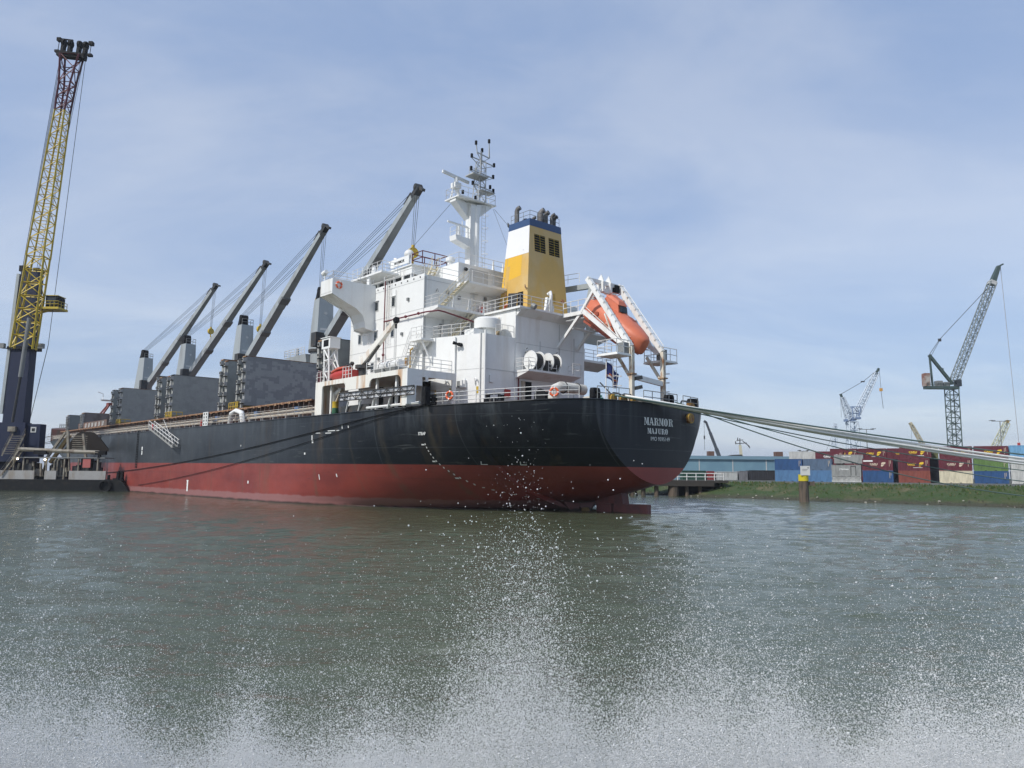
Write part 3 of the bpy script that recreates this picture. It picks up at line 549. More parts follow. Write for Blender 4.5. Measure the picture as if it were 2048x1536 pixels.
f = MB(); f.hexa([(22.4, 1.4, 26.5), (23.5, 1.4, 26.5), (23.5, 3.3, 27.0), (22.4, 3.3, 27.0)], [(22.4, 1.4, 27.4), (23.5, 1.4, 27.4), (23.5, 3.4, 27.5), (22.4, 3.4, 27.5)]); f.rail([(22.4, 1.5, 27.5), (22.4, 3.3, 27.5), (23.5, 3.3, 27.5)], 1.0, 2, 1.0); f.cyl((22.9, 2.7, 27.5), (22.9, 2.7, 28.6), .28, 10, .2); f.bar((22.9, 4.1, 28.85), (22.9, 1.4, 28.75), .16, .18); f.cyl((22.9, 2.2, 27.3), (22.9, 2.2, 29.3), .05); part('lower_radar', f, WHITE, mast)
f = MB(); f.ladder((22.3, -.2, 23.4), (22.3, -.2, 31.4), (0, 1, 0), .5, .4)
for z in (24.6, 26, 27.4, 28.8, 30.2): f.tube([(22.3, -.45, z), (21.8, -.45, z), (21.6, -.2, z), (21.8, .05, z), (22.3, .05, z)], .025)
part('mast_ladder', f, RAILW, mast)
f = MB(); f.tube([(23.8, 3.0, 31.3), (28.5, 7.5, 23.6)], .022); f.tube([(22.2, -1.6, 31.3), (15.6, -3.2, 23.4)], .022); f.tube([(22.2, -1.4, 31.3), (18.2, -1.4, 23.6)], .02); part('rigging_stay', f, WIRE, mast)
f = MB(); f.add([(20.6, -2.1, 29.6), (20.2, -2.2, 29.1), (20.1, -2.6, 28.7), (20.5, -2.3, 28.9), (20.5, -2.0, 29.1)], [(0, 1, 2, 3, 4)]); f.add([(p.x, p.y-.04, p.z) for p in f.v[:5]], [(4, 3, 2, 1, 0)]); part('signal_flag', f, DKGREY, mast)
# platforms and stairs on the after side
def balcony(x0, x1, y0, y1, z, th=.22, wedge=True):
    b = MB()
    if wedge: b.hexa([(x1, y0, z-.75), (x1, y1, z-.75), (x0, y1, z-th), (x0, y0, z-th)], [(x1, y0, z), (x1, y1, z), (x0, y1, z), (x0, y0, z)])
    else: b.box(x0, x1, y0, y1, z-th, z)
    return b
b = balcony(15.8, 17.98, 2.6, 10.2, 18.0); p1 = part('platform', b, WHITE, ship)
f = MB(); f.rail([(18, 10.15, 18), (15.85, 10.15, 18), (15.85, 4.0, 18)], 1.05, 3, 1.3); part('railing', f, RAILW, p1)
for y in (8.4, 6.6, 4.8): f = MB(); f.cyl((15.9, y, 18), (15.9, y, 19.1), .13, 6, .03); part('stanchion_bracket', f, WHITE, p1)
b = balcony(16.2, 18.38, 1.6, 6.5, 20.95, .2); p2 = part('platform', b, WHITE, ship)
f = MB(); f.rail([(16.25, 6.0, 20.95), (16.25, 2, 20.95)], 1.05, 2, 1.3); part('railing', f, RAILW, p2)
f = MB(); f.stairs((16.5, 9.3, 18.05), (16.5, 6.5, 20.9), (1, 0, 0), .75, 10); part('stairs', f, STAIRC, p2)
f = MB(); f.stairs((16.3, 8.3, 15.15), (16.3, 5.8, 17.9), (1, 0, 0), .75, 10); part('stairs', f, STAIRC, p1)
b = MB(); b.box(16.6, 18.4, 10.22, 11.35, 14.8, 14.98); b.box(16.6, 17.98, 9.98, 10.2, 14.8, 14.98); b.tube([(16.9, 10.0, 12.8), (16.95, 10.5, 13.8), (16.9, 11.1, 14.8)], .09, 6); b.hexa([(18, 10.21, 14.0), (18.1, 10.21, 14.0), (18.1, 10.3, 14.8), (18, 10.3, 14.8)], [(16.7, 10.21, 14.78), (16.8, 10.21, 14.78), (16.8, 11.2, 14.79), (16.7, 11.2, 14.79)]); p3 = part('platform', b, WHITE, ship)
f = MB(); f.rail([(18.3, 11.3, 14.98), (16.65, 11.3, 14.98), (16.65, 10.1, 14.98)], 1.05, 3, .9); part('railing', f, RAILW, p3)
f = MB(); f.stairs((20.3, 10.85, 11.65), (18.45, 10.85, 14.85), (0, 1, 0), .9, 10); part('stairs', f, RAILW, p3)
for z, x in ((17.6, 13), (15.3, 13), (14.0, 13), (12.1, 12.4)):      # balconies past the starboard corner
    pass
for z in (14.2, 17.0): b = balcony(11.6, 13.6, -8.6, -4.32, z); q = part('platform', b, WHITE, ship); f = MB(); f.rail([(13.5, -8.5, z), (11.7, -8.5, z), (11.7, -4.6, z)], 1.05, 3, 1.3); part('railing', f, RAILW, q)
# red fire main
f = MB(); f.tube([(24.3, 10.45, 11.7), (24.3, 10.45, 21.6)], .065, 6); f.tube([(24.3, 10.5, 17.55), (17.2, 10.5, 17.5), (15.7, 10.25, 17.45), (15.6, 9.6, 17.4), (15.4, 4.8, 16.7)], .07, 6)
for x in (22.5, 20.5, 18.4): f.ball((x, 10.5, 17.53), .15, 6)
for z in (12.5, 14.3, 15.9): f.ball((24.3, 10.45, z), .15, 6)
part('fire_main_pipe', f, PIPER, ship)
f = MB(); f.ladder((23.7, 10.38, 15.2), (23.7, 10.38, 21.5), (1, 0, 0), .45, .4); f.ladder((27.2, 10.38, 15.6), (27.2, 10.38, 20.9), (1, 0, 0), .45, .4)
for z in (16.6, 17.6, 18.6, 19.6, 20.6): f.tube([(27.5, 10.4, z), (27.5, 10.95, z), (26.9, 10.95, z), (26.9, 10.4, z)], .025)
part('wall_ladder', f, RAILW, house)
f = MB(); f.tube([(25.9, 10.3, 12), (25.9, 10.3, 16.2)], .05); f.tube([(22.6, 10.3, 12), (22.6, 10.3, 20.5)], .03); part('conduit', f, SEAM, house)
for x, z in ((20.5, 19.2), (28.0, 17.3), (21.4, 16.0), (25.4, 14.0), (19.2, 14.2), (27.6, 12.6)): f = MB(); f.box(x-.14, x+.14, 10.2, 10.38, z-.1, z+.16); part('wall_fitting', f, MIDG, house)
for y, z in ((9.0, 13.2), (3.0, 20.0), (6.2, 19.6), (8.3, 16.6), (5.6, 16.4), (7.6, 19.9)): f = MB(); f.box(17.82, 18.0, y-.13, y+.13, z-.16, z+.16); part('wall_fitting', f, MIDG, house)
for y in (8.0, 5.0): f = MB(); f.tube([(17.94, y, 15.2), (17.94, y, 17.7)], .04); f.tube([(17.94, y-.6, 18.2), (17.94, y-.6, 20.7)], .035); part('cable_run', f, SEAM, house)
for x, z in ((26.14, 19.4), (23.1, 19.4), (26.14, 16.4), (23.1, 16.4), (29.2, 16.4)): f = MB(); f.box(x-.36, x+.36, 10.2, 10.34, z+.52, z+.57); part('rain_hood', f, WHITE, house)
# ---------------------------------------------------------------- engine casing block aft of the deckhouse
b = MB(); b.prism([(17.97, 9.95), (17.0, 9.88), (11.5, 8.32), (11.53, 4.7), (17.97, 4.7)], 2, 8.2, 15.13); blk = part('casing_block', b, WHITE, ship)
wd = V((-5.5, -1.56, 0)).normalized(); wn = V((-wd.y*-1, wd.x*-1, 0)); wn = V((-0.273, 0.962, 0))
def onblk(t, z, d=0.0): return V((17.0, 9.88, z))+wd*t+wn*d
f = MB()
f.hexa([onblk(0, 12.03), onblk(5.7, 12.03), onblk(5.7, 12.03, .015), onblk(0, 12.03, .015)], [onblk(0, 12.07), onblk(5.7, 12.07), onblk(5.7, 12.07, .015), onblk(0, 12.07, .015)]); f.box(11.485, 11.5, 4.75, 8.3, 12.03, 12.07)
part('weld_seam', f, SEAM, blk)
f = MB(); f.tube([onblk(2.7, 8.5, .12), onblk(2.7, 15.0, .12)], .08, 6); f.tube([(11.42, 8.25, 8.5), (11.42, 8.25, 15.4)], .1, 6); f.tube([onblk(5.4, 8.5, .1), onblk(5.4, 15.2, .1)], .07, 6); part('drain_pipe', f, WHITE, blk)
f = MB(); f.rail([onblk(.1, 15.13), onblk(4.2, 15.13)], 1.05, 3, .95); f.rail([onblk(.1, 15.13), (17.0, 5, 15.13)], 1.05, 2, 1.2); f.rail([(12.0, 6.6, 15.13), (11.6, 6.2, 15.13), (11.6, 4.8, 15.13)], 1.05, 2, .8); part('railing', f, RAILW, blk)
f = MB(); f.lathe((13.2, 6.55, 15.13), [(.72, 0), (.72, .75), (1.2, .75), (1.22, .85), (1.22, 1.6), (1.0, 1.75), (.2, 1.82)], 24); f.box(12.9, 14.3, 7.0, 8.3, 15.13, 15.75); part('mushroom_vent', f, WHITE, blk, smooth=40)
f = MB(); f.lathe((17.2, 8.9, 15.13), [(.12, 0), (.12, .9), (.2, 1.0), (.2, 1.3)], 8); part('deck_light', f, MIDG, blk)
f = MB(); f.cyl(onblk(3.3, 14.25, .02), onblk(3.3, 14.25, .4), .17, 14); f.cyl(onblk(3.3, 14.25, .3), onblk(2.8, 14.42, .55), .07, 12, .16); part('fog_horn', f, BLACK, blk)
f = MB(); f.hexa([onblk(3.0, 10.5, .0), onblk(3.55, 10.5, .0), onblk(3.55, 10.5, .16), onblk(3.0, 10.5, .16)], [onblk(3.0, 11.05, .0), onblk(3.55, 11.05, .0), onblk(3.55, 11.05, .16), onblk(3.0, 11.05, .16)]); w = part('window', f, MIDG, blk)
f = MB(); f.hexa([onblk(3.45, 10.45, .0), onblk(3.95, 10.45, .0), onblk(3.95, 10.45, .3), onblk(3.45, 10.45, .3)], [onblk(3.45, 11.1, .0), onblk(3.95, 11.1, .0), onblk(3.95, 11.1, .3), onblk(3.45, 11.1, .3)]); w = part('window_shutter', f, WHITE, blk)
for t, z, hh, mm in ((2.1, 9.7, .75, YMET), (5.0, 9.9, .6, YMET), (2.1, 9.35, .3, WHITE)): f = MB(); f.hexa([onblk(t, z), onblk(t+.22, z), onblk(t+.22, z, .03), onblk(t, z, .03)], [onblk(t, z+hh), onblk(t+.22, z+hh), onblk(t+.22, z+hh, .03), onblk(t, z+hh, .03)]); part('safety_sign', f, mm, blk)
for t in (1.7, 4.9): f = MB(); f.tube([onblk(t, 10.7, .1), onblk(t, 11.1, .12), onblk(t+.12, 11.25, .2), onblk(t+.25, 11.1, .3), onblk(t+.25, 10.95, .32)], .06, 6); part('gooseneck_vent', f, WHITE, blk)
f = MB(); f.tube([onblk(.2, 8.6, .5), onblk(.2, 10.3, .5), onblk(.9, 10.3, .5), onblk(.9, 8.6, .5)], .06, 6); part('pipe_hoop', f, YMET, blk)
b = MB(); b.box(11.5, 17.9, -4.32, 4.68, 8.2, 17.78); cas = part('engine_casing', b, WHITE, ship)
b = MB(); b.box(10.7, 17.9, -4.4, 4.9, 17.79, 17.97); b.hexa([(11.48, -4.3, 17.2), (11.49, -4.3, 17.2), (11.49, 4.6, 17.2), (11.48, 4.6, 17.2)], [(10.75, -4.3, 17.78), (11.49, -4.3, 17.78), (11.49, 4.6, 17.78), (10.75, 4.6, 17.78)]); part('funnel_deck', b, WHITE, ship)
f = MB(); f.box(11.485, 11.5, -4.3, 4.6, 14.73, 14.77); f.box(11.47, 11.5, -.9, -.84, 9, 17.1); f.box(11.47, 11.5, -2.9, -2.84, 9, 16); f.box(11.47, 11.5, 1.6, 1.66, 12, 15.2); part('weld_seam', f, SEAM, cas)
f = MB(); f.box(13.6, 15.4, 4.68, 4.72, 15.4, 17.3); part('tan_shutter', f, TAN, cas); f = MB(); f.box(13.5, 15.5, 4.66, 4.7, 17.3, 17.4); f.box(13.5, 13.62, 4.66, 4.76, 15.3, 17.3); f.box(15.4, 15.5, 4.66, 4.76, 15.3, 17.3); part('shutter_frame', f, WHITE, cas)
f = MB(); f.box(11.44, 11.5, 2.7, 3.6, 8.4, 11.3); part('doorway', f, BLACK, cas); f = MB(); f.box(11.2, 11.46, 3.7, 3.95, 8.4, 11.3); part('open_door', f, BEIGE, cas)
f = MB(); f.rail([(16.5, 4.85, 17.97), (10.75, 4.85, 17.97), (10.75, -.6, 17.97)], 1.05, 3, 1.25); part('railing', f, RAILW, cas)
f = MB(); f.tube([(11.44, 4.3, 8.6), (11.44, 4.3, 11.95), (11.44, 3.9, 12.0), (11.44, -1.6, 11.6), (11.44, -2, 11.4)], .07, 6); f.ball((11.44, 4.2, 11.97), .13, 6); part('fire_main_pipe', f, PIPER, cas)
f = MB(); f.bar((11.0, 1.4, 17.9), (11.0, 1.2, 19.3), .3); f.tube([(10.8, 1.0, 17.9), (10.75, 1.0, 19.5), (11.0, .8, 19.9), (11.3, .9, 19.7)], .14, 8); f.tube([(10.75, 1.7, 18), (10.7, 1.1, 19.2)], .05); part('vent_post', f, WHITE, cas)
f = MB(); f.cyl((10.7, 3.4, 18.2), (10.4, 3.3, 18.0), .26, 8); part('floodlight', f, MIDG, cas)
for y in (3.4, -.4): f = MB(); f.cyl((11.45, y, 14.0), (11.2, y, 14.0), .12, 6); f.tube([(11.45, y, 14.3), (11.25, y, 14.35)], .04); part('wall_lamp', f, MIDG, cas)
# reel platform
b = MB(); b.hexa([(11.48, 4.7, 11.5), (11.49, 4.7, 11.5), (11.49, -2.0, 11.5), (11.48, -2.0, 11.5)], [(9.7, 4.7, 12.0), (11.49, 4.7, 12.0), (11.49, -2.0, 12.0), (9.7, -2.0, 12.0)]); b.box(9.65, 11.49, -2.05, 4.75, 12.0, 12.18); rp = part('reel_platform', b, WHITE, ship)
f = MB(); f.rail([(11.4, 4.65, 12.18), (9.75, 4.65, 12.18), (9.75, 3.7, 12.18)], 1.05, 3, .9); f.rail([(9.75, -.9, 12.18), (9.75, -2, 12.18), (11.4, -2, 12.18)], 1.05, 2, .9); f.rail([(9.75, 2.2, 12.18), (9.75, 1.2, 12.18)], 1.05, 3, .9); part('railing', f, RAILW, rp)
for y in (3.35, 1.25):
    f = MB(); f.mi = 0; f.cyl((10.4, y-.42, 13.1), (10.4, y+.42, 13.1), .72, 20); f.mi = 1
    for g in (-1, 1): f.torus((10.4, y+g*.5, 13.1), (0, 1, 0), .84, .05, 20, 5); f.cyl((10.4, y+g*.47, 13.1), (10.4, y+g*.53, 13.1), .8, 20)
    f.mi = 1; f.bar((10.4, y-.6, 13.1), (10.1, y-.6, 12.18), .1); f.bar((10.4, y+.6, 13.1), (10.7, y+.6, 12.18), .1); f.bar((10.4, y-.6, 13.1), (10.7, y-.6, 12.18), .1); f.bar((10.4, y+.6, 13.1), (10.1, y+.6, 12.18), .1)
    part('cable_reel', f, [DKGREY, WHITE], rp)
f = MB(); f.box(9.9, 10.3, 1.6, 2.4, 12.18, 13.2); part('control_box', f, DKGREY, rp)
# ---------------------------------------------------------------- funnel
Bz, Tz = 17.98, 27.55
def fun(z, d=0.0):
    t = (z-Bz)/(Tz-Bz); return [(13.0+.65*t-d, -3.62+.5*t-d, z), (17.25-.65*t+d, -3.62+.5*t-d, z), (17.25-.65*t+d, 1.92-.82*t+d, z), (13.0+.65*t-d, 1.92-.82*t+d, z)]
b = MB(); b.hexa(fun(Bz), fun(26.9)); fn = part('funnel', b, YEL, ship)
b = MB(); b.hexa(fun(26.9, .02), fun(27.62, .02)); part('blue_band', b, BLUEB, fn)
def onf(s, z, d): # point on the funnel's port face, s 0 (aft) to 1 (forward)
    q = fun(z, d); return V(q[3]).lerp(V(q[2]), s)
b = MB(); b.hexa([onf(0, 24.1, -.01), onf(1, 24.1, -.01), onf(1, 24.1, .012), onf(0.002, 24.1, .012)], [onf(0, 26.9, -.01), onf(1, 26.9, -.01), onf(1, 26.9, .012), onf(0.002, 26.9, .012)]); part('white_panel', b, mat('funnel white', (0.78, 0.78, 0.77), .45, fine=.03), fn)
b = MB(); b.add([onf(s, z, .006) for s, z in ((.28, 24.1), (.86, 24.1), (.86, 23.2), (.75, 23.2), (.75, 21.75), (.28, 22.0))], [(0, 1, 2, 3, 4, 5)]); b.add([onf(s, z, .006) for s, z in ((.9, 24.1), (.99, 24.1), (.99, 20.5), (.9, 20.6))], [(0, 1, 2, 3)]); part('paint_patch', b, YEL2, fn)
def ona(y0, z, d=0.0):
    t = (z-Bz)/(Tz-Bz); return V((13.0+.65*t-d, y0, z))
for y0, y1 in ((.6, -.85), (-1.35, -2.78)):
    b = MB(); b.hexa([ona(y0, 24.4, .012), ona(y1, 24.4, .012), ona(y1, 24.4, -.1), ona(y0, 24.4, -.1)], [ona(y0, 26.15, .012), ona(y1, 26.15, .012), ona(y1, 26.15, -.1), ona(y0, 26.15, -.1)]); lv = part('louvre', b, BLACK, fn)
    for i in range(7):
        z = 24.55+i*.25; b = MB(); b.hexa([ona(y0, z, .01), ona(y1, z, .01), ona(y1, z+.03, .01), ona(y0, z+.03, .01)], [ona(y0, z-.02, .06), ona(y1, z-.02, .06), ona(y1, z+.005, .06), ona(y0, z+.005, .06)]); part('slat', b, YMET, fn)
    b = MB(); m = (y0+y1)/2; b.hexa([ona(m+.015, 24.4, .0), ona(m-.015, 24.4, .0), ona(m-.015, 24.4, .05), ona(m+.015, 24.4, .05)], [ona(m+.015, 26.15, .0), ona(m-.015, 26.15, .0), ona(m-.015, 26.15, .05), ona(m+.015, 26.15, .05)]); part('louvre_bar', b, YMET, fn)
b = MB(); b.hexa([onf(.14, 18.2, -.05), onf(.34, 18.2, -.05), onf(.34, 18.2, .015), onf(.14, 18.2, .015)], [onf(.16, 20.3, -.05), onf(.36, 20.3, -.05), onf(.36, 20.3, .015), onf(.16, 20.3, .015)]); part('doorway', b, BLACK, fn)
b = MB(); c0 = onf(.37, 18.25, .02); b.hexa([c0, c0+V((.75, .5, 0)), c0+V((.78, .46, 0)), c0+V((.03, -.04, 0))], [p+V((.02, -.17, 2.0)) for p in (c0, c0+V((.75, .5, 0)), c0+V((.78, .46, 0)), c0+V((.03, -.04, 0)))]); part('open_door', b, DKGREY, fn)
for s, z in ((.75, 20.0), (.05, 20.4)): b = MB(); c0 = onf(s, z, .0); b.tube([c0, c0+V((0, .15, .3)), c0+V((-.12, .3, .4)), c0+V((-.2, .35, .1))], .05, 5); part('gooseneck_vent', b, RUST, fn)
b = MB(); b.hexa([ona(-1.2, 19.6, .0), ona(-1.9, 19.6, .0), ona(-1.9, 19.6, .04), ona(-1.2, 19.6, .04)], [ona(-1.2, 20.5, .0), ona(-1.9, 20.5, .0), ona(-1.9, 20.5, .04), ona(-1.2, 20.5, .04)]); part('vent_cover', b, ROLLY, fn)
b = MB(); c0 = ona(-2.75, 19.9, .0); b.tube([c0, c0+V((-.2, 0, .1)), c0+V((-.35, 0, -.2))], .12, 6); part('gooseneck_vent', b, RUST, fn)
b = MB(); b.add([ona(y, z, .008) for y, z in ((-.9, 19.3), (-1.7, 19.3), (-1.7, 18.7), (-.9, 18.7))], [(3, 2, 1, 0)]); part('notice', b, SEAM, fn)
TOPS = mat('exhaust steel', (0.2, 0.19, 0.18), 0.55, 0.2, c2=(0.05, 0.05, 0.05), scale=1.2, lo=.4, hi=.7, st=(1, 1, .5), fine=.15)
for x, y, r, z1 in ((16.2, .5, .24, 29.4), (14.3, -1.0, .26, 29.05), (14.9, -1.4, .26, 29.15), (14.4, -1.75, .24, 29.0), (14.0, -2.2, .18, 28.8), (14.1, -2.65, .18, 28.7), (14.9, -.4, .16, 28.3)):
    b = MB(); b.tube([(x, y, 27.5), (x, y, z1-.35), (x-.08, y-.04, z1-.12), (x-.35, y-.12, z1)], r, 10); part('exhaust_pipe', b, TOPS, fn, smooth=45)
b = MB(); b.ball((15.2, .2, 27.7), .45, 10); part('vent_cowl', b, BLACK, fn)
b = MB(); q = fun(27.62, -.1); b.rail([q[2], q[3], q[0]], .85, 2, .9, .025); part('top_railing', b, MIDG, fn)
# ---------------------------------------------------------------- boat deck along the port side
b = MB(); b.box(13.3, 29.0, 10.22, 14.85, 11.3, 11.55)
def arch(x0, x1, z1, r=.5): # opening corner fillets, port face
    for xc, g in ((x0, 1), (x1, -1)):
        pts = [(xc, z1)]+[(xc+g*r*(1-math.sin(R(a))), z1-r*(1-math.cos(R(a)))) for a in range(0, 91, 15)]
        b.prism(pts, 1, 14.87, 15.0)
b.box(13.3, 29.05, 14.86, 15.0, 11.12, 11.55); b.box(27.7, 29.05, 14.86, 15.0, 8.3, 11.12); b.box(19.1, 23.3, 14.86, 15.0, 10.4, 11.12); b.box(23.3, 23.5, 14.86, 15.0, 11.0, 11.12)
b.box(13.3, 14.1, 14.86, 15.0, 8.5, 11.12); arch(23.3, 27.7, 11.12, .3); arch(14.1, 19.1, 11.12, .6)
b.box(28.9, 29.05, 12.5, 14.85, 8.3, 11.5); bd = part('boat_deck', b, WHITE2, ship)
b = MB(); b.box(13.15, 13.3, 10.0, 15.0, 10.95, 11.55); b.box(13.15, 13.3, 14.1, 15.0, 8.6, 10.95); b.box(13.15, 13.3, 12.9, 13.15, 10.6, 10.95); b.box(13.16, 13.29, 10.0, 10.4, 8.5, 10.95); b.box(13.16, 13.29, 13.5, 14.1, 10.2, 10.95); part('end_frame', b, WHITE, bd)
b = MB(); b.tube([(13.6, 14.9, 11.0), (13.5, 14.2, 10.6), (13.5, 13.9, 9.4)], .1, 6); part('curved_stay', b, WHITE, bd)
for x in (15.6, 18.7, 21.6, 26.9): b = MB(); b.box(x-.12, x+.12, 14.3, 14.5, 8.3, 11.3); part('pillar', b, WHITE, bd)
for x0, x1 in ((24.4, 25.6), (20.5, 22.7), (16.6, 17.8)): b = MB(); b.box(x0, x1, 10.21, 10.25, 8.6, 11.2); part('dark_doorway', b, BLACK, house)
f = MB(); f.rail([(29, 14.9, 11.55), (27.0, 14.9, 11.55)], 1, 2, .6); f.rail([(24.0, 14.9, 11.55), (22.4, 14.9, 11.55)], 1.05, 3, .5); f.rail([(19.8, 14.9, 11.55), (13.4, 14.9, 11.55), (13.4, 10.3, 11.55)], 1.05, 3, 1.3); part('railing', f, RAILW, bd)
f = MB(); f.rail([(29.0, 13.9, 11.55), (29, 12.9, 11.55)], 1.1, 2, .4, .05); f.rail([(28.4, 14.8, 11.55), (29.0, 14.8, 11.55)], 1.1, 2, .4, .05); part('red_rail', f, PIPER, bd)
# lattice light tower on the boat deck
b = MB(); b.lattice((28.6, 13.6, 11.55), (28.8, 13.7, 15.0), 1.0, .9, 3, .09, .06, up=(1, 0, 0)); b.bar((27.2, 13.0, 11.6), (28.3, 13.6, 14.6), .12); tw = part('light_tower', b, WHITE, ship)
b = MB(); b.box(28.0, 29.7, 13.1, 14.2, 15.0, 16.05); b.box(27.9, 29.8, 13.0, 14.3, 16.05, 16.12); part('lamp_housing', b, WHITE, tw); b = MB(); b.box(28.3, 29.3, 14.19, 14.22, 15.2, 15.85); part('lamp_opening', b, BLACK, tw)
# provision crane
b = MB(); b.cyl((24.0, 12.8, 11.55), (24.0, 12.8, 12.7), .42, 12); b.cyl((24.0, 12.8, 12.7), (24.0, 12.8, 13.0), .75, 12); pc = part('provision_crane', b, DKGREY, ship)
b = MB(); b.bar((24.0, 12.8, 13.3), (18.9, 12.6, 16.6), .55, .6, w2=.34, h2=.4); b.cyl((24.2, 12.8, 12.95), (24.2, 12.8, 13.9), .4, 10, .3); part('jib', b, WHITE2, pc); b = MB(); b.bar((19.0, 12.6, 16.55), (18.6, 12.6, 16.75), .4, .42); b.cyl((18.8, 12.6, 16.3), (18.8, 12.6, 15.9), .1, 6); part('jib_head', b, BLACK, pc)
b = MB(); b.tube([(23.6, 12.75, 13.0), (21.4, 12.7, 14.6)], .12, 6); part('luffing_cylinder', b, DKGREY, pc); b = MB(); b.tube([(18.7, 12.6, 16.4), (18.7, 12.6, 12.6)], .018); part('hoist_wire', b, WIRE, pc)
b = MB(); b.tube([(25.4, 13.2, 11.6), (25.4, 13.2, 12.7)], .05); b.bar((26.1, 13.4, 12.9), (25.7, 13.4, 13.2), .3, .25); b.bar((25.3, 13.4, 13.0), (24.9, 13.4, 13.3), .3, .25); b.bar((25.9, 13.4, 13.0), (25.4, 13.2, 12.3), .06); part('twin_floodlight', b, DKGREY, pc)
# rescue boat and liferafts resting on the boat deck
def boat_hull(b, a, d, secs, up=V((0, 0, 1))):
    a, d = V(a), V(d); L = d.length; dn = d.normalized(); sd = dn.cross(up).normalized(); un = sd.cross(dn); k = 16; vs = []
    for s, w, ht, hb in secs:
        c = a+d*s
        for i in range(k):
            t = 2*math.pi*i/k; cs, sn = math.cos(t), math.sin(t); e = .7
            vs.append(c+sd*w*math.copysign(abs(cs)**e, cs)+un*(ht if sn > 0 else hb)*abs(sn)**.85*(1 if sn >= 0 else -1))
    n = len(secs); b.add(vs, [(j*k+i, j*k+(i+1) % k, (j+1)*k+(i+1) % k, (j+1)*k+i) for j in range(n-1) for i in range(k)]+[tuple(range(k))[::-1], tuple(range((n-1)*k, n*k))])
    return dn, sd, un
rb = thing('rescue_boat', 'small orange rescue boat under a red cover on the rusty boat deck', 'rescue boat', (26.3, 13.6, 11.6))
b = MB(); boat_hull(b, (28.2, 13.6, 12.15), V((-4.1, 0, .1)), [(0, .2, .25, .1), (.1, .6, .35, .45), (.4, .85, .4, .55), (.8, .85, .38, .5), (1, .7, .3, .4)]); part('hull', b, ORED, rb, smooth=50)
b = MB(); boat_hull(b, (28.3, 13.6, 12.3), V((-3.0, 0, .5)), [(0, .2, .2, .05), (.3, .7, .3, .1), (.7, .8, .32, .1), (1, .5, .2, .1)]); part('cover', b, mat('orange cover', (.5, .1, .05), .6, fine=.1), rb, smooth=50)
b = MB(); b.bar((27.6, 13.0, 11.6), (27.6, 14.2, 11.75), .15, .3); b.bar((25.2, 13.0, 11.6), (25.2, 14.2, 11.75), .15, .3); part('cradle', b, BLACK, rb)
for i, (x, lab) in enumerate(((18.9, 'white liferaft canister on the boat deck, forward one by the rail'), (17.1, 'white liferaft canister on the boat deck, after one nearest the stairs'))):
    t = thing('liferaft', lab, 'liferaft', (x, 13.6, 11.6), 'liferaft canisters on the boat deck')
    b = MB(); b.cyl((x+.75, 13.6, 12.35), (x-.75, 13.6, 12.4), .36, 14); part('canister', b, mat('raft white', (.75, .75, .73), .4, fine=.04), t, smooth=50)
    for q in (-.45, .45): b = MB(); b.torus((x+q, 13.6, 12.37), (1, 0, .03), .37, .025, 14, 4); part('strap', b, DKGREY, t)
    b = MB(); b.hexa([(x+.7, 13.2, 11.56), (x-.7, 13.2, 11.56), (x-.7, 14, 11.56), (x+.7, 14, 11.56)], [(x+.8, 13.0, 12.05), (x-.8, 13.0, 12.05), (x-.8, 14.3, 12.05), (x+.8, 14.3, 12.05)]); part('cradle', b, MIDG, t)
f = MB(); f.tube([(17.9, 11.6, 11.6), (17.9, 11.6, 14.0)], .06, 5); f.tube([(17.9, 11.6, 13.9), (17.5, 11.6, 14.1)], .07, 5); f.box(18.35, 18.6, 11.5, 11.7, 12.6, 13.3); part('life_jacket_rack', f, ROLLY, bd)
# stowed gangway
b = MB()
P0, P1 = V((24.1, 15.15, 9.45)), V((11.9, 15.15, 9.3)); h = V((0, 0, .72))
for z in (0, .36, .72): b.tube([P0+V((0, 0, z)), P1+V((0, 0, z))], .05)
for i in range(13):
    a = P0.lerp(P1, i/12); b.tube([a, a+h], .045)
    if i < 12: q = P0.lerp(P1, (i+1)/12); b.tube([a, q+h] if i % 2 else [a+h, q], .04)
gw = part('gangway', b, DKGREY, ship); b = MB()
for z0 in (.05, .3, .52): b.bar(P0+V((0, -.12, z0+.1)), P1+V((0, -.12, z0+.1)), .04, .17)
part('gangway_panel', b, mat('aluminium', (.55, .57, .6), .4, .1, fine=.08), gw)
b = MB()
for x in (22.6, 20.4, 18.2, 15.6, 13.2): b.bar((x, 15.0, 9.35), (x+.7, 14.8, 8.4), .12, .12)
b.tube([(19.5, 14.9, 8.6), (12.2, 14.4, 8.7)], .12, 6); part('gangway_support', b, WHITE, gw)
b = MB(); b.box(11.25, 11.65, 14.0, 14.5, 8.5, 9.95); part('fender_bundle', b, BLACK, gw)
for x0, x1 in ((19.4, 23.0), (23.3, 24.6)): b = MB(); b.prism([(x0, 8.4), (x1, 8.4), (x1, 8.85), (x1-.15, 9.0), (x0+.15, 9.0), (x0, 8.85)], 1, 14.2, 14.75); part('deck_locker', b, DKGREY, ship)
t = thing('oil_drum', 'yellow and green steel drum standing at the ship rail by the white pillar', 'drum', (25.9, 14.5, 8.35)); b = MB(); b.lathe((25.9, 14.5, 8.35), [(.3, 0), (.31, .03), (.3, .6)], 14); part('lower_band', b, GREENM, t, smooth=40); b = MB(); b.lathe((25.9, 14.5, 8.951), [(.3, 0), (.3, .5), (.31, .52), (.31, .6), (.05, .6)], 14); part('upper_band', b, YMET, t, smooth=40)
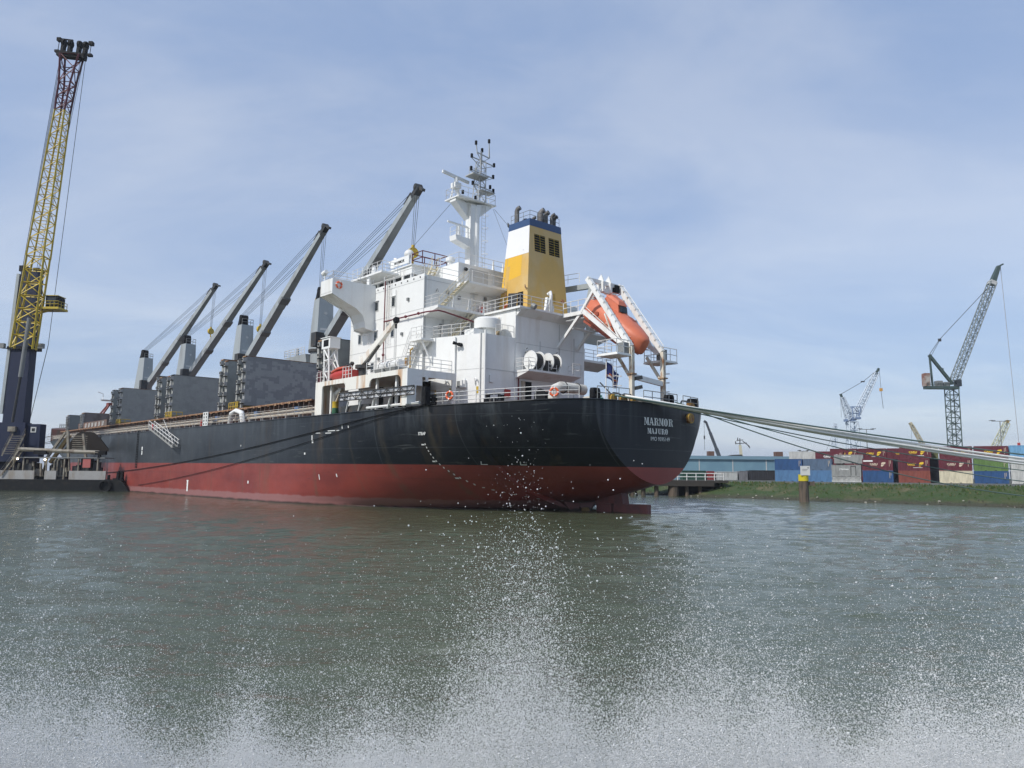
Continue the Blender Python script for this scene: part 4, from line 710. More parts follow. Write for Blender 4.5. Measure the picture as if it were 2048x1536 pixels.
b = MB(); b.tube([(27.2, 14.0, 8.35), (27.3, 14.0, 9.7), (27.0, 13.9, 10.4), (26.4, 13.8, 10.7), (25.9, 13.8, 10.6)], .26, 10); part('vent_trunk', b, WHITE, ship, smooth=45); b = MB(); b.bar((27.0, 14.3, 8.4), (25.4, 14.1, 10.8), .3, .1); part('spar', b, BEIGE, ship)
# ---------------------------------------------------------------- stern davit with free-fall lifeboat
YP, YS = .7, -3.5
b = MB()
for y in (YP, YS):
    b.bar((6.4, y, 20.4), (1.55, y, 13.7), .36, .46); b.bar((6.9, y, 17.5), (1.9, y, 13.6), .26, .38)
    b.bar((4.6, y, 18.0), (6.8, y, 17.6), .2) if False else b.bar((5.6, y, 19.3), (7.2, y, 17.4), .24)
    b.bar((4.1, y, 17.0), (2.6, y, 14.2), .14)
dv = part('lifeboat_davit', b, WHITE, ship)
b = MB()
for i in range(11):
    for y in (YS, YP): p = V((6.1, y, 20.2)).lerp(V((1.7, y, 14.1)), i/10); b.bar(p+V((0, -.28, .12)), p+V((0, .28, .12)), .1, .1)
part('beam_step', b, WHITE2, dv)
b = MB(); b.tube([(6.2, YS-.3, 20.5), (1.6, YS-.3, 14.3)], .035); b.tube([(6.6, YP+.25, 17.9), (2.2, YP+.25, 14.2)], .035); b.bar((4.4, YP, 16.9), (3.6, YP, 15.0), .12); b.bar((4.4, YS, 16.9), (3.6, YS, 15.0), .12); b.bar((3.0, YP, 14.5), (3.0, YS, 14.5), .16); b.bar((5.0, YP, 16.1), (5.0, YS, 16.1), .16); part('davit_brace', b, WHITE2, dv)
for y in (YP, YS):
    b = MB(); b.bar((1.45, y, 8.7), (1.45, y, 13.7), .34, .34); b.bar((1.45, y, 10.9), (3.2, y, 13.4), .22); part('davit_post', b, WRUST, dv)
    b = MB(); b.box(1.15, 1.75, y-.3, y+.3, 11.35, 11.45); part('post_flange', b, RUST, dv)
b = MB(); b.bar((1.45, YP-.2, 11.2), (1.45, YS+.2, 10.9), .26, .42); part('cross_beam', b, WHITE, dv)
b = MB(); b.bar((6.3, YP-.3, 20.25), (6.3, YS+.3, 20.25), .3, .35)
for y in (-.9, -1.9): b.prism([(6.9, 20.3), (5.9, 20.3), (6.2, 21.0)], 1, y-.05, y+.05); b.box(5.9, 6.7, y-.12, y+.12, 19.4, 20.3)
b.bar((6.2, -.6, 19.5), (6.2, -2.8, 19.4), .3, .25); part('winch_beam', b, WHITE, dv)
b = MB(); b.box(6.0, 6.7, YS+.35, YS+.9, 19.6, 20.3); part('winch_motor', b, BLACK, dv); b = MB(); b.tube([(6.2, -2.6, 19.4), (5.4, -1.6, 18.9)], .03); part('hoist_wire', b, WIRE, dv)
for y0, y1 in ((YP+.1, YP+1.9), (YS-2.0, YS-.1)):
    b = MB(); b.box(1.4, 3.6, y0, y1, 12.95, 13.05); b.box(1.35, 3.65, y0-.03, y1+.03, 12.85, 12.95); pf = part('davit_platform', b, WHITE, dv)
    f = MB(); f.rail([(1.45, y0, 13.05), (1.45, y1, 13.05), (3.55, y1, 13.05), (3.55, y0, 13.05)], 1.1, 2, .9, .035); part('railing', f, RAILW, dv)
    b = MB(); b.box(1.6, 2.3, y0+.1 if y0 > 0 else y1-.7, y0+.7 if y0 > 0 else y1-.1, 13.05, 14.0); part('winch_cabinet', b, MIDG, dv)
    f = MB(); c = y0+.7 if y0 > 0 else y0+.5; f.ladder((2.6, c, 8.9), (2.6, c, 13.0), (0, 1, 0), .45, .35)
    for z in (10.4, 11.2, 12.0): f.tube([(2.6, c-.25, z), (2.1, c-.3, z), (1.9, c, z), (2.1, c+.3, z), (2.6, c+.25, z)], .025)
    part('davit_ladder', f, RAILW, dv)
for z in (11.0, 10.2): f = MB(); f.bar((1.3, YP-.2, z), (1.0, YP-.75, z+.15), .3, .3); f.bar((1.4, YP-.1, z-.1), (1.3, YP-.5, z), .08); part('floodlight', f, DKGREY, dv)
# access walkway
b = MB(); b.box(6.6, 10.7, -3.4, -.6, 17.8, 17.95); b.box(6.5, 10.7, -.65, -.5, 17.6, 17.95); b.box(6.5, 6.65, -3.4, -.5, 17.6, 17.95); wk = part('access_walkway', b, WHITE, dv)
b = MB()
for y in (-.7, -3.3): b.bar((11.49, y, 14.9), (8.6, y, 17.7), .22, .26)
b.tube([(9.6, -.7, 16.5), (9.6, -3.3, 16.5)], .1, 6); b.box(7.4, 10.6, -3.2, -.8, 17.3, 17.4); part('walkway_strut', b, WHITE, dv)
f = MB(); f.rail([(10.7, -.6, 17.95), (6.9, -.6, 17.95), (6.7, -2.0, 17.95)], 1.05, 2, 1.0, .04); part('railing', f, RAILW, dv)
# deck crane pedestal behind the casing, starboard side
b = MB(); b.cyl((11.2, -5.3, 17.0), (11.2, -5.3, 19.6), .75, 16); sp_ = part('stores_crane', b, WHITE, ship); b = MB(); b.cyl((11.2, -5.3, 19.6), (11.2, -5.3, 19.85), .9, 16); part('slew_ring', b, BLACK, sp_); b = MB(); b.hexa([(10.6, -5.8, 19.85), (11.8, -5.8, 19.85), (11.8, -4.8, 19.85), (10.6, -4.8, 19.85)], [(10.9, -5.6, 21.6), (11.5, -5.6, 21.6), (11.5, -5.0, 21.6), (10.9, -5.0, 21.6)]); b.bar((11.2, -5.3, 21.6), (18.5, -5.6, 22.1), .5, .5); part('jib', b, GREYC, sp_)
f = MB(); f.rail([(13, -5.2, 22.2), (18, -5.4, 22.6)], 1.0, 2, 1.6); part('railing', f, RAILW, sp_)
lb = thing('lifeboat', 'orange enclosed free-fall lifeboat tilted on the white stern davit', 'lifeboat', (4.5, -1.4, 15.5))
a0, dd = V((8.1, -1.4, 18.15)), V((-6.5, 0, -3.95))
b = MB(); dn, sd, un = boat_hull(b, a0, dd, [(0, .75, .7, .5), (.015, .95, 1.0, .75), (.08, 1.2, 1.3, .95), (.22, 1.33, 1.4, 1.05), (.45, 1.38, 1.36, 1.15), (.65, 1.3, 1.16, 1.2), (.82, 1.12, .86, 1.2), (.93, .85, .62, 1.16), (.985, .5, .42, 1.08), (1.0, .3, .3, .95)]); part('hull', b, ORANGE, lb, smooth=55)
def lbp(s, y, h): return a0+dd*s+sd*y+un*h
b = MB()
for g in (1, -1):
    ln = [lbp(s, g*w, h) for s, w, h in ((0.02, .85, -.3), (.1, 1.17, -.32), (.22, 1.33, -.32), (.45, 1.38, -.32), (.65, 1.31, -.32), (.82, 1.1, -.3), (.92, .82, -.25), (.99, .3, -.2))]
    b.tube(ln, .06, 5)
for s in (.12, .14): b.tube([lbp(s, 1.2*math.cos(R(t)), 1.14*max(math.sin(R(t)), -.2)) for t in range(0, 181, 15)], .05, 5)
part('rubbing_strake', b, mat('dark orange', (.33, .08, .045), .5, fine=.05), lb)
b = MB(); b.hexa([lbp(.2, -.66, 1.05), lbp(.55, -.66, .9), lbp(.55, .66, .9), lbp(.2, .66, 1.05)], [lbp(.24, -.54, 2.05), lbp(.44, -.54, 1.9), lbp(.44, .54, 1.9), lbp(.24, .54, 2.05)]); b.hexa([lbp(.22, -.6, 2.0), lbp(.47, -.6, 1.82), lbp(.47, .6, 1.82), lbp(.22, .6, 2.0)], [lbp(.25, -.4, 2.25), lbp(.42, -.4, 2.1), lbp(.42, .4, 2.1), lbp(.25, .4, 2.25)]); wt = part('wheelhouse', b, ORANGE, lb)
b = MB(); b.hexa([lbp(.5, -.45, 1.35), lbp(.525, -.45, 1.35), lbp(.525, .45, 1.35), lbp(.5, .45, 1.35)], [lbp(.46, -.4, 1.78), lbp(.485, -.4, 1.78), lbp(.485, .4, 1.78), lbp(.46, .4, 1.78)])
for g in (1, -1): b.hexa([lbp(.25, g*.52, 1.25), lbp(.42, g*.52, 1.2), lbp(.42, g*.63, 1.2), lbp(.25, g*.63, 1.25)], [lbp(.27, g*.48, 1.7), lbp(.4, g*.48, 1.6), lbp(.4, g*.575, 1.6), lbp(.27, g*.575, 1.7)])
part('window', b, GLASS, wt)
b = MB(); b.hexa([lbp(.74, -1.1, -.75), lbp(.9, -.82, -.7), lbp(.9, .82, -.7), lbp(.74, 1.14, -.75)], [lbp(.74, -1.1, -.5), lbp(.9, -.82, -.45), lbp(.9, .82, -.45), lbp(.74, 1.14, -.5)]); part('red_panel', b, ORED, lb)
b = MB()
for i, s in enumerate((.12, .24, .36, .48, .6, .72, .84)):
    w = 1.36 if .2 < s < .6 else 1.2 if s < .8 else 1.02
    b.bar(lbp(s, w*.985, .05), lbp(s+.02, w*.985, .05), .05, .05); b.bar(lbp(s, -w*.985, .05), lbp(s+.02, -w*.985, .05), .05, .05)
for s in (.06, .2, .5): b.bar(lbp(s, 1.3 if s > .1 else 1.02, -.5), lbp(s+.03, 1.3 if s > .1 else 1.04, -.5), .06, .05)
part('reflective_strip', b, mat('reflective', (.8, .8, .78), .3, fine=0), lb)
b = MB(); b.tube([lbp(.05, 1.1, .2), lbp(.2, 1.38, -.05), lbp(.35, 1.42, .1), lbp(.5, 1.42, -.1), lbp(.65, 1.35, .1), lbp(.8, 1.12, -.05)], .02); part('grab_line', b, WIRE, lb)
for s in (.3, .62): b = MB(); b.cyl(lbp(s, 1.2, .3), lbp(s, 1.42 if s < .5 else 1.34, .3), .22, 14); b.cyl(lbp(s, 1.2, .3), lbp(s, 1.45 if s < .5 else 1.37, .3), .12, 10); part('side_hatch', b, MC['dark orange'], lb)
b = MB(); b.tube([lbp(.1, -.9, 1.35), lbp(.1, .9, 1.35)], .06, 6); b.bar(lbp(.6, -.25, 1.18), lbp(.68, -.25, 1.08), .5, .1); b.tube([lbp(.24, .5, 2.05), lbp(.3, .5, 2.5), lbp(.3, -.5, 2.5), lbp(.24, -.5, 2.05)], .035, 5); part('deck_fitting', b, MC['dark orange'], lb)
for g in (1, -1): b = MB(); b.bar(lbp(.08, g*.75, -1.02), lbp(.9, g*.55, -1.25), .14, .2); part('keel_skid', b, MC['dark orange'], lb)
# ensign
fl = thing('ensign', 'blue ensign with white and orange bands on a staff at the stern', 'flag', (3.0, 2.1, 8.9))
b = MB(); b.tube([(3.0, 2.2, 8.8), (3.0, 2.1, 12.6)], .045, 6); part('flagstaff', b, RAILW, fl)
b = MB(); W_, H_ = 12, 8; vs = []
for i in range(W_+1):
    for j in range(H_+1):
        s, t = i/W_, j/H_; droop = .95*s**1.3
        vs.append((3.0-.35*math.sin(s*6)*s-.1*s, 2.08-1.55*s+.25*(1-t)*s, 12.4-1.35*(1-t)*(1-.1*s)-droop+.12*math.sin(s*7+t*2)*s))
def fmat(i, j): t = (j+.5)/H_-.12-.28*(i/W_); return 1 if .06 < t < .15 else 2 if -.04 < t <= .06 else 0
for i in range(W_):
    for j in range(H_): pass
b.v = [V(p) for p in vs]; b.f = [(i*(H_+1)+j, (i+1)*(H_+1)+j, (i+1)*(H_+1)+j+1, i*(H_+1)+j+1) for i in range(W_) for j in range(H_)]; b.m = [fmat(i, j) for i in range(W_) for j in range(H_)]
k = len(b.v); b.v += [v+V((-.012, -.006, 0)) for v in b.v]; b.f += [tuple(q+k for q in f)[::-1] for f in b.f]; b.m += b.m
part('flag_cloth', b, [mat('flag blue', (.03, .05, .2), .8, fine=.05), mat('flag orange', (.6, .16, .05), .8, fine=0), mat('flag white', (.75, .75, .75), .8, fine=0)], fl, smooth=True)
# ---------------------------------------------------------------- poop equipment
def edge(X, dy=0.0): return V((X, lerp_tab(YD, X)-dy, lerp_tab(ZD, X)))
f = MB(); pts = [edge(x, .15) for x in (12.2, 10.5, 9, 7.5, 6, 4.5, 3, 2, 1.2, .7)]; f.rail(pts, 1.0, 3, 1.5, .03); part('poop_railing', f, RAILW, ship)
f = MB()
for y0, y1 in ((6.3, 3.1), (1.5, -3.1), (-4.1, -7.0)): f.rail([(tr_x(y0)+.25, y0, 8.85), (tr_x(y1)+.25, y1, 8.85)], 1.0, 2, 1.2, .035)
part('stern_railing', f, MIDG, ship)
def chock(c, ax, w=.9, h=.95):
    b = MB(); c = V(c); ax = V(ax).normalized(); sd = V((-ax.y, ax.x, 0)); K = 14
    o = [c+sd*w/2*math.copysign(min(1, abs(math.cos(t))*1.25), math.cos(t))+V((0, 0, h*.5+h*.5*math.copysign(min(1, abs(math.sin(t))*1.25), math.sin(t)))) for t in [2*math.pi*i/K for i in range(K)]]
    q = [c+sd*w*.26*math.cos(2*math.pi*i/K)+V((0, 0, h*.5+h*.28*math.sin(2*math.pi*i/K))) for i in range(K)]
    for g in (-1, 1):
        vs = [p+ax*.18*g for p in o]+[p+ax*.18*g for p in q]; b.add(vs, [(i, (i+1) % K, (i+1) % K+K, i+K)[::g] for i in range(K)])
    b.add([p-ax*.18 for p in o]+[p+ax*.18 for p in o], [(i, (i+1) % K, (i+1) % K+K, i+K) for i in range(K)]); b.add([p-ax*.18 for p in q]+[p+ax*.18 for p in q], [(i, i+K, (i+1) % K+K, (i+1) % K) for i in range(K)])
    part('fairlead', b, BLACK, ship)
chock((1.0, 5.7, 8.8), (1, .15, 0), 1.0, 1.0); chock((.3, -2.75, 8.85), (1, 0, 0), 1.0, 1.0); chock((.9, -7.0, 8.85), (1, -.2, 0), 1.1, 1.0); chock((11.6, 13.5, 8.45), (.3, 1, 0), 1.0, .9)
for y in (4.75, 3.5, 2.2, -5.5):
    b = MB(); b.cyl((.15, y, 8.62), (.15, y, 9.3), .3, 12); b.cyl((.05, y-.02, 8.95), (-.12, y-.02, 8.95), .38, 14); part('mooring_roller', b, ROLLY, ship)
for y0, y1 in ((4.4, 3.4), (3.1, 2.0), (-4.6, -5.5), (-5.8, -6.7)): b = MB(); b.tube([(.4, y0, 8.85), (.4, y0, 9.35), (.4, y0-.15, 9.48), (.4, y1+.15, 9.48), (.4, y1, 9.35), (.4, y1, 8.85)], .07, 6); part('roller_frame', b, BLACK, ship)
b = MB(); b.cyl((-.72, -4.5, 7.9), (-.45, -4.5, 7.9), .42, 18); part('panama_lead', b, ROLLY, ship); b = MB(); b.cyl((-.75, -4.55, 7.75), (-.7, -4.55, 7.75), .16, 10); part('lead_hole', b, RUST, ship)
# mooring winch and big vent pipes
b = MB(); b.tube([(6.1, 5.2, 8.5), (6.1, 5.2, 9.6), (6.05, 5.0, 10.15), (6.0, 4.5, 10.35), (6.0, 1.6, 10.3)], .45, 14); part('vent_trunk', b, mat('vent grey white', (.6, .6, .56), .5, c2=(.4, .38, .33), scale=1.5, lo=.5, hi=.7, fine=.08), ship, smooth=45)
for y in (4.1, 2.5): b = MB(); b.torus((6.0, y, 10.32), (0, 1, 0), .47, .06, 18, 5); part('pipe_band', b, DKGREY, ship)
mw = thing('mooring_winch', 'green and beige mooring winch with black drums on the stern deck', 'winch', (8.6, 3.6, 8.5)); b = MB(); b.box(8.0, 9.4, 2.6, 4.4, 8.5, 8.9); b.box(8.4, 9.1, 2.5, 2.9, 8.9, 10.0); part('winch_bed', b, BEIGE, mw); b = MB(); b.cyl((8.7, 3.0, 9.7), (8.7, 4.2, 9.7), .5, 14); b.cyl((8.7, 4.15, 9.7), (8.7, 4.3, 9.7), .7, 14); part('drum', b, BLACK, mw); b = MB(); b.tube([(8.7, 3.1+.1*i, 9.9+.45*math.cos(i*1.5)) for i in range(11)], .05, 4); part('rope_on_drum', b, mat('faded rope', (.4, .25, .2), .8), mw)
for x, y, lab in ((3.0, 3.3, 'heap of green mooring rope on the stern deck behind the rail'),): t = MB(); [t.torus((x+.05*i, y+.06*i*(-1)**i, 9.0+.1*i), (.1*(-1)**i, .1, 1), .65-.05*i, .07, 22, 5) for i in range(6)]; solo('rope_coil', t, mat('bright green rope', (.03, .2, .13), .85, fine=.1), lab, 'rope', (x, y, 8.8))
t = MB(); t.lathe((1.9, 5.2, 8.72), [(.7, 0), (.75, .25), (.6, .45), (.2, .5)], 16); part('hatch_lid', t, BEIGE, ship, smooth=40)
t = MB(); t.lathe((2.0, -.2, 8.8), [(.9, 0), (.9, .35), (.7, .6), (.2, .7)], 16); part('winch_cover', t, BEIGE, ship, smooth=40)
b = MB(); b.tube([(4.6, 1.1, 10.9), (3.2, -.2, 8.9)], .06, 5); part('boat_hook_rail', b, DKGREY, ship)
b = MB(); b.box(8.6, 10.2, 8.6, 9.3, 8.5, 8.7); b.tube([(10.3, 9, 8.5), (10.3, 9, 9.6), (8.5, 9, 9.6), (8.5, 9, 8.5)], .07, 6); b.box(8.7, 10.1, 8.7, 9.2, 8.9, 9.2); part('roller_bollard', b, DKGREY, ship)
b = MB()
for x in (7.4, 8.3): b.cyl((x, 10.6, 8.45), (x, 10.6, 9.05), .22, 10)
part('bollard', b, BLACK, ship)
for x, z, y in ((10.9, 8.7, 7.9), (10.9, 8.7, 6.3)): b = MB(); b.box(11.46, 11.5, y-.35, y+.35, 8.6, 9.9); part('dark_opening', b, BLACK, blk)
for y in (4.35+.0, ): b = MB(); b.box(11.3, 11.46, 5.35, 5.95, 9.7, 10.4); part('hose_box', b, ORED, blk)
b = MB(); b.box(11.35, 11.47, 7.3, 7.7, 10.9, 11.5); part('junction_box', b, WHITE, blk)
def ring(c, ax, lab, grp='lifebuoys hung on the ship'):
    t = thing('lifebuoy', lab, 'lifebuoy', c, grp); b = MB(); b.torus(c, ax, .29, .085, 28, 10); part('ring', b, BUOY, t, smooth=True); b = MB(); ax = V(ax).normalized(); a = ax.orthogonal().normalized(); e = ax.cross(a)
    for i in range(4):
        d = a*math.cos(.6+i*math.pi/2)+e*math.sin(.6+i*math.pi/2); tg = ax.cross(d); b.cyl(V(c)+d*.31-tg*.04, V(c)+d*.31+tg*.04, .1, 10)
    part('reflective_band', b, mat('reflective', (.8, .8, .78), .3, fine=0), t)
pe = lambda x, z: (x, lerp_tab(YD, x)+.02, z)
ring(pe(1.85, 9.25), (-.7, .7, .0), 'orange lifebuoy on the stern quarter rail beside the big vent pipe'); ring(pe(9.7, 9.2), (-.35, .95, 0), 'orange lifebuoy on the rail by the black fairlead under the white block'); 
ring((15.9, 2.0, 19.0), (0, 1, .1), 'orange lifebuoy beside the open funnel door'); ring((26.45, 14.3, 20.95), (-1, 0, .0), 'red lifebuoy in its rack on the port bridge wing')
t = thing('fire_extinguisher', 'red extinguisher cabinet behind the funnel deck railing', 'fire extinguisher', (17.6, 3.6, 18)); b = MB(); b.cyl((17.6, 3.6, 18), (17.6, 3.6, 18.95), .3, 12); b.ball((17.6, 3.6, 18.95), .3, 10); part('cabinet', b, ORED, t, smooth=40)
# ---------------------------------------------------------------- main deck forward of the house
f = MB(); f.rail([(30, 14.8, 8.33), (154, 14.8, 8.33)], 1.05, 3, 1.9, .03); part('side_railing', f, RAILG, ship)
f = MB(); f.tube([(30, 13.6, 8.95), (153, 13.6, 8.95)], .2, 8); f.tube([(30, 13.9, 9.3), (153, 13.9, 9.3)], .09, 6); part('deck_pipe', f, BEIGE, ship, smooth=50)
f = MB()
for i in range(40): f.box(31+i*3.1, 31.3+i*3.1, 13.3, 14.1, 8.33, 8.8)
part('pipe_saddle', f, MIDG, ship)
f = MB(); f.box(35, 154, 11.55, 11.8, 8.33, 10.4); f.box(35, 154, -11.8, -11.55, 8.33, 10.4); f.box(34.9, 154, 11.5, 12.35, 10.4, 10.52); part('hatch_coaming', f, COAM, ship)
f = MB()
for i in range(96): x = 35.6+i*1.23; f.prism([(11.8, 8.4), (12.5, 8.4), (12.3, 10.4), (11.8, 10.4)], 0, x, x+.1)
part('coaming_stay', f, COAM, ship)
f = MB()
for i in range(60): x = 36+i*1.95+rnd.uniform(-.3, .3); f.box(x, x+rnd.uniform(.3, .9), 12.3, 12.42, 10.28, 10.56)
f.box(34.9, 154, 12.28, 12.4, 10.38, 10.54); part('coaming_rail', f, RUST, ship)
f = MB()
for x, y, z, dx, dz in ((62.4, 13.2, 8.4, 1.0, 1.1), (60.9, 14.2, 8.4, .6, .8), (41, 13.0, 8.4, 1.2, .8), (79.5, 14.6, 8.4, .5, 1.0)): f.box(x, x+dx, y, y+.3, z, z+dz)
part('red_box', f, ORED, ship); f = MB()
for x in (59.8, 47.5, 37): f.box(x, x+.9, 12.5, 12.9, 9.2, 9.8)
part('blue_box', f, BLUEM, ship)
f = MB()
for x in (56.8, 81.8, 109): 
    f.rail([(x-1.6, 12.2, 10.4), (x+1.2, 12.2, 10.4)], 1.0, 2, .7, .05)
    f.rail([(x-1.2, 10.5, 10.4), (x-1.2, 12.2, 10.4)], 1.0, 2, .7, .05)
part('yellow_railing', f, YMET, ship)
f = MB(); f.tube([(52.0, 14.3, 8.4), (51.6, 14.3, 9.6), (50.2, 14.3, 9.9), (48.6, 14.3, 9.6), (48.0, 14.3, 8.4)], .3, 8); part('pipe_bend', f, WHITE, ship, smooth=45)
b = MB(); b.box(57.4, 59.1, 14.9, 15.0, 8.35, 10.1); lbd = part('draught_board', b, mat('board white', (.66, .67, .65), .5, fine=.06), ship); 
for i in range(4):
    for x in (57.85, 58.65): b = MB(); b.cyl((x, 15.0, 8.6+.42*i), (x, 15.02, 8.6+.42*i), .14, 10); part('round_hole', b, BLACK, lbd)
# lowered accommodation ladder
b = MB(); a, e = V((78.4, 15.45, 8.7)), V((67.2, 15.6, 5.85))
for g in (-.35, .35): b.bar(a+V((0, g, 0)), e+V((0, g, 0)), .08, .22)
for i in range(28): p = a.lerp(e, i/28); b.bar(p+V((0, -.35, 0)), p+V((0, .35, 0)), .2, .05)
b.box(66.6, 67.6, 15.15, 16.0, 5.75, 5.85); al = part('accommodation_ladder', b, mat('ladder grey', (.3, .3, .28), .5, fine=.1), ship)
b = MB()
for g in (-.35, .35):
    for hh in (.55, 1.05): b.tube([a+V((0, g, hh)), e+V((0, g, hh)), e+V((-.5, g, hh-.1))], .04)
    for i in range(9): p = a.lerp(e, i/8)+V((0, g, 0)); b.tube([p, p+V((0, 0, 1.05))], .035)
b.tube([(68, 15.5, 6.2), (74.5, 15.0, 9.8)], .03); part('ladder_rail', b, RAILW, al)
# ---------------------------------------------------------------- folded hatch covers
STACKS = [(33.4, 11.2, 16.9, HGREY), (34.7, 11.2, 16.8, HGREY), (54.8, 11.0, 17.2, HPATCH), (56.3, 11.0, 17.0, HGREY), (60.7, 11.0, 17.2, HGREY), (62.2, 11.0, 17.5, HGREY), (82.2, 10.8, 17.15, HGREY), (83.8, 10.8, 17.1, HGREY), (87.6, 10.8, 17.2, HGREY), (88.9, 10.8, 17.5, HGREY), (109.6, 10.9, 17.1, HGREY), (111.1, 10.9, 17.1, HGREY), (115.2, 10.9, 17.1, HGREY), (136.3, 10.7, 13.9, HBROWN), (137.6, 10.7, 13.9, HBROWN), (149.4, 10.8, 14.0, HGREEN), (150.6, 10.8, 14.0, HGREEN)]
for i, (x, z0, z1, m) in enumerate(STACKS):
    b = MB(); b.box(x-.35, x+.35, -11.7, 11.7, z0, z1); hc_ = part('hatch_cover', b, m, ship)
    b = MB(); b.box(x-.45, x+.45, 11.65, 11.85, z1-.12, z1+.02); b.box(x-.4, x+.4, -11.7, 11.7, z1, z1+.06); part('edge_strip', b, RUST if i % 3 else DKGREY, hc_)
    b = MB()
    for k in range(5):
        z = z0+.5+(z1-z0-1.0)*k/4; b.box(x-.5, x-.08, 11.72, 12.15, z-.24, z+.22); b.box(x-.05, x+.3, 11.72, 11.95, z-1.15, z-.25) if (k+i) % 3 else None
    part('hinge_bracket', b, mat('hinge pale', (.42, .42, .4), .6, c2=(.2, .19, .17), scale=1.5, lo=.5, hi=.65, fine=.15), hc_)
    b = MB()
    for k in range(5): z = z0+.5+(z1-z0-1.0)*k/4; b.box(x-.4, x-.2, 12.13, 12.19, z-.12, z+.12); b.box(x-.2, x+.2, 11.72, 12.0, z-.36, z-.27)
    part('hinge_pin', b, BLACK, hc_)
b = MB(); YW_ = mat('faded yellow line', (.38, .26, .06), .7, fine=.3)
for (y0, z0), (y1, z1) in (((2.2, 16.4), (4.4, 14.6)), ((4.5, 14.2), (5.6, 11.9))): b.add([(109.24, y0, z0), (109.24, y0+.5, z0), (109.24, y1+.5, z1), (109.24, y1, z1)], [(0, 1, 2, 3), (3, 2, 1, 0)])
part('painted_line', b, YW_, ship)
b = MB(); arc = [(-3.5+3.4*(1-math.cos(t)), 11.5+4.2*math.sin(t)) for t in [R(8*i) for i in range(10)]]
b.tube([(109.23, y-2.2, z) for y, z in [(2.2-1.9*math.sin(R(9*i)), 11.6+4.6*(1-math.cos(R(9*i)))*1.0) for i in range(11)]], .06, 4); part('painted_line', b, mat('pale line', (.42, .4, .34), .7), ship)
b = MB()
for x, z0, z1 in ((54.8, 10.5, 11.05), (82.2, 10.5, 10.9), (109.6, 10.5, 10.95)): b.box(x-2.5, x+1.8, -11.5, 11.5, 9.5, 10.45)
part('cross_deck', b, DKGREY, ship)
b = MB()
for x0, x1 in ((37, 52.5), (64.5, 80), (91, 107), (118, 135)):
    for k in range(7): pass
# lettering on the far coaming
b = text_mb('SEAPOWER', .9, (131, 11.84, 11.0), (-1, 0, 0), (0, 0, 1), bold=.03, xs=1.5)
b = MB()
for i in range(7):
    x = 137-i*2.6
    for q in ([(0, 0), (.35, 0), (.35, 1.1), (0, 1.1)], [(.5, 0), (1.1, .2), (1.3, 1.1), (.7, 1.1)]): b.add([(x-p[0], 11.86, 10.7+p[1]*.8) for p in q], [(0, 1, 2, 3), (3, 2, 1, 0)])
part('faded_lettering', b, LETTER, ship); b = MB(); b.box(118, 140, 11.6, 11.83, 10.5, 11.8); part('hatch_side', b, COAM, ship)
# foremast, forecastle gear
b = MB(); b.cyl((163, 0, 12), (163, 0, 19.3), .5, 8, .35); b.hexa([(162.4, -2.3, 18.6), (163.6, -2.3, 18.6), (163.6, 2.3, 18.6), (162.4, 2.3, 18.6)], [(162.2, -2.6, 18.9), (163.8, -2.6, 18.9), (163.8, 2.6, 18.9), (162.2, 2.6, 18.9)]); b.tube([(163, -.4, 19), (163, -.4, 21.6)], .14); b.tube([(163, 2.2, 19), (163, 2.2, 20.3), (163, 3.4, 20.7)], .1); part('foremast', b, WHITE, ship)
b = MB(); b.rail([(157, 12.0, 11.3), (163, 9.2, 11.6), (170, 5.3, 12.0), (177, .9, 12.5)], 1.0, 3, 1.5, .05); b.box(158, 162, 5, 8, 11.3, 12.6); b.cyl((166, 3, 11.6), (166, 6, 12.4), .8, 10); part('forecastle_gear', b, HGREEN, ship)
gr = thing('grab_bucket', 'rusty red clamshell grab standing on the far hatch', 'grab', (152, 3, 12.3)); b = MB()
for g in (-1, 1): b.hexa([(150, 3, 12.0), (154, 3, 12.0), (154, 3+g*.4, 12.0), (150, 3+g*.4, 12.0)], [(150, 3, 14.3), (154, 3, 14.3), (154, 3+g*2.8, 14.3), (150, 3+g*2.8, 14.3)])
part('shell', b, mat('grab red', (.2, .04, .03), .6, fine=.12), gr); b = MB()
for dx in (-1.6, 1.6):
    for g in (-1, 1): b.bar((152+dx, 3+g*2.2, 14.2), (152+dx*.5, 3+g*.5, 17.0), .3)
b.box(151, 153, 2.2, 3.8, 16.7, 17.4); part('grab_arm', b, MC['grab red'], gr)
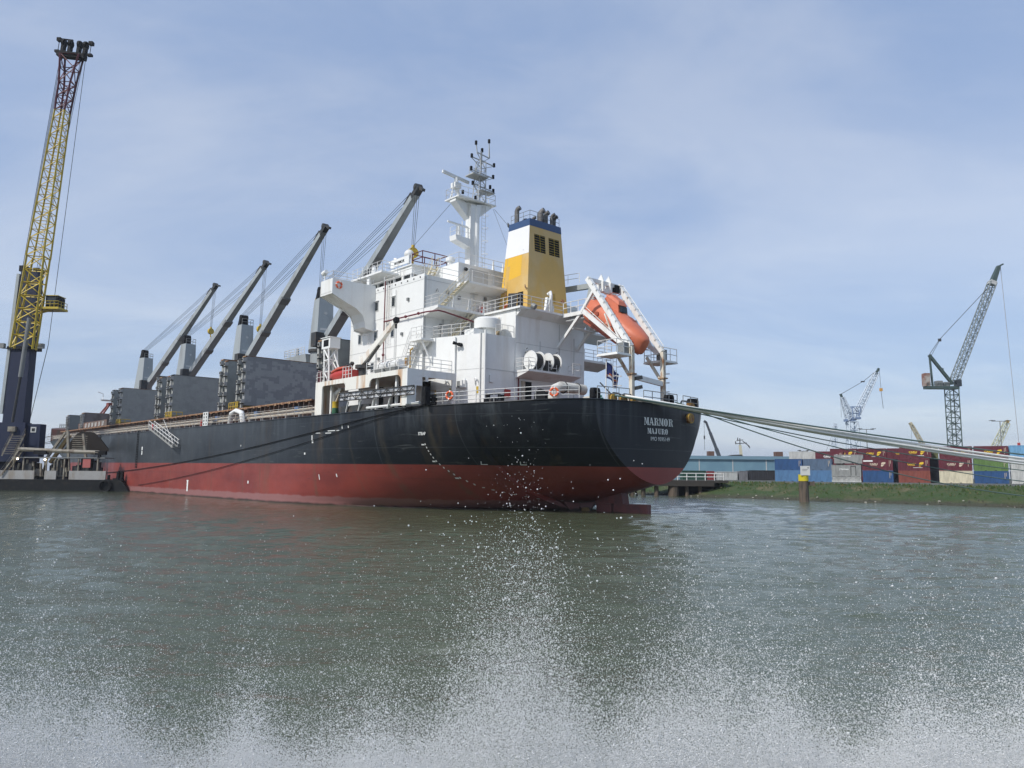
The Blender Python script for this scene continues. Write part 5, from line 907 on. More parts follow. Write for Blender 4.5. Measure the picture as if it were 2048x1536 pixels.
# ---------------------------------------------------------------- deck cranes
CR = [(138.7, (115.8, -5.8, 39.5), 27.5, 28.0), (112.0, (87.0, -3.9, 38.1), 26.0, 27.0), (84.7, (58.8, -.4, 37.1), 27.0, 28.5), (57.3, (30.6, 2.9, 34.2), 27.5, 28.8)]
for i, (X, tip, _, _) in enumerate(CR):
    tip = V(tip); hook_z = [30.6, 27.0, 27.0, 27.4][i]; c = V((X, 0, 0)); dh = V((tip.x-X, tip.y, 0)).normalized(); sd = V((-dh.y, dh.x, 0)); Z = lambda p, z: V((p.x, p.y, z))
    b = MB(); b.cyl((X, 0, 8.3), (X, 0, 19.2), 1.45, 18); ck = part('deck_crane', b, GREYC, ship, smooth=40)
    b = MB(); b.cyl((X, 0, 19.2), (X, 0, 19.55), 1.75, 18); part('slew_ring', b, DKGREY, ck)
    b = MB(); q0 = [(-1.9, -1.2), (1.25, -1.2), (1.25, 1.2), (-1.9, 1.2)]; q1 = [(-.75, -1.0), (1.2, -1.0), (1.2, 1.0), (-.75, 1.0)]
    b.hexa([c+dh*x+sd*y+V((0, 0, 19.55)) for x, y in q0], [c+dh*x+sd*y+V((0, 0, 26.7)) for x, y in q1]); post = part('crane_post', b, GREYC, ck)
    b = MB(); b.bar(c-dh*.7+V((0, 0, 26.6)), c-dh*.5+V((0, 0, 28.3)), 1.5, 1.0, up=dh, w2=1.2, h2=.6); b.cyl(c-dh*.5-sd*.6+V((0, 0, 28.1)), c-dh*.5+sd*.6+V((0, 0, 28.1)), .5, 12); part('sheave_head', b, BLACK, ck)
    b = MB(); b.rail([c+dh*1.15-sd*.95+V((0, 0, 26.7)), c+dh*1.15+sd*.95+V((0, 0, 26.7)), c+sd*.95+V((0, 0, 26.7))], 1.0, 2, .8, .035); part('railing', b, MIDG, ck)
    b = MB(); e = c+dh*1.22; b.cyl(Z(e, 24.6)+V((0, 0, 0)), Z(e, 24.6)+dh*.06, .2, 10); b.hexa([Z(e-sd*.75, 22.2), Z(e+sd*.75, 22.2), Z(e+sd*.75, 22.2)+dh*.05, Z(e-sd*.75, 22.2)+dh*.05], [Z(e-sd*.75, 22.5), Z(e+sd*.75, 22.5), Z(e+sd*.75, 22.5)+dh*.02, Z(e-sd*.75, 22.5)+dh*.02]); part('name_plate', b, SEAM, ck)
    b = MB(); e = c+dh*2.3-sd*1.5; b.cbox(Z(e, 20.6), 1.4, 1.2, 1.9); part('cab', b, DKGREY, ck)
    root = c+dh*1.3+V((0, 0, 20.3)); jd = (tip-root).normalized(); jl = (tip-root).length; ju = sd.cross(jd); 
    if ju.z < 0: ju = -ju
    b = MB()
    b.bar(root, root+jd*jl*.45, 1.3, 1.0, up=ju, w2=1.2, h2=1.1); b.bar(root+jd*jl*.451, tip, 1.2, 1.0, up=ju, w2=.7, h2=.65); jb = part('jib', b, GREYC, ck)
    b = MB()
    for t, l in ((.25, 1.0), (.5, 1.3)): b.bar(root+jd*jl*t-ju*.45, root+jd*(jl*t+l)-ju*.45, 1.45, .45, up=ju)
    b.bar(root+jd*jl*.46+sd*.63-ju*.1, root+jd*(jl*.46+1.3)+sd*.63-ju*.1, .06, .8, up=ju); part('jib_lamp', b, MIDG, ck)
    b = MB(); b.tube([root+jd*2+ju*.62+sd*.5, root+jd*(jl-1.5)+ju*.45+sd*.3], .09, 4); part('jib_pipe', b, SEAM, ck)
    b = MB(); b.bar(tip-jd*.6, tip+jd*1.0, .8, .6, up=ju); b.cyl(tip+jd*.6-sd*.4+ju*.35, tip+jd*.6+sd*.4+ju*.35, .4, 10); b.bar(tip-jd*2.4+ju*.5, tip-jd*.6+ju*.55, .7, .28, up=ju); b.bar(tip+jd*.9, tip+jd*1.3-ju*1.2+V((0, 0, .3)), .4, .3); part('jib_head', b, DKGREY, ck)
    b = MB(); hd = c-dh*.5+V((0, 0, 28.45))
    for s_, t in ((-.5, .97), (-.3, .95), (-.1, .93), (.1, .86), (.3, .84), (.5, .8)): b.tube([hd+sd*s_, root+jd*jl*t+sd*s_*.8+ju*.5], .032, 4)
    part('topping_wire', b, WIRE, ck)
    hp = Z(tip-dh*.4, hook_z); b = MB()
    for s_ in (-.28, 0, .28): b.tube([tip+sd*s_+jd*.3, hp+sd*s_*.6+V((0, 0, .8))], .028, 4)
    part('hoist_wire', b, WIRE, ck)
    b = MB(); b.cyl(hp-dh*.22, hp+dh*.22, .62, 14); b.cyl(hp-V((0, 0, .5)), hp-V((0, 0, 1.2)), .12, 6); b.cyl(hp+V((0, 0, .4)), hp+V((0, 0, .9)), .2, 8); part('hook_block', b, YMET, ck)
    if i == 3:
        b = MB(); b.hexa([(59.2, -1.6, 17.7), (58.4, -1.6, 17.7), (58.4, 1.6, 17.7), (59.2, 1.6, 17.7)], [(65.2, -1.8, 19.0), (58.4, -1.8, 19.0), (58.4, 1.8, 19.0), (65.2, 1.8, 19.0)]); b.bar((61, -1, 19.0), (61, -1, 20.3), .4); b.bar((62.5, 1, 19.0), (62.5, 1, 20.2), .3); pt = part('jib_rest_platform', b, GREYC, ck)
        b = MB(); b.rail([(58.8, 1.75, 19.0), (65.1, 1.75, 19.0), (65.1, -1.75, 19.0), (58.8, -1.75, 19.0)], 1.05, 3, 1.0, .035); part('platform_rail', b, RAILW, ck)
# ---------------------------------------------------------------- mooring lines
def W(p): return FR @ V(p)
LN = [((-.2, 4.75, 9.2), (50.4, 75, 5.6), .07, ROPEG, .3, 'dark green mooring line running above the white ones'), ((-.2, 3.55, 9.25), (50.4, 75, 5.28), .12, ROPEW, .4, 'upper white mooring line from the stern rollers'), ((-.2, 3.4, 9.2), (50.4, 75, 5.04), .12, ROPEW, .5, 'middle white mooring line from the stern rollers'), ((-.2, 2.2, 9.1), (50.4, 75, 4.8), .11, ROPEW, .5, 'lowest white mooring line from the stern rollers'),
      ((-.2, 2.1, 9.1), (50.4, 75, 4.45), .045, ROPEG, .9, 'thin grey green mooring line just under the white lines'), ((-.3, -2.75, 9.2), (50.4, 75, 3.65), .045, ROPEG, 1.3, 'thin mooring line crossing the maroon containers, second lowest'), ((-.3, -2.8, 9.2), (50.4, 75, 2.65), .05, ROPEG, 1.9, 'lowest dark mooring line sagging to the green bank')]
starts = [W(l[0]) for l in LN]
FR = I4
for (s0, e, r, m, sag, lab), S0 in zip(LN, starts):
    E = S0+(V(e)-S0)*1.28; b = MB(); b.tube([S0.lerp(E, t)-V((0, 0, sag*4*t*(1-t))) for t in [i/24 for i in range(25)]], r, 6)
    solo('mooring_line', b, m, lab, 'mooring line', S0, 'mooring lines at the stern', smooth=True)
for q, (p0, p1, sag) in enumerate((((10.9, 14.0, 8.6), (118, 16.2, 1.6), 1.2), ((10.9, 14.0, 8.6), (84, 15.6, .4), .8))):
    a, e = MS @ V(p0), MS @ V(p1); b = MB(); pts = []
    for i in range(41):
        t = i/40; x = p0[0]+(p1[0]-p0[0])*t; z = p0[2]+(p1[2]-p0[2])*t-sag*4*t*(1-t); pts.append(MS @ V((x, max(hull_y(x, max(z, 0)), 0)+.12, z)))
    b.tube(pts, .05 if q == 0 else .035, 5); solo('spring_line', b, BLACK, ['black spring line hanging along the hull from the quarter fairlead', 'thinner black line below the spring line against the red hull'][q], 'mooring line', pts[0])

# ---------------------------------------------------------------- floating crane barge
def wl(b, p, q, w, h=None): b.bar(p, q, w, h)
BG = thing('crane_barge', 'low black crane barge with grey bulwarks moored at the bow', 'barge', (-78, 122, 0))
BEIGE2 = mat('dull beige steel', (.27, .25, .2), .6, c2=(.14, .11, .08), scale=1.2, lo=.45, hi=.65, fine=.15); NAVY = mat('navy paint', (0.010, 0.018, 0.05), .6, fine=.15, spec=.3); BHULL = mat('barge black', (0.009, 0.011, 0.013), .7, spec=.2, c2=(.022, .02, .018), scale=1.2, lo=.5, hi=.7, fine=.15); BWALL = mat('grey bulwark', (.33, .33, .32), .6, c2=(.25, .22, .18), scale=1, st=(1, 1, .3), lo=.5, hi=.7, fine=.1)
b = MB(); b.prism([(-112, 118.5), (-59.9, 117.6), (-61.2, 121.5), (-80, 141), (-112, 150)], 2, -.8, 1.75); b.hexa([(-59.9, 117.6, -.8), (-58.0, 117.5, -.8), (-59.2, 119.8, -.8), (-61.2, 121.5, -.8)], [(-59.9, 117.6, 1.7), (-59.5, 117.6, 1.3), (-60.7, 120.2, 1.3), (-61.2, 121.5, 1.7)]); part('barge_hull', b, BHULL, BG)
b = MB(); b.box(-75.6, -67.4, 118.0, 118.3, .2, 1.0); part('fender_beam', b, BLACK, BG)
for x0, x1 in ((-112, -74.1), (-72.5, -70.7), (-68.7, -63.0)): b = MB(); b.box(x0, x1, 118.9, 119.1, 1.75, 3.1); part('bulwark', b, BWALL, BG)
b = MB(); b.torus((-62.2, 117.4, .75), (0, 1, 0), .85, .2, 20, 7); part('tyre_fender', b, BLACK, BG)
b = MB()
for x in (-61.2, -60.6): b.box(x-.15, x+.15, 119, 119.6, 1.6, 3.0)
b.box(-62.0, -60.3, 119.2, 119.4, 1.6, 2.0); b.cyl((-62.6, 119.2, 1.6), (-62.6, 119.2, 2.5), .2, 8); part('bollard', b, BLACK, BG)
b = MB(); b.tube([(-77.2, 119.5, 6.4), (-64.5, 119.4, 5.95)], .32, 8); part('long_pipe', b, BEIGE2, BG); b = MB(); b.box(-65.0, -63.4, 119.1, 119.7, 5.6, 6.2); b.box(-74.6, -72.6, 119.1, 119.8, 5.6, 6.2); b.box(-64.6, -64.2, 119.2, 119.6, 5.1, 5.6); part('pipe_clamp', b, BLACK, BG)
b = MB(); b.box(-78, -63.4, 119.2, 122, 5.05, 5.2); part('upper_platform', b, MIDG, BG)
b = MB()
for x in (-77.7, -76.2, -72.6, -69.8, -67.6, -64.6): b.bar((x, 119.4, 1.75), (x, 119.4, 5.05), .18)
for x in (-71.3, -70.8): b.tube([(x, 119.3, 3.1), (x, 119.3, 4.6), (x+.3, 119.3, 5.0)], .1, 6)
part('platform_post', b, BEIGE2, BG)
b = MB()
for i in range(46): x, z = rnd.uniform(-77.5, -65), rnd.uniform(1.8, 4.2); b.cbox((x, rnd.uniform(120, 121.5), z), rnd.uniform(.4, 1.8), .6, rnd.uniform(.5, 2.2))
part('deck_machinery', b, DKGREY, BG)
b = MB()
for i in range(14): x = rnd.uniform(-77.5, -69); b.bar((x, 119.9, 2.2), (x+rnd.uniform(-.4, .4), 119.9, rnd.uniform(3.4, 4.9)), .25)
part('deck_pipe', b, BEIGE2, BG)
b = MB(); b.box(-66.9, -65.7, 119.3, 119.4, 3.6, 4.95); part('red_panel', b, mat('faded red panel', (.4, .11, .1), .6, fine=.08), BG)
for x, z in ((-77.0, 4.9), (-72.7, 4.8)): b = MB(); b.ball((x, 119.1, z), .16, 8); part('deck_lamp', b, mat('lit lamp', (.9, .85, .7), .4, emit=(1, .85, .6, 6)), BG)
b = MB(); b.stairs((-79.2, 119.2, 2.2), (-76.6, 119.2, 6.3), (0, 1, 0), 1.0, 12); part('stairs', b, BEIGE2, BG)
# hopper frame beside the crane
HP = thing('hopper_frame', 'dark brown trapezoid hopper frame with beige legs on the barge', 'hopper', (-71.5, 127, 1.75)); b = MB(); b.prism([(-75.4, 6.4), (-67.5, 6.4), (-69.4, 8.6), (-70.6, 9.6), (-72.6, 9.7), (-73.4, 9.2)], 1, 128.3, 128.6); part('hopper_shell', b, mat('dark brown steel', (.024, .02, .017), .8, fine=.2, spec=.2), HP)
b = MB()
for p, q in (((-73.5, 126, 9.7), (-72.7, 126, 1.8)), ((-70.9, 126, 9.2), (-69.6, 126, 1.8)), ((-74.2, 126.5, 9.4), (-77.3, 126.5, 4.6))): b.bar(p, q, .35)
for i in range(9): b.bar((-72.6, 126, 6.0+i*.35), (-70.2, 126, 6.0+i*.35), .1)
part('hopper_leg', b, BEIGE2, HP); b = MB(); b.bar((-73.7, 127, 9.0), (-76.6, 127, 4.4), .5); part('chute', b, mat('ochre', (.3, .2, .07), .6, fine=.1), HP)
# harbour crane
HC = thing('harbour_crane', 'tall navy harbour crane with yellow and red lattice boom on the barge', 'crane', (-81.5, 127, 1.75))
b = MB(); b.box(-92, -79.7, 124.5, 126.2, 4.5, 10.9); b.box(-79.6, -77.5, 125, 126.6, 5.2, 10.7); b.box(-95, -81.5, 126.3, 132, 4.5, 9.5); b.cyl((-84, 129, 1.75), (-84, 129, 4.5), 3.2, 18); part('slewing_house', b, NAVY, HC)
b = MB(); b.box(-79.0, -78.1, 124.9, 124.99, 9.3, 10.2); part('window_frame', b, SEAM, HC); b = MB(); b.box(-78.8, -78.3, 124.86, 124.92, 9.5, 10.0); part('window', b, GLASS, HC)
b = MB(); b.box(-82.2, -81.0, 124.0, 124.5, 9.4, 10.2); part('junction_box', b, BEIGE2, HC)
b = MB(); b.stairs((-81.5, 123.6, 5.4), (-80.2, 123.9, 9.0), (1, 0, 0), 2.0, 10); part('stairs', b, BEIGE2, HC)
b = MB(); b.hexa([(-85.2, 127, 10.5), (-81.7, 127, 10.5), (-81.9, 129.2, 10.5), (-85.4, 129.2, 10.5)], [(-84.2, 127, 37.0), (-81.3, 127, 37.0), (-81.5, 129.0, 37.0), (-84.4, 129.0, 37.0)]); part('tower', b, NAVY, HC)
b = MB(); b.bar((-85.5, 127.2, 12.5), (-84.6, 127.2, 36.5), .5, .6); part('tower_edge', b, GREYC, HC); b = MB(); b.box(-85.3, -81.0, 126.7, 129.4, 23.4, 23.9); b.box(-84.6, -83.6, 127, 129, 37, 38); b.box(-82.2, -81.3, 127, 129, 37, 37.6); part('tower_collar', b, BLACK, HC)
for x in (-86.2, -79.6): b = MB(); b.box(x-.4, x+.4, 126.6, 127.2, 23.6, 24.4); b.bar((x, 127, 23.6), (-83, 127, 23.5), .15); part('floodlight', b, MIDG, HC)
YC = mat('crane yellow', (.52, .38, .02), .45, c2=(.4, .3, .05), scale=1, lo=.5, hi=.7, fine=.08); RC = mat('crane dark red', (.1, .012, .02), .5, fine=.1)
bp = lambda t: V((-81.4, 125.0, 23.2)).lerp(V((-77.9, 126.0, 75.6)), t)
b = MB(); b.lattice(bp(0), bp(.30), 3.7, 2.9, 7, .2, .1, up=(0, 1, 0), d0=1.0, d1=1.7); b.lattice(bp(.30), bp(.80), 2.9, 1.7, 17, .17, .075, up=(0, 1, 0), d0=2.0, d1=1.7); part('boom', b, YC, HC)
b = MB(); b.lattice(bp(.80), bp(.90), 1.7, 2.0, 4, .19, .09, up=(0, 1, 0), d0=1.7, d1=1.6); b.lattice(bp(.90), bp(1.0), 2.0, 3.3, 2, .2, .1, up=(0, 1, 0), d0=1.6, d1=1.5); part('boom_top', b, RC, HC)
b = MB(); e = bp(1.0); ax = (bp(1)-bp(.9)).normalized(); sx = V((1, 0, -.12)).normalized(); b.bar(e-sx*2.4, e+sx*2.4, 1.2, .9)
for o in (-1.7, -.5, 1.1, 2.2): b.bar(e+sx*o, e+sx*o+ax*2.6, .5, .8); b.cyl(e+sx*(o-.2)+ax*2.2, e+sx*(o+.2)+ax*2.2, .7, 10)
b.bar(e-sx*2.4+ax*2.9, e-sx*.2+ax*2.9, .2); b.bar(e+sx*.9+ax*2.6, e+sx*3+ax*2.6, .2)
for o in (-2.6, 3.1): b.cbox(e+sx*o+ax*2.7, .7, .7, .6); b.cbox(e+sx*(o*1.02)+ax*.5, .8, .6, .4); b.bar(e+sx*o+ax*.6, e+sx*o+ax*2.6, .08)
part('boom_head', b, BLACK, HC)
b = MB(); b.cyl((-80.4, 124.4, 28.3), (-81.6, 125.2, 18.5), .35, 10); part('luffing_ram', b, MIDG, HC); b = MB(); b.cyl((-81.6, 125.2, 18.5), (-83.0, 126.2, 10.4), .22, 8); part('luffing_rod', b, DKGREY, HC)
b = MB()
for i, o in enumerate((-2.0, -1.8, -1.6)): b.tube([e+sx*o, V((-84.3+.15*i, 127.5, 37.9))], .05)
for o, x in ((2.2, -79.4), (2.0, -79.6), (1.7, -79.9)): b.tube([e+sx*o, V((x-2.0, 127.5, 37.4))], .04)
for o, q in ((2.5, V((-77.2, 122, 31))),): b.tube([e+sx*o, V((-77.6, 125.5, 24))], .05); b.tube([V((-77.6, 125.5, 24)), V((-79.6, 125.5, 11.5))], .06)
part('crane_rope', b, WIRE, HC)
b = MB(); b.box(-79.4, -76.0, 124.80, 127.60, 30.0, 30.35); b.bar((-81, 126, 29.2), (-78, 126, 30), .3); b.rail([(-78.9, 124.90, 30.35), (-76.1, 124.90, 30.35), (-76.1, 127.4, 30.35)], 1.0, 2, .8, .05); cb = part('cab_platform', b, YC, HC)
b = MB(); b.hexa([(-78.4, 125.20, 30.4), (-76.5, 125.20, 30.4), (-76.5, 127.4, 30.4), (-78.4, 127.4, 30.4)], [(-78.5, 125.20, 32.3), (-76.5, 125.20, 32.2), (-76.5, 127.4, 32.2), (-78.5, 127.4, 32.3)]); part('operator_cab', b, BLACK, HC); b = MB(); b.box(-78.2, -76.7, 125.14, 125.19, 30.7, 32.0); part('cab_window', b, GLASS, HC); b = MB(); b.box(-78.6, -76.4, 125.10, 127.50, 32.3, 32.4); part('cab_roof', b, YC, HC)
b = MB(); 
for p in ((-100, 131, 5.5), (-100, 131.5, 4.2), (-101, 132, 3.6)): b.tube([V((-92, 160, 9.5)), V(p)+V((-8, 40, 0))], .06)
for k, z in enumerate((12.0, 10.2, 9.6)): b2 = MB(); b2.tube([MS @ V((172, 3.5, z)), MS @ V((205, 40+4*k, 1.5))], .07, 4); solo('bow_line', b2, WIRE, ['upper bow mooring line seen against the sky left of the bow', 'middle bow mooring line seen against the sky left of the bow', 'lower bow mooring line seen against the sky left of the bow'][k], 'mooring line', MS @ V((172, 3.5, z)), 'bow mooring lines')

# ---------------------------------------------------------------- right bank
BK = [(-120, 300), (-40, 190), (6, 139), (22, 124), (31, 113), (34.9, 105), (38.5, 98.3), (45.5, 90.5), (53.8, 81.5), (68, 68), (95, 45), (150, 0), (220, -60)]
def bank_mat():
    m = bpy.data.materials.new('grass bank'); m.use_nodes = True; t = m.node_tree; N = t.nodes; L = t.links; b = N['Principled BSDF']; b.inputs['Roughness'].default_value = .9
    tcn = N.new('ShaderNodeTexCoord'); sp = N.new('ShaderNodeSeparateXYZ'); L.new(tcn.outputs['Object'], sp.inputs[0])
    def nz(s, d=6): q = N.new('ShaderNodeTexNoise'); q.inputs['Scale'].default_value = s; q.inputs['Detail'].default_value = d; L.new(tcn.outputs['Object'], q.inputs['Vector']); return q.outputs[0]
    def mr(s, lo, hi): q = N.new('ShaderNodeMapRange'); q.inputs[1].default_value = lo; q.inputs[2].default_value = hi; L.new(s, q.inputs[0]); return q.outputs[0]
    def mix(f, a, c):
        q = N.new('ShaderNodeMix'); q.data_type = 'RGBA'; L.new(f, q.inputs[0])
        for k, s in ((6, a), (7, c)):
            if isinstance(s, tuple): q.inputs[k].default_value = (*s, 1)
            else: L.new(s, q.inputs[k])
        return q.outputs[2]
    g = mix(mr(nz(.5), .4, .65), (.036, .07, .014), (.06, .075, .022)); g = mix(mr(nz(.22, 4), .55, .68), g, (.14, .12, .06))
    ad = N.new('ShaderNodeMath'); ad.operation = 'MULTIPLY_ADD'; L.new(nz(.9), ad.inputs[0]); ad.inputs[1].default_value = .7; L.new(sp.outputs[2], ad.inputs[2])
    c = mix(mr(ad.outputs[0], .95, .5), g, (.05, .05, .028)); c = mix(mr(nz(5, 3), .68, .72), c, (.16, .15, .11)); L.new(c, b.inputs['Base Color'])
    bp = N.new('ShaderNodeBump'); bp.inputs['Strength'].default_value = 1; bp.inputs['Distance'].default_value = .3; L.new(nz(3), bp.inputs['Height']); L.new(bp.outputs[0], b.inputs['Normal']); return m
def dense(pts, st):
    o = []
    for a, c in zip(pts, pts[1:]):
        k = max(1, int((V((*c, 0))-V((*a, 0))).length/st)); o += [(a[0]+(c[0]-a[0])*i/k, a[1]+(c[1]-a[1])*i/k) for i in range(k)]
    return o+[pts[-1]]
BD = dense(BK, 1.6)
prof = [(-3, -1.0), (-.6, -.15), (0, .05), (1.0, .35), (2.4, .8), (4.0, 1.2), (5.6, 1.6), (7.2, 1.98), (9.0, 2.12), (12, 2.05), (16, 2.0)]
b = MB(); nP = len(prof); vs = []; nb_ = V((.62, .78, 0)).normalized()
for i, p in enumerate(BD):
    for j, (d, z) in enumerate(prof):
        vs.append((p[0]+nb_.x*d+rnd.uniform(-.2, .2), p[1]+nb_.y*d+rnd.uniform(-.2, .2), z+(rnd.uniform(-.12, .12) if 0 < j < nP-1 else 0)))
b.add(vs, [(i*nP+j, (i+1)*nP+j, (i+1)*nP+j+1, i*nP+j+1)[::-1] for i in range(len(BD)-1) for j in range(nP-1)]); struct('embankment', b, bank_mat(), smooth=True)
b = MB(); e = [(p[0]+nb_.x*15.8, p[1]+nb_.y*15.8) for p in BK]; b.add([(x, y, 1.99) for x, y in e]+[(2500, -300, 1.99), (2500, 2500, 1.99), (-600, 2500, 1.99)], [tuple(range(len(e)+3))[::-1]]); struct('quay_ground', b, mat('quay ground', (.1, .1, .09), .9, c2=(.06, .08, .03), scale=.2, fine=.15))
def bank_pt(t, d):
    i = min(int(t*(len(BD)-1)), len(BD)-2); p = BD[i]; z = 0
    for (a, za), (c, zc) in zip(prof, prof[1:]):
        if a <= d <= c: z = za+(zc-za)*(d-a)/(c-a)
    return V((p[0]+nb_.x*d+rnd.uniform(-.8, .8), p[1]+nb_.y*d+rnd.uniform(-.8, .8), z))
b = MB(); i0 = .42
for i in range(9000):
    t = rnd.uniform(.36, .86); d = rnd.choice((rnd.uniform(2.2, 9.5), rnd.uniform(5.5, 9.5))); p = bank_pt(t, d); a = rnd.uniform(0, 3.14); w = rnd.uniform(.05, .14); h = rnd.uniform(.1, .34)*(1.25 if rnd.random() < .15 else 1); q = V((math.cos(a)*w, math.sin(a)*w, 0)); ln = V((rnd.uniform(-.1, .1), rnd.uniform(-.1, .1), h))
    b.mi = 0 if rnd.random() < .7 else 1; b.add([p-q, p+q, p+q*.2+ln], [(0, 1, 2)]); b.add([p-V((q.y, -q.x, 0)), p+V((q.y, -q.x, 0)), p+ln*.9], [(0, 1, 2)])
struct('grass', b, [mat('grass green', (.05, .1, .02), .8, fine=.1), mat('grass dry', (.13, .12, .045), .85, fine=.1)], 'stuff')
b = MB()
for i in range(1500):
    t = rnd.uniform(.3, .9); p = bank_pt(t, abs(rnd.gauss(.7, .6))); s = rnd.uniform(.04, .13); b.mi = 0 if rnd.random() < .8 else 1
    b.hexa([p+V((-s, -s, -s*.5)), p+V((s, -s*.8, -s*.5)), p+V((s*.9, s, -s*.5)), p+V((-s, s*.9, -s*.5))], [p+V((-s*.6, -s*.7, s*.6)), p+V((s*.7, -s*.4, s*.5)), p+V((s*.5, s*.6, s*.6)), p+V((-s*.5, s*.5, s*.4))])
struct('riprap', b, [mat('stone', (.085, .08, .06), .9, fine=.2), mat('pale stone', (.4, .38, .32), .9, fine=.15)], 'stuff')
# mooring post in the water
MP = thing('mooring_post', 'weathered timber mooring post with yellow band and white notice board', 'mooring post', (36.1, 94.6, 0)); WOOD = mat('weathered timber', (.13, .1, .075), .85, c2=(.05, .045, .035), scale=1.6, lo=.45, hi=.65, st=(2, 2, .25), fine=.2)
b = MB(); b.cyl((36.1, 94.6, -1), (36.1, 94.6, 2.55), .62, 14, .56); part('timber_post', b, WOOD, MP, smooth=40); b = MB(); b.cyl((36.1, 94.6, 2.55), (36.1, 94.6, 3.35), .6, 16); part('yellow_band', b, mat('band yellow', (.6, .5, .02), .5, fine=.08), MP, smooth=40); b = MB(); b.box(35.55, 36.7, 93.95, 94.05, 3.25, 4.4); part('notice_board', b, mat('board white', (.66, .67, .65), .5, fine=.06), MP); b = MB(); b.box(35.75, 36.4, 93.93, 93.945, 3.95, 4.0); b.box(35.75, 36.3, 93.93, 93.945, 3.8, 3.84); b.box(36.4, 36.55, 93.93, 93.945, 4.1, 4.25); part('notice_print', b, MIDG, MP); b = MB(); b.box(36.6, 37.4, 94.4, 94.7, 2.0, 2.5); part('side_fender', b, WOOD, MP)
# timber jetty
JT = thing('jetty', 'dark timber jetty with white railing behind the ship stern', 'jetty', (27, 118, 0)); b = MB(); b.box(16, 33.2, 117, 123, 2.05, 2.4); b.box(16, 31, 116.9, 117.1, 1.5, 2.1); part('deck', b, mat('jetty timber', (.045, .04, .034), .85, fine=.2), JT)
for x, w in ((17.5, .3), (18.6, .3), (20.3, .35), (22.3, .35), (24.9, .8), (27, .3), (29, .3)): b = MB(); b.cyl((x, 117.8, -1), (x, 117.8, 2.05), w, 10); part('pile', b, WOOD, JT)
b = MB(); b.box(25.6, 31.5, 118.5, 122.8, -.5, 2.0); part('dark_underside', b, BLACK, JT)  # black block standing in for the dark beneath the jetty deck
b = MB(); b.rail([(17, 117.1, 2.4), (32.5, 117.1, 2.4)], 1.05, 2, 1.4, .06); part('white_railing', b, RAILW, JT)
b = MB(); b.bar((18.2, 118.6, -.5), (19.0, 118.6, 2.1), .25); b.bar((19.6, 118.6, -.5), (18.8, 118.6, 2.1), .25); part('brace', b, BLACK, JT)
# warehouse
WH = thing('warehouse', 'long light blue warehouse with flat roof behind the containers', 'warehouse', (75, 232, 2)); WB = mat('blue cladding', (.13, .245, .32), .6, c2=(.155, .28, .35), scale=.3, lo=.4, hi=.6, fine=.06)
b = MB(); b.box(20, 115, 230.3, 275, 2, 8.1); b.box(20, 115, 229.6, 275.4, 8.12, 9.15); part('shell', b, mat('blue fascia', (.16, .27, .34), .5, fine=.05), WH)
for i in range(9):
    x0 = 26.3+i*10.1; b = MB(); b.box(x0+.15, x0+9.95, 230.15, 230.28, 4.2, 8.05); part('wall_panel', b, WB, WH); b = MB(); b.box(x0-.12, x0+.12, 230.05, 230.28, 2, 8.1); part('downpipe', b, SEAM, WH)
b = MB(); b.box(26, 115, 230.0, 230.27, 3.6, 4.15); part('plinth_band', b, mat('teal', (.06, .22, .22), .5, fine=.05), WH)
for x, z, w in ((60.8, 9.2, .9), (81.5, 9.2, 1.1)): b = MB(); b.box(x-w, x+w, 232, 234, 9.1, 10.6); part('roof_vent', b, mat('brown box', (.12, .06, .04), .7), WH)
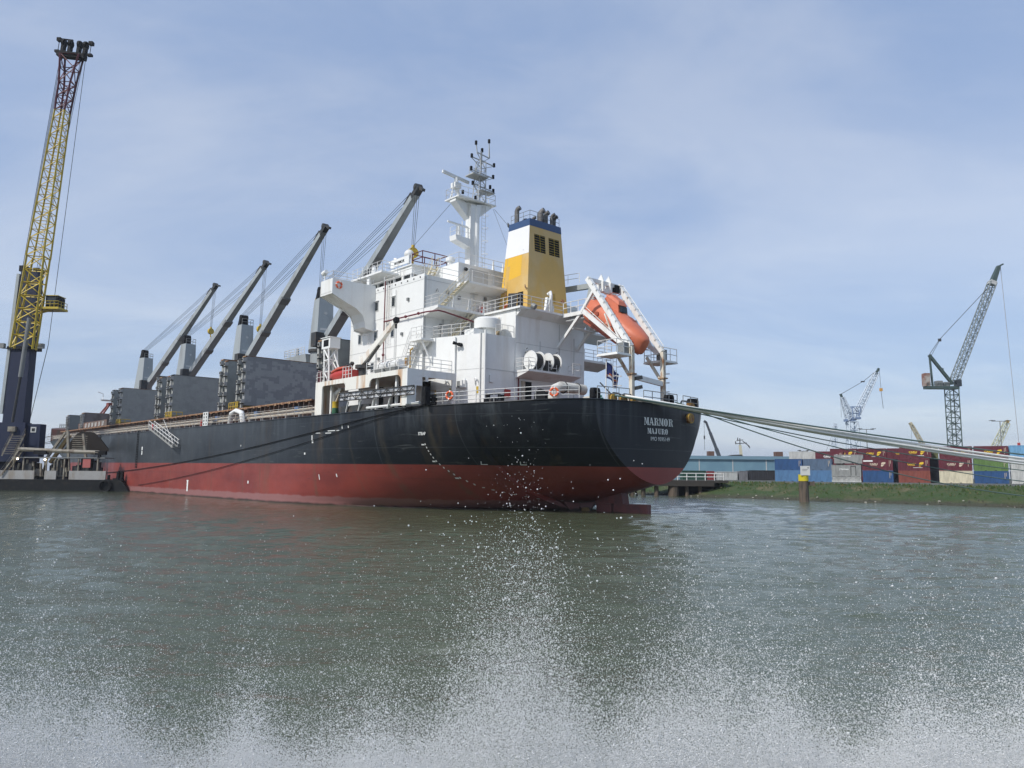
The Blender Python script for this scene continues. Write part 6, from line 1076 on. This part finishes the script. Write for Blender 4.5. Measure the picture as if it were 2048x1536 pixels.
# ---------------------------------------------------------------- containers
CC = {'navy': (.008, .013, .028), 'blue': (.016, .072, .2), 'lightblue': (.075, .18, .34), 'slate': (.085, .135, .21), 'maroon': (.115, .014, .026), 'redorange': (.22, .055, .036), 'cream': (.62, .57, .42), 'green': (.105, .19, .05), 'grey': (.28, .29, .28), 'white': (.5, .51, .49), 'steel': (.2, .2, .21), 'dkgreen': (.012, .06, .034), 'black': (.03, .03, .035), 'red': (.25, .03, .03), 'skyblue': (.16, .36, .56), 'olive': (.16, .18, .08)}
def cmat(k): return mat('container '+k, CC[k], .55, c2=tuple(x*.72 for x in CC[k]), scale=1.1, lo=.5, hi=.7, st=(1, 1, .35), fine=.1)
CP = V((61.7, 179, 2.0)); CD = V((.883, -.469, 0)); CN = V((-.469, -.883, 0))  # along the row, and out towards the water
def container(t, back, z, kind, lab, L=6.06, H=2.59, caru=0, txt=None, tm_=None, grp='stacked shipping containers'):
    p = CP+CD*t-CN*back+V((0, 0, z)); Wd = 2.44; q = lambda a, d, h: p+CD*a-CN*d+V((0, 0, h))
    T = thing('shipping_container', lab, 'shipping container', p, grp); b = MB(); n = 20; vs = []; dd = .05
    xs = []
    for i in range(n):
        w = (L-.3)/n; x = .15+i*w; xs += [(x, 0), (x+w*.3, dd), (x+w*.5, dd), (x+w*.8, 0)]
    xs.append((L-.15, 0))
    for a, d in xs: vs += [q(a, d+.03, .16), q(a, d+.03, H-.12)]
    b.add(vs, [(2*i, 2*i+2, 2*i+3, 2*i+1) for i in range(len(xs)-1)])
    b.hexa([q(.15, .12, .16), q(L-.15, .12, .16), q(L-.02, Wd, .16), q(.02, Wd, .16)], [q(.15, .12, H-.02), q(L-.15, .12, H-.02), q(L-.02, Wd, H-.02), q(.02, Wd, H-.02)])
    part('corrugated_body', b, cmat(kind), T)
    b = MB(); 
    for a in (0, L-.15): b.hexa([q(a, 0, 0), q(a+.15, 0, 0), q(a+.15, .15, 0), q(a, .15, 0)], [q(a, 0, H), q(a+.15, 0, H), q(a+.15, .15, H), q(a, .15, H)])
    for h0, h1 in ((.0, .16), (H-.12, H)): b.hexa([q(.15, .005, h0), q(L-.15, .005, h0), q(L-.15, .12, h0), q(.15, .12, h0)], [q(.15, .005, h1), q(L-.15, .005, h1), q(L-.15, .12, h1), q(.15, .12, h1)])
    part('frame', b, cmat(kind), T)
    for i in range(2):
        d0 = .15+i*1.08; b = MB(); b.hexa([q(L, d0, .15), q(L+.03, d0, .15), q(L+.03, d0+1.05, .15), q(L, d0+1.05, .15)], [q(L, d0, H-.1), q(L+.03, d0, H-.1), q(L+.03, d0+1.05, H-.1), q(L, d0+1.05, H-.1)])
        for k in (.3, .75): b.tube([q(L+.06, d0+k, .2), q(L+.06, d0+k, H-.15)], .03)
        part('door', b, cmat(kind), T)
    b = MB()
    for a in (1.9, 3.7): b.hexa([q(a, -.002, .03), q(a+.36, -.002, .03), q(a+.36, .006, .03), q(a, .006, .03)], [q(a, -.002, .14), q(a+.36, -.002, .14), q(a+.36, .006, .14), q(a, .006, .14)])
    part('fork_pocket', b, BLACK, T)
    zf = lambda a, h: q(a, -.004, h)
    if caru:
        m = [None, mat('container yellow', (.75, .5, .03), .5, fine=0), mat('container pale print', (.6, .5, .38), .5, fine=0), LETTER][caru]
        o = .6 if caru != 2 else .3
        b = text_mb('CARU', .36, zf(2.0+o, 1.25), CD, (0, 0, 1), bold=.06, xs=1.15); g = text_mb('CONTAINERS', .12, zf(2.0+o, 1.05), CD, (0, 0, 1), bold=.03, xs=1.25); b.add(g.v, g.f); part('lettering', b, m, T)
        b = MB(); c0 = 3.35+o
        b.add([zf(c0+x, 1.15+y) for x, y in ((.05, -.2), (.3, -.28), (.6, -.05), (.75, .15), (.55, .2), (.3, .12), (.1, .08))], [tuple(range(7))]); b.add([zf(c0+x, 1.15+y) for x, y in ((.12, .15), (.3, .2), (.55, .28), (.8, .24), (.98, .4), (1.0, .62), (.8, .72), (.55, .66), (.3, .62), (.16, .45))], [tuple(range(10))]); part('logo', b, m, T)
        if caru == 1: b = MB(); b.add([zf(a, h) for a, h in ((2.9, .62), (4.7, .62), (4.7, .70), (2.9, .70))], [(0, 1, 2, 3)]); part('print_line', b, LETTER, T)
    if txt: part('lettering', text_mb(txt, .34, zf(2.6, 1.5), CD, (0, 0, 1), bold=.03), tm_ or LETTER, T)
    if kind in ('maroon', 'blue', 'green', 'slate'):
        b = MB()
        for a, h0, h1 in ((5.35, .9, 2.2), (5.6, 1.5, 2.25)): b.add([zf(a, h0), zf(a+.07, h0), zf(a+.07, h1), zf(a, h1)], [(0, 1, 2, 3)])
        part('print_mark', b, MC.get('container pale print') or mat('container pale print', (.6, .5, .38), .5, fine=0), T)
    return T
H = 2.59; sl = [0, 6.3, 12.3, 18.7, 25.8, 33.6, 40.0, 46.5, 52.9]
container(sl[0], 0, 0, 'lightblue', 'faded light blue container at the bottom left end of the row'); container(sl[0], 0, H, 'blue', 'dark blue container on top at the left end of the row')
container(sl[1], 0, 0, 'lightblue', 'blue grey container behind the mooring post, bottom of its stack'); container(sl[1], 0, H, 'slate', 'slate blue container behind the white notice board, upper of its stack')
t = thing('flat_rack', 'low white flat rack under the grey container', 'flat rack', CP+CD*sl[2], None); b = MB(); p = CP+CD*sl[2]; b.hexa([p, p+CD*6.06, p+CD*6.06-CN*2.4, p-CN*2.4], [x+V((0, 0, .3)) for x in (p, p+CD*6.06, p+CD*6.06-CN*2.4, p-CN*2.4)]); 
for a in range(6): b.bar(p+CD*a-CN*.05+V((0, 0, .3)), p+CD*(a+1)-CN*.05+V((0, 0, 1.2)), .12); b.bar(p+CD*(a+1)-CN*.05+V((0, 0, .3)), p+CD*a-CN*.05+V((0, 0, 1.2)), .12)
b.hexa([p-CN*.2+V((0, 0, .3)), p+CD*6-CN*.2+V((0, 0, .3)), p+CD*6-CN*2.4+V((0, 0, .3)), p-CN*2.4+V((0, 0, .3))], [p-CN*.2+V((0, 0, 1.2)), p+CD*6-CN*.2+V((0, 0, 1.2)), p+CD*6-CN*2.4+V((0, 0, 1.2)), p-CN*2.4+V((0, 0, 1.2))]); part('rack', b, cmat('white'), t)
ct = container(sl[2], 0, 1.22, 'grey', 'grey container with a dark door outline on the white flat rack', txt='J.Vermaas', caru=0)
b = MB(); p = CP+CD*(sl[2]+4.0)+V((0, 0, 1.22))+CN*.01; 
for a, c in (((0, .3), (0, 2.3)), ((0, 2.3), (1, 2.3)), ((1, 2.3), (1, .3))): b.bar(p+CD*a[0]+V((0, 0, a[1])), p+CD*c[0]+V((0, 0, c[1])), .07)
part('door_outline', b, BLACK, ct)
container(sl[2]+.3, 3.6, 4.2, 'grey', 'pale grey container with white lettering, top behind the grey one', txt='J.Vermaas', H=2.0)
container(sl[3], 0, 0, 'blue', 'royal blue container under the maroon one with a white label'); ct = container(sl[3], 0, H, 'maroon', 'maroon container with small faded logo above the royal blue one', caru=2)
b = MB(); p = CP+CD*sl[3]+V((0, 0, H))+CN*.012; b.add([p+CD*a+V((0, 0, h)) for a, h in ((.2, 1.95), (2.1, 1.95), (2.1, 2.25), (.2, 2.25))], [(0, 1, 2, 3)]); part('white_label', b, LETTER, ct)
container(sl[4], 0, 0, 'redorange', 'brick red container at the bottom of the maroon stack'); container(sl[4], 0, H, 'maroon', 'maroon container with a bright yellow logo above the brick red one', caru=1); container(sl[4]+.4, .2, 2*H, 'maroon', 'maroon container on top of the stack over the brick red one', caru=1)
container(sl[5], 0, 0, 'cream', 'cream container at the bottom between brick red and blue'); container(sl[5], 0, H, 'maroon', 'maroon container with paler panels above the cream one', caru=2); container(sl[5]+.2, .2, 2*H, 'maroon', 'maroon container on top of the stack over the cream one', caru=1)
container(sl[6], 0, 0, 'blue', 'blue container under the lime green one'); container(sl[6], 0, H, 'green', 'lime green container above a blue one near the right end'); container(sl[6]+.2, .2, 2*H, 'maroon', 'maroon container on top of the lime green one', caru=1)
container(sl[7], 0, 0, 'white', 'white container at the bottom of the rightmost stack'); container(sl[7], 0, H, 'white', 'white container with dark letters in the middle of the rightmost stack', txt='LU', tm_=BLACK); container(sl[7], .2, 2*H+.1, 'skyblue', 'sky blue container topping the rightmost stack')
container(sl[8], 0, 0, 'maroon', 'maroon container past the right edge of the view')
container(2.0, 9, 2*H-.6, 'white', 'white container topping the left end behind the dark blue one'); container(2.0, 9, H-.6, 'steel', 'grey container hidden under the white one')
container(8.3, 6, 2*H-.7, 'maroon', 'maroon container with white lettering behind the slate blue one', caru=3); container(8.3, 6, H-.7, 'maroon', 'maroon container hidden behind the slate blue one')
for i, t0 in enumerate((11.0, 17.2, 23.4)):
    container(t0, 12, 2*H+.1, 'maroon', ['maroon container of the far upper row, left one beyond the pale grey container', 'maroon container of the far upper row, above the grey container', 'maroon container of the far upper row, left of the gap with a yellow logo'][i], caru=1); 
    for lv in (H+.1, 0): container(t0, 12, lv, 'maroon', ['maroon container under the left one of the far upper row', 'maroon container under the one above the grey container', 'maroon container under the yellow logo one left of the gap'][i]+(', middle of its stack' if lv else ', bottom of its stack'))
for t0, lv, lab in ((31.7, 0, 'dark navy container in the gap beside the brick red one, bottom'), (31.7, H, 'dark navy container in the gap beside the brick red one, upper'), (24.6, 0, 'dark navy container in the gap right of the royal blue one, bottom'), (24.6, H, 'dark navy container in the gap right of the royal blue one, upper')):
    container(t0, 3.0, lv, 'navy', lab, L=3.0)
container(30.4, 3.4, 2*H-.1, 'olive', 'olive container seen in the gap between the two top maroon ones', L=3.2)
for i, (x0, x1, k, h, lab) in enumerate(((44.5, 50.6, 'dkgreen', 2.4, 'dark green skip container behind the jetty railing'), (50.9, 52.7, 'red', 2.3, 'bright red cabin behind the jetty railing'), (53.4, 58.8, 'white', 2.2, 'white container with scuffed side right of the red cabin'), (59.3, 61.5, 'steel', 2.4, 'grey steel container next to the black one'), (61.9, 70.3, 'black', 2.6, 'long black container left of the blue stack'))):
    T = thing('storage_container', lab, 'container', (x0, 199, 2), 'storage containers by the warehouse'); b = MB(); b.box(x0, x1, 199, 202, 2.1, 2+h); part('body', b, cmat(k), T); b = MB()
    for j in range(int((x1-x0)/.6)+1): b.box(x0+j*.6, x0+j*.6+.12, 198.9, 199, 2.1, 2+h)
    b.box(x0, x1, 198.88, 199, 1.95+h, 2.08+h); part('rib', b, cmat(k), T)
# ---------------------------------------------------------------- far cranes, lamps
GC = mat('green crane', (.045, .075, .068), .5, fine=.1); GC2 = mat('crane lattice grey', (.09, .12, .12), .5, fine=.1); PB = mat('pale blue crane', (.5, .57, .64), .5, fine=.08); MBL = mat('mid blue crane', (.17, .24, .38), .5, fine=.08)
T = thing('tower_crane', 'dark green luffing tower crane with tall raised lattice jib', 'crane', (145.6, 250, 2)); b = MB(); b.lattice((145.6, 250, 2), (145.6, 250, 32.3), 3.0, 3.0, 16, .2, .11); part('lattice_tower', b, GC, T)
b = MB(); b.box(136.8, 147.6, 248.8, 251.2, 32.3, 33.2); b.bar((146.0, 250, 34), (138.8, 250, 43.7), 1.0, .8); b.bar((138.9, 250, 43.5), (139.4, 250, 33), .5); b.rail([(137, 248.9, 33.2), (146, 248.9, 33.2)], 1, 2, 1.5, .07); b.bar((142, 250, 39), (143.2, 250, 39), .6); part('slewing_platform', b, GC, T)
b = MB(); b.box(136.4, 138.2, 249, 251, 33.2, 37.5); part('counterweight', b, mat('stained concrete', (.4, .37, .33), .8, c2=(.22, .1, .07), scale=.5, lo=.4, hi=.6), T); b = MB(); b.box(140.5, 142.3, 249, 251, 33.2, 35); b.box(143, 144.6, 249, 251, 33.2, 34.6); part('winch_house', b, MIDG, T); b = MB(); b.box(146.6, 148.3, 248.6, 250.4, 33.2, 35.4); part('cab', b, GLASS, T)
b = MB(); jr, jt = V((146.4, 250, 34.4)), V((164.0, 250, 74.2)); b.lattice(jr, jr.lerp(jt, .86), 2.2, 2.0, 26, .17, .09); part('jib', b, GC2, T); b = MB(); b.bar(jr.lerp(jt, .86), jt, 1.8, 1.6, w2=1.2, h2=1.0); b.bar(jt, jt+V((1.6, 0, .8)), .5); part('jib_tip', b, GC, T); b = MB(); b.bar(jr.lerp(jt, .84), jr.lerp(jt, .87), 2.1, 2.0); part('jib_collar', b, SEAM, T)
b = MB(); b.tube([(138.8, 250, 43.7), (142.6, 250, 49.0), jr.lerp(jt, .85)], .09); b.tube([(139.3, 250, 43.2), (142.6, 250, 48.6)], .08); b.cbox((142.6, 250, 48.8), .9, .5, .9); part('pendant_rope', b, WIRE, T); b = MB(); b.tube([jt+V((.6, 0, 0)), (166.6, 250, 15)], .1); part('hoist_rope', b, mat('pale rope', (.3, .31, .33), .6), T); b = MB(); b.cbox((166.6, 250, 13.5), .7, .5, 2.6); part('hook_block', b, ORED, T)
T = thing('slewing_crane', 'pale blue lattice slewing crane with raised jib beyond the containers', 'crane', (147.6, 330, 2)); b = MB(); b.lattice((147.6, 330, 2), (148.0, 330, 27), 5.4, 3.6, 7, .34, .2); part('lattice_tower', b, PB, T); b = MB(); b.bar((144.8, 330, 27.6), (149.2, 330, 27.9), 2.2, 1.0); b.box(147.6, 151.4, 328.6, 331.4, 28.2, 29); b.lattice((149.2, 330, 28), (149.4, 330, 33.5), 2.6, 3.6, 2, .2, .15); part('slewing_platform', b, MBL, T)
b = MB(); b.lattice((147.4, 330, 28), (144.2, 330, 37.6), 3.0, 1.2, 6, .28, .18); b.box(143, 146.5, 329, 331, 13, 17) if False else None; part('back_frame', b, PB, T); b = MB(); b.lattice((150.2, 330, 30.5), (159.6, 330, 48.5), 2.4, 1.6, 12, .2, .13); part('jib', b, PB, T); b = MB(); b.bar((159.4, 330, 48.1), (160.8, 330, 50.6), 1.0, .8); b.bar((144.3, 330, 37.2), (143.5, 330, 39.2), .9, .8); part('jib_tip', b, GC, T)
b = MB(); b.tube([(143.6, 330, 39), (154, 330, 45), (160.3, 330, 50)], .1); b.cbox((153.5, 330, 44.7), 1.6, .4, .5); b.tube([(161, 330, 50), (161.3, 330, 42)], .08); b.tube([(161.3, 330, 40.6), (161.9, 330, 33)], .1); b.tube([(143.6, 330, 38.6), (143.4, 330, 29)], .06); part('crane_rope', b, WIRE, T); b = MB(); b.cbox((161.3, 330, 41.2), 1.1, .8, 1.3); part('hook_block', b, mat('hook orange', (.6, .3, .04), .5), T)
for lab, p, q, w, m in (('pale blue lattice boom leaning beside the slewing crane', (176.1, 420, 2), (178.9, 420, 31), 2.4, PB), ('pale yellow crane boom far behind the maroon containers', (228.5, 420, 18), (221.2, 420, 32), 1.8, mat('pale yellow crane', (.46, .41, .27), .5)), ('pale green yellow crane boom behind the right lamp mast', (263.5, 420, 14), (274, 420, 33.6), 3.4, mat('pale green crane', (.36, .38, .26), .5))):
    T = thing('distant_crane', lab, 'crane', p); b = MB(); b.lattice(p, q, w, w*.7, 8, .26, .16); part('boom', b, m, T); b = MB(); b.bar(V(q), V(q)+(V(q)-V(p)).normalized()*1.6, 1.8, 1.2); part('boom_head', b, m if w < 3 else mat('brass head', (.4, .28, .08), .5), T); b = MB(); b.box(p[0]-2.5, p[0]+2.5, 418, 422, 1.99, 5); b.bar((p[0], 420, 5), p, 1.0); b.tube([q, (q[0]-(1 if w < 2 else 6), 420, 16)], .07); part('base', b, GC2, T)
T = thing('telescopic_crane', 'dark telescopic crane boom rising over the warehouse roof', 'crane', (71.5, 262, 2)); b = MB(); b.bar((73.4, 262, 4), (70.4, 262, 12.5), 1.1, 1.1); b.bar((70.4, 262, 12.5), (68.4, 262, 18), .85, .85); b.bar((68.4, 262, 18), (67.1, 262, 21.6), .65, .65); b.bar((67.2, 262, 21.4), (66.4, 262, 22.0), .7); part('boom', b, mat('dark boom', (.05, .055, .065), .5, fine=.1), T); b = MB(); b.tube([(66.4, 262, 21.8), (66.4, 262, 12)], .06); b.cbox((66.4, 262, 16.3), .4, .4, 1.2); part('hoist_rope', b, WIRE, T); b = MB(); b.box(72, 78, 260, 264, 2, 5); part('carrier', b, DKGREY, T)
T = thing('ship_mast', 'yellowish mast of a hidden vessel with dark antenna arms above the warehouse', 'ship mast', (84.6, 262, 2)); b = MB(); b.bar((85.1, 280, 2), (84.0, 280, 14.5), 1.1, 1.0, w2=.7); part('mast_column', b, mat('mast cream', (.55, .5, .35), .6, fine=.1), T); b = MB(); b.box(78, 84.5, 278, 282, 2, 10.2); b.prism([(78, 10.2), (84.5, 10.2), (84, 11.0), (81, 10.9)], 1, 278, 282); part('dark_funnel', b, DKGREY, T); b = MB()
for p, q in (((82.5, 280, 15), (86.5, 280, 15.3)), ((84, 280, 14.4), (84, 280, 17)), ((82.8, 280, 16.2), (85.2, 280, 16.4)), ((85, 280, 16), (87.5, 280, 14)), ((86.8, 280, 14.6), (87.6, 280, 13.4)), ((82.4, 280, 14.8), (82.4, 280, 15.9)), ((83.2, 280, 16.3), (83.2, 280, 17.2))): b.bar(p, q, .25)
part('antenna_arm', b, BLACK, T)
for x, h, two, lab in ((107.4, 17.6, 0, 'tall lamp post with a flat cross head right of the pale blue crane'), (148.0, 20.4, 1, 'tall lamp post with two lamp rings near the right edge'), (88.1, 10.9, 0, 'small lamp post above the white container')):
    T = thing('lamp_post', lab, 'lamp post', (x, 230, 2), 'lamp posts in the yard'); b = MB(); b.cyl((x, 230, 2), (x, 230, h), .2, 8, .12); part('pole', b, MIDG, T); b = MB(); s_ = h/17.6
    for zz_ in ([h] if not two else [h, h-10.2]):
        b.bar((x-2.2*s_, 230, zz_-.1), (x+2.2*s_, 230, zz_-.1), .18, .14)
        for dx in (-2.4, -1.7, 1.7, 2.4): b.bar((x+dx*s_-.4*s_, 230, zz_), (x+dx*s_+.4*s_, 230, zz_+.15), .45, .16)
    part('lamp_head', b, DKGREY, T)
# ---------------------------------------------------------------- spray thrown up beside the boat
def build_spray():
    rs = np.random.RandomState(11); n_f = 700000
    # sheet of drops thrown off the boat's side: it falls away outward, dense below, thinning upward, with plumes that stand higher
    x = rs.uniform(-1, 1, n_f*3); y = 3.6+3.2*rs.beta(1.8, 2.0, x.size); x = x*(.8*y+.3)
    xa = x*5.0/y
    def env(q):
        e = -.02+.015*np.sin(q*5.1+.5)+.015*q.clip(0, 3.4)
        for c, w, h in ((-3.0, .5, .26), (-2.5, .18, .10), (-1.65, .2, .20), (-.85, .3, .10), (-.25, .25, .16), (.1, .28, .42), (.2, .8, .14), (1.15, .42, .30), (1.75, .3, .20), (2.6, .4, .20), (3.3, .3, .22), (-4.4, .6, .3), (4.4, .7, .3)): e = e+h*np.exp(-((q-c)/w)**2)
        return e
    E_ = env(xa); low = 1.06-(y-5)*.36; z = low+rs.exponential(1.0, x.size)*(.09+.60*E_)
    q1, q2 = xa+.1*np.sin(z*7), z+.05*np.sin(xa*11); clump = np.sin(q1*7.3+q2*5)+np.sin(q1*15-q2*11+2)+.7*np.sin(q1*29+q2*23)+.6*np.sin(q1*47-q2*41)
    keep = (rs.rand(x.size) < .5+.13*clump) & (z > .02) & (z < 2.75); x, y, z = x[keep][:n_f], y[keep][:n_f], z[keep][:n_f]
    r = np.clip(rs.lognormal(math.log(.00155), .42, x.size), .0008, .0058)
    # finer mist filling the foot of the plumes
    m = 560000; ym = 3.6+3.2*rs.beta(1.8, 2.0, m); xm = rs.uniform(-1, 1, m)*(.8*ym+.3); xb = xm*5/ym
    zm = 1.0-(ym-5)*.36+np.abs(rs.randn(m))*(.03+1.15*np.maximum(env(xb), 0)); rm = np.clip(rs.lognormal(math.log(.0013), .35, m), .0006, .0034)
    m2 = 640000; y3 = 3.6+3.2*rs.beta(1.8, 2.0, m2); x3 = rs.uniform(-1, 1, m2)*(.8*y3+.3); x4 = x3*5/y3
    z3 = 1.02-(y3-5)*.36+rs.exponential(1.0, m2)*(.30+.35*env(x4)); kp = (z3 < 2.6) & (rs.rand(m2) < .66+.22*np.sin(x4*9+z3*6)*np.sin(x4*17-z3*13)); x3, y3, z3 = x3[kp], y3[kp], z3[kp]; r3 = np.clip(rs.lognormal(math.log(.00115), .35, x3.size), .0006, .003)
    # stray larger drops flung higher and farther
    k = 330; xs_ = rs.normal(.15, .62, k); ys_ = rs.uniform(5.5, 9.5, k); zs_ = 2.05+rs.gamma(1.6, .22, k)-(ys_-7)*.03; xs_ = xs_*ys_/7; r_s = np.clip(rs.lognormal(math.log(.0046), .3, k), .0028, .008)
    P = np.stack([np.concatenate([x, xm, x3, xs_]), np.concatenate([y, ym, y3, ys_]), np.concatenate([z, zm, z3, zs_])], 1); RR = np.concatenate([r, rm, r3, r_s]).astype(np.float32)
    me = bpy.data.meshes.new('water_spray'); me.vertices.add(len(P)); me.vertices.foreach_set('co', P.astype(np.float32).ravel()); at = me.attributes.new('drop_radius', 'FLOAT', 'POINT'); at.data.foreach_set('value', RR); me.update()
    o = bpy.data.objects.new('water_spray', me); col.objects.link(o); o['kind'] = 'stuff'
    m_ = mat('water drops', (.66, .67, .67), .35, fine=0, spec=.5); me.materials.append(m_)
    g = bpy.data.node_groups.new('spray drops', 'GeometryNodeTree'); g.interface.new_socket('Geometry', in_out='INPUT', socket_type='NodeSocketGeometry'); g.interface.new_socket('Geometry', in_out='OUTPUT', socket_type='NodeSocketGeometry')
    gi, go = g.nodes.new('NodeGroupInput'), g.nodes.new('NodeGroupOutput'); mp = g.nodes.new('GeometryNodeMeshToPoints'); na = g.nodes.new('GeometryNodeInputNamedAttribute'); na.data_type = 'FLOAT'; na.inputs['Name'].default_value = 'drop_radius'; sm = g.nodes.new('GeometryNodeSetMaterial'); sm.inputs['Material'].default_value = m_
    g.links.new(gi.outputs[0], mp.inputs['Mesh']); g.links.new(na.outputs['Attribute'], mp.inputs['Radius']); g.links.new(mp.outputs[0], sm.inputs[0]); g.links.new(sm.outputs[0], go.inputs[0])
    md = o.modifiers.new('drops', 'NODES'); md.node_group = g
build_spray()

# ---------------------------------------------------------------- thin summer haze
def build_haze(dens):
    b = MB(); b.box(-5800, 5800, -5800, 5800, -4.5, 79.5); m = bpy.data.materials.new('haze'); m.use_nodes = True; t = m.node_tree; t.nodes.remove(t.nodes['Principled BSDF'])
    v = t.nodes.new('ShaderNodeVolumePrincipled'); v.inputs['Color'].default_value = (.86, .9, .96, 1); v.inputs['Density'].default_value = dens; v.inputs['Anisotropy'].default_value = 0.0
    t.links.new(v.outputs[0], t.nodes['Material Output'].inputs['Volume']); o = struct('haze', b, m, 'stuff')
build_haze(0.0002)
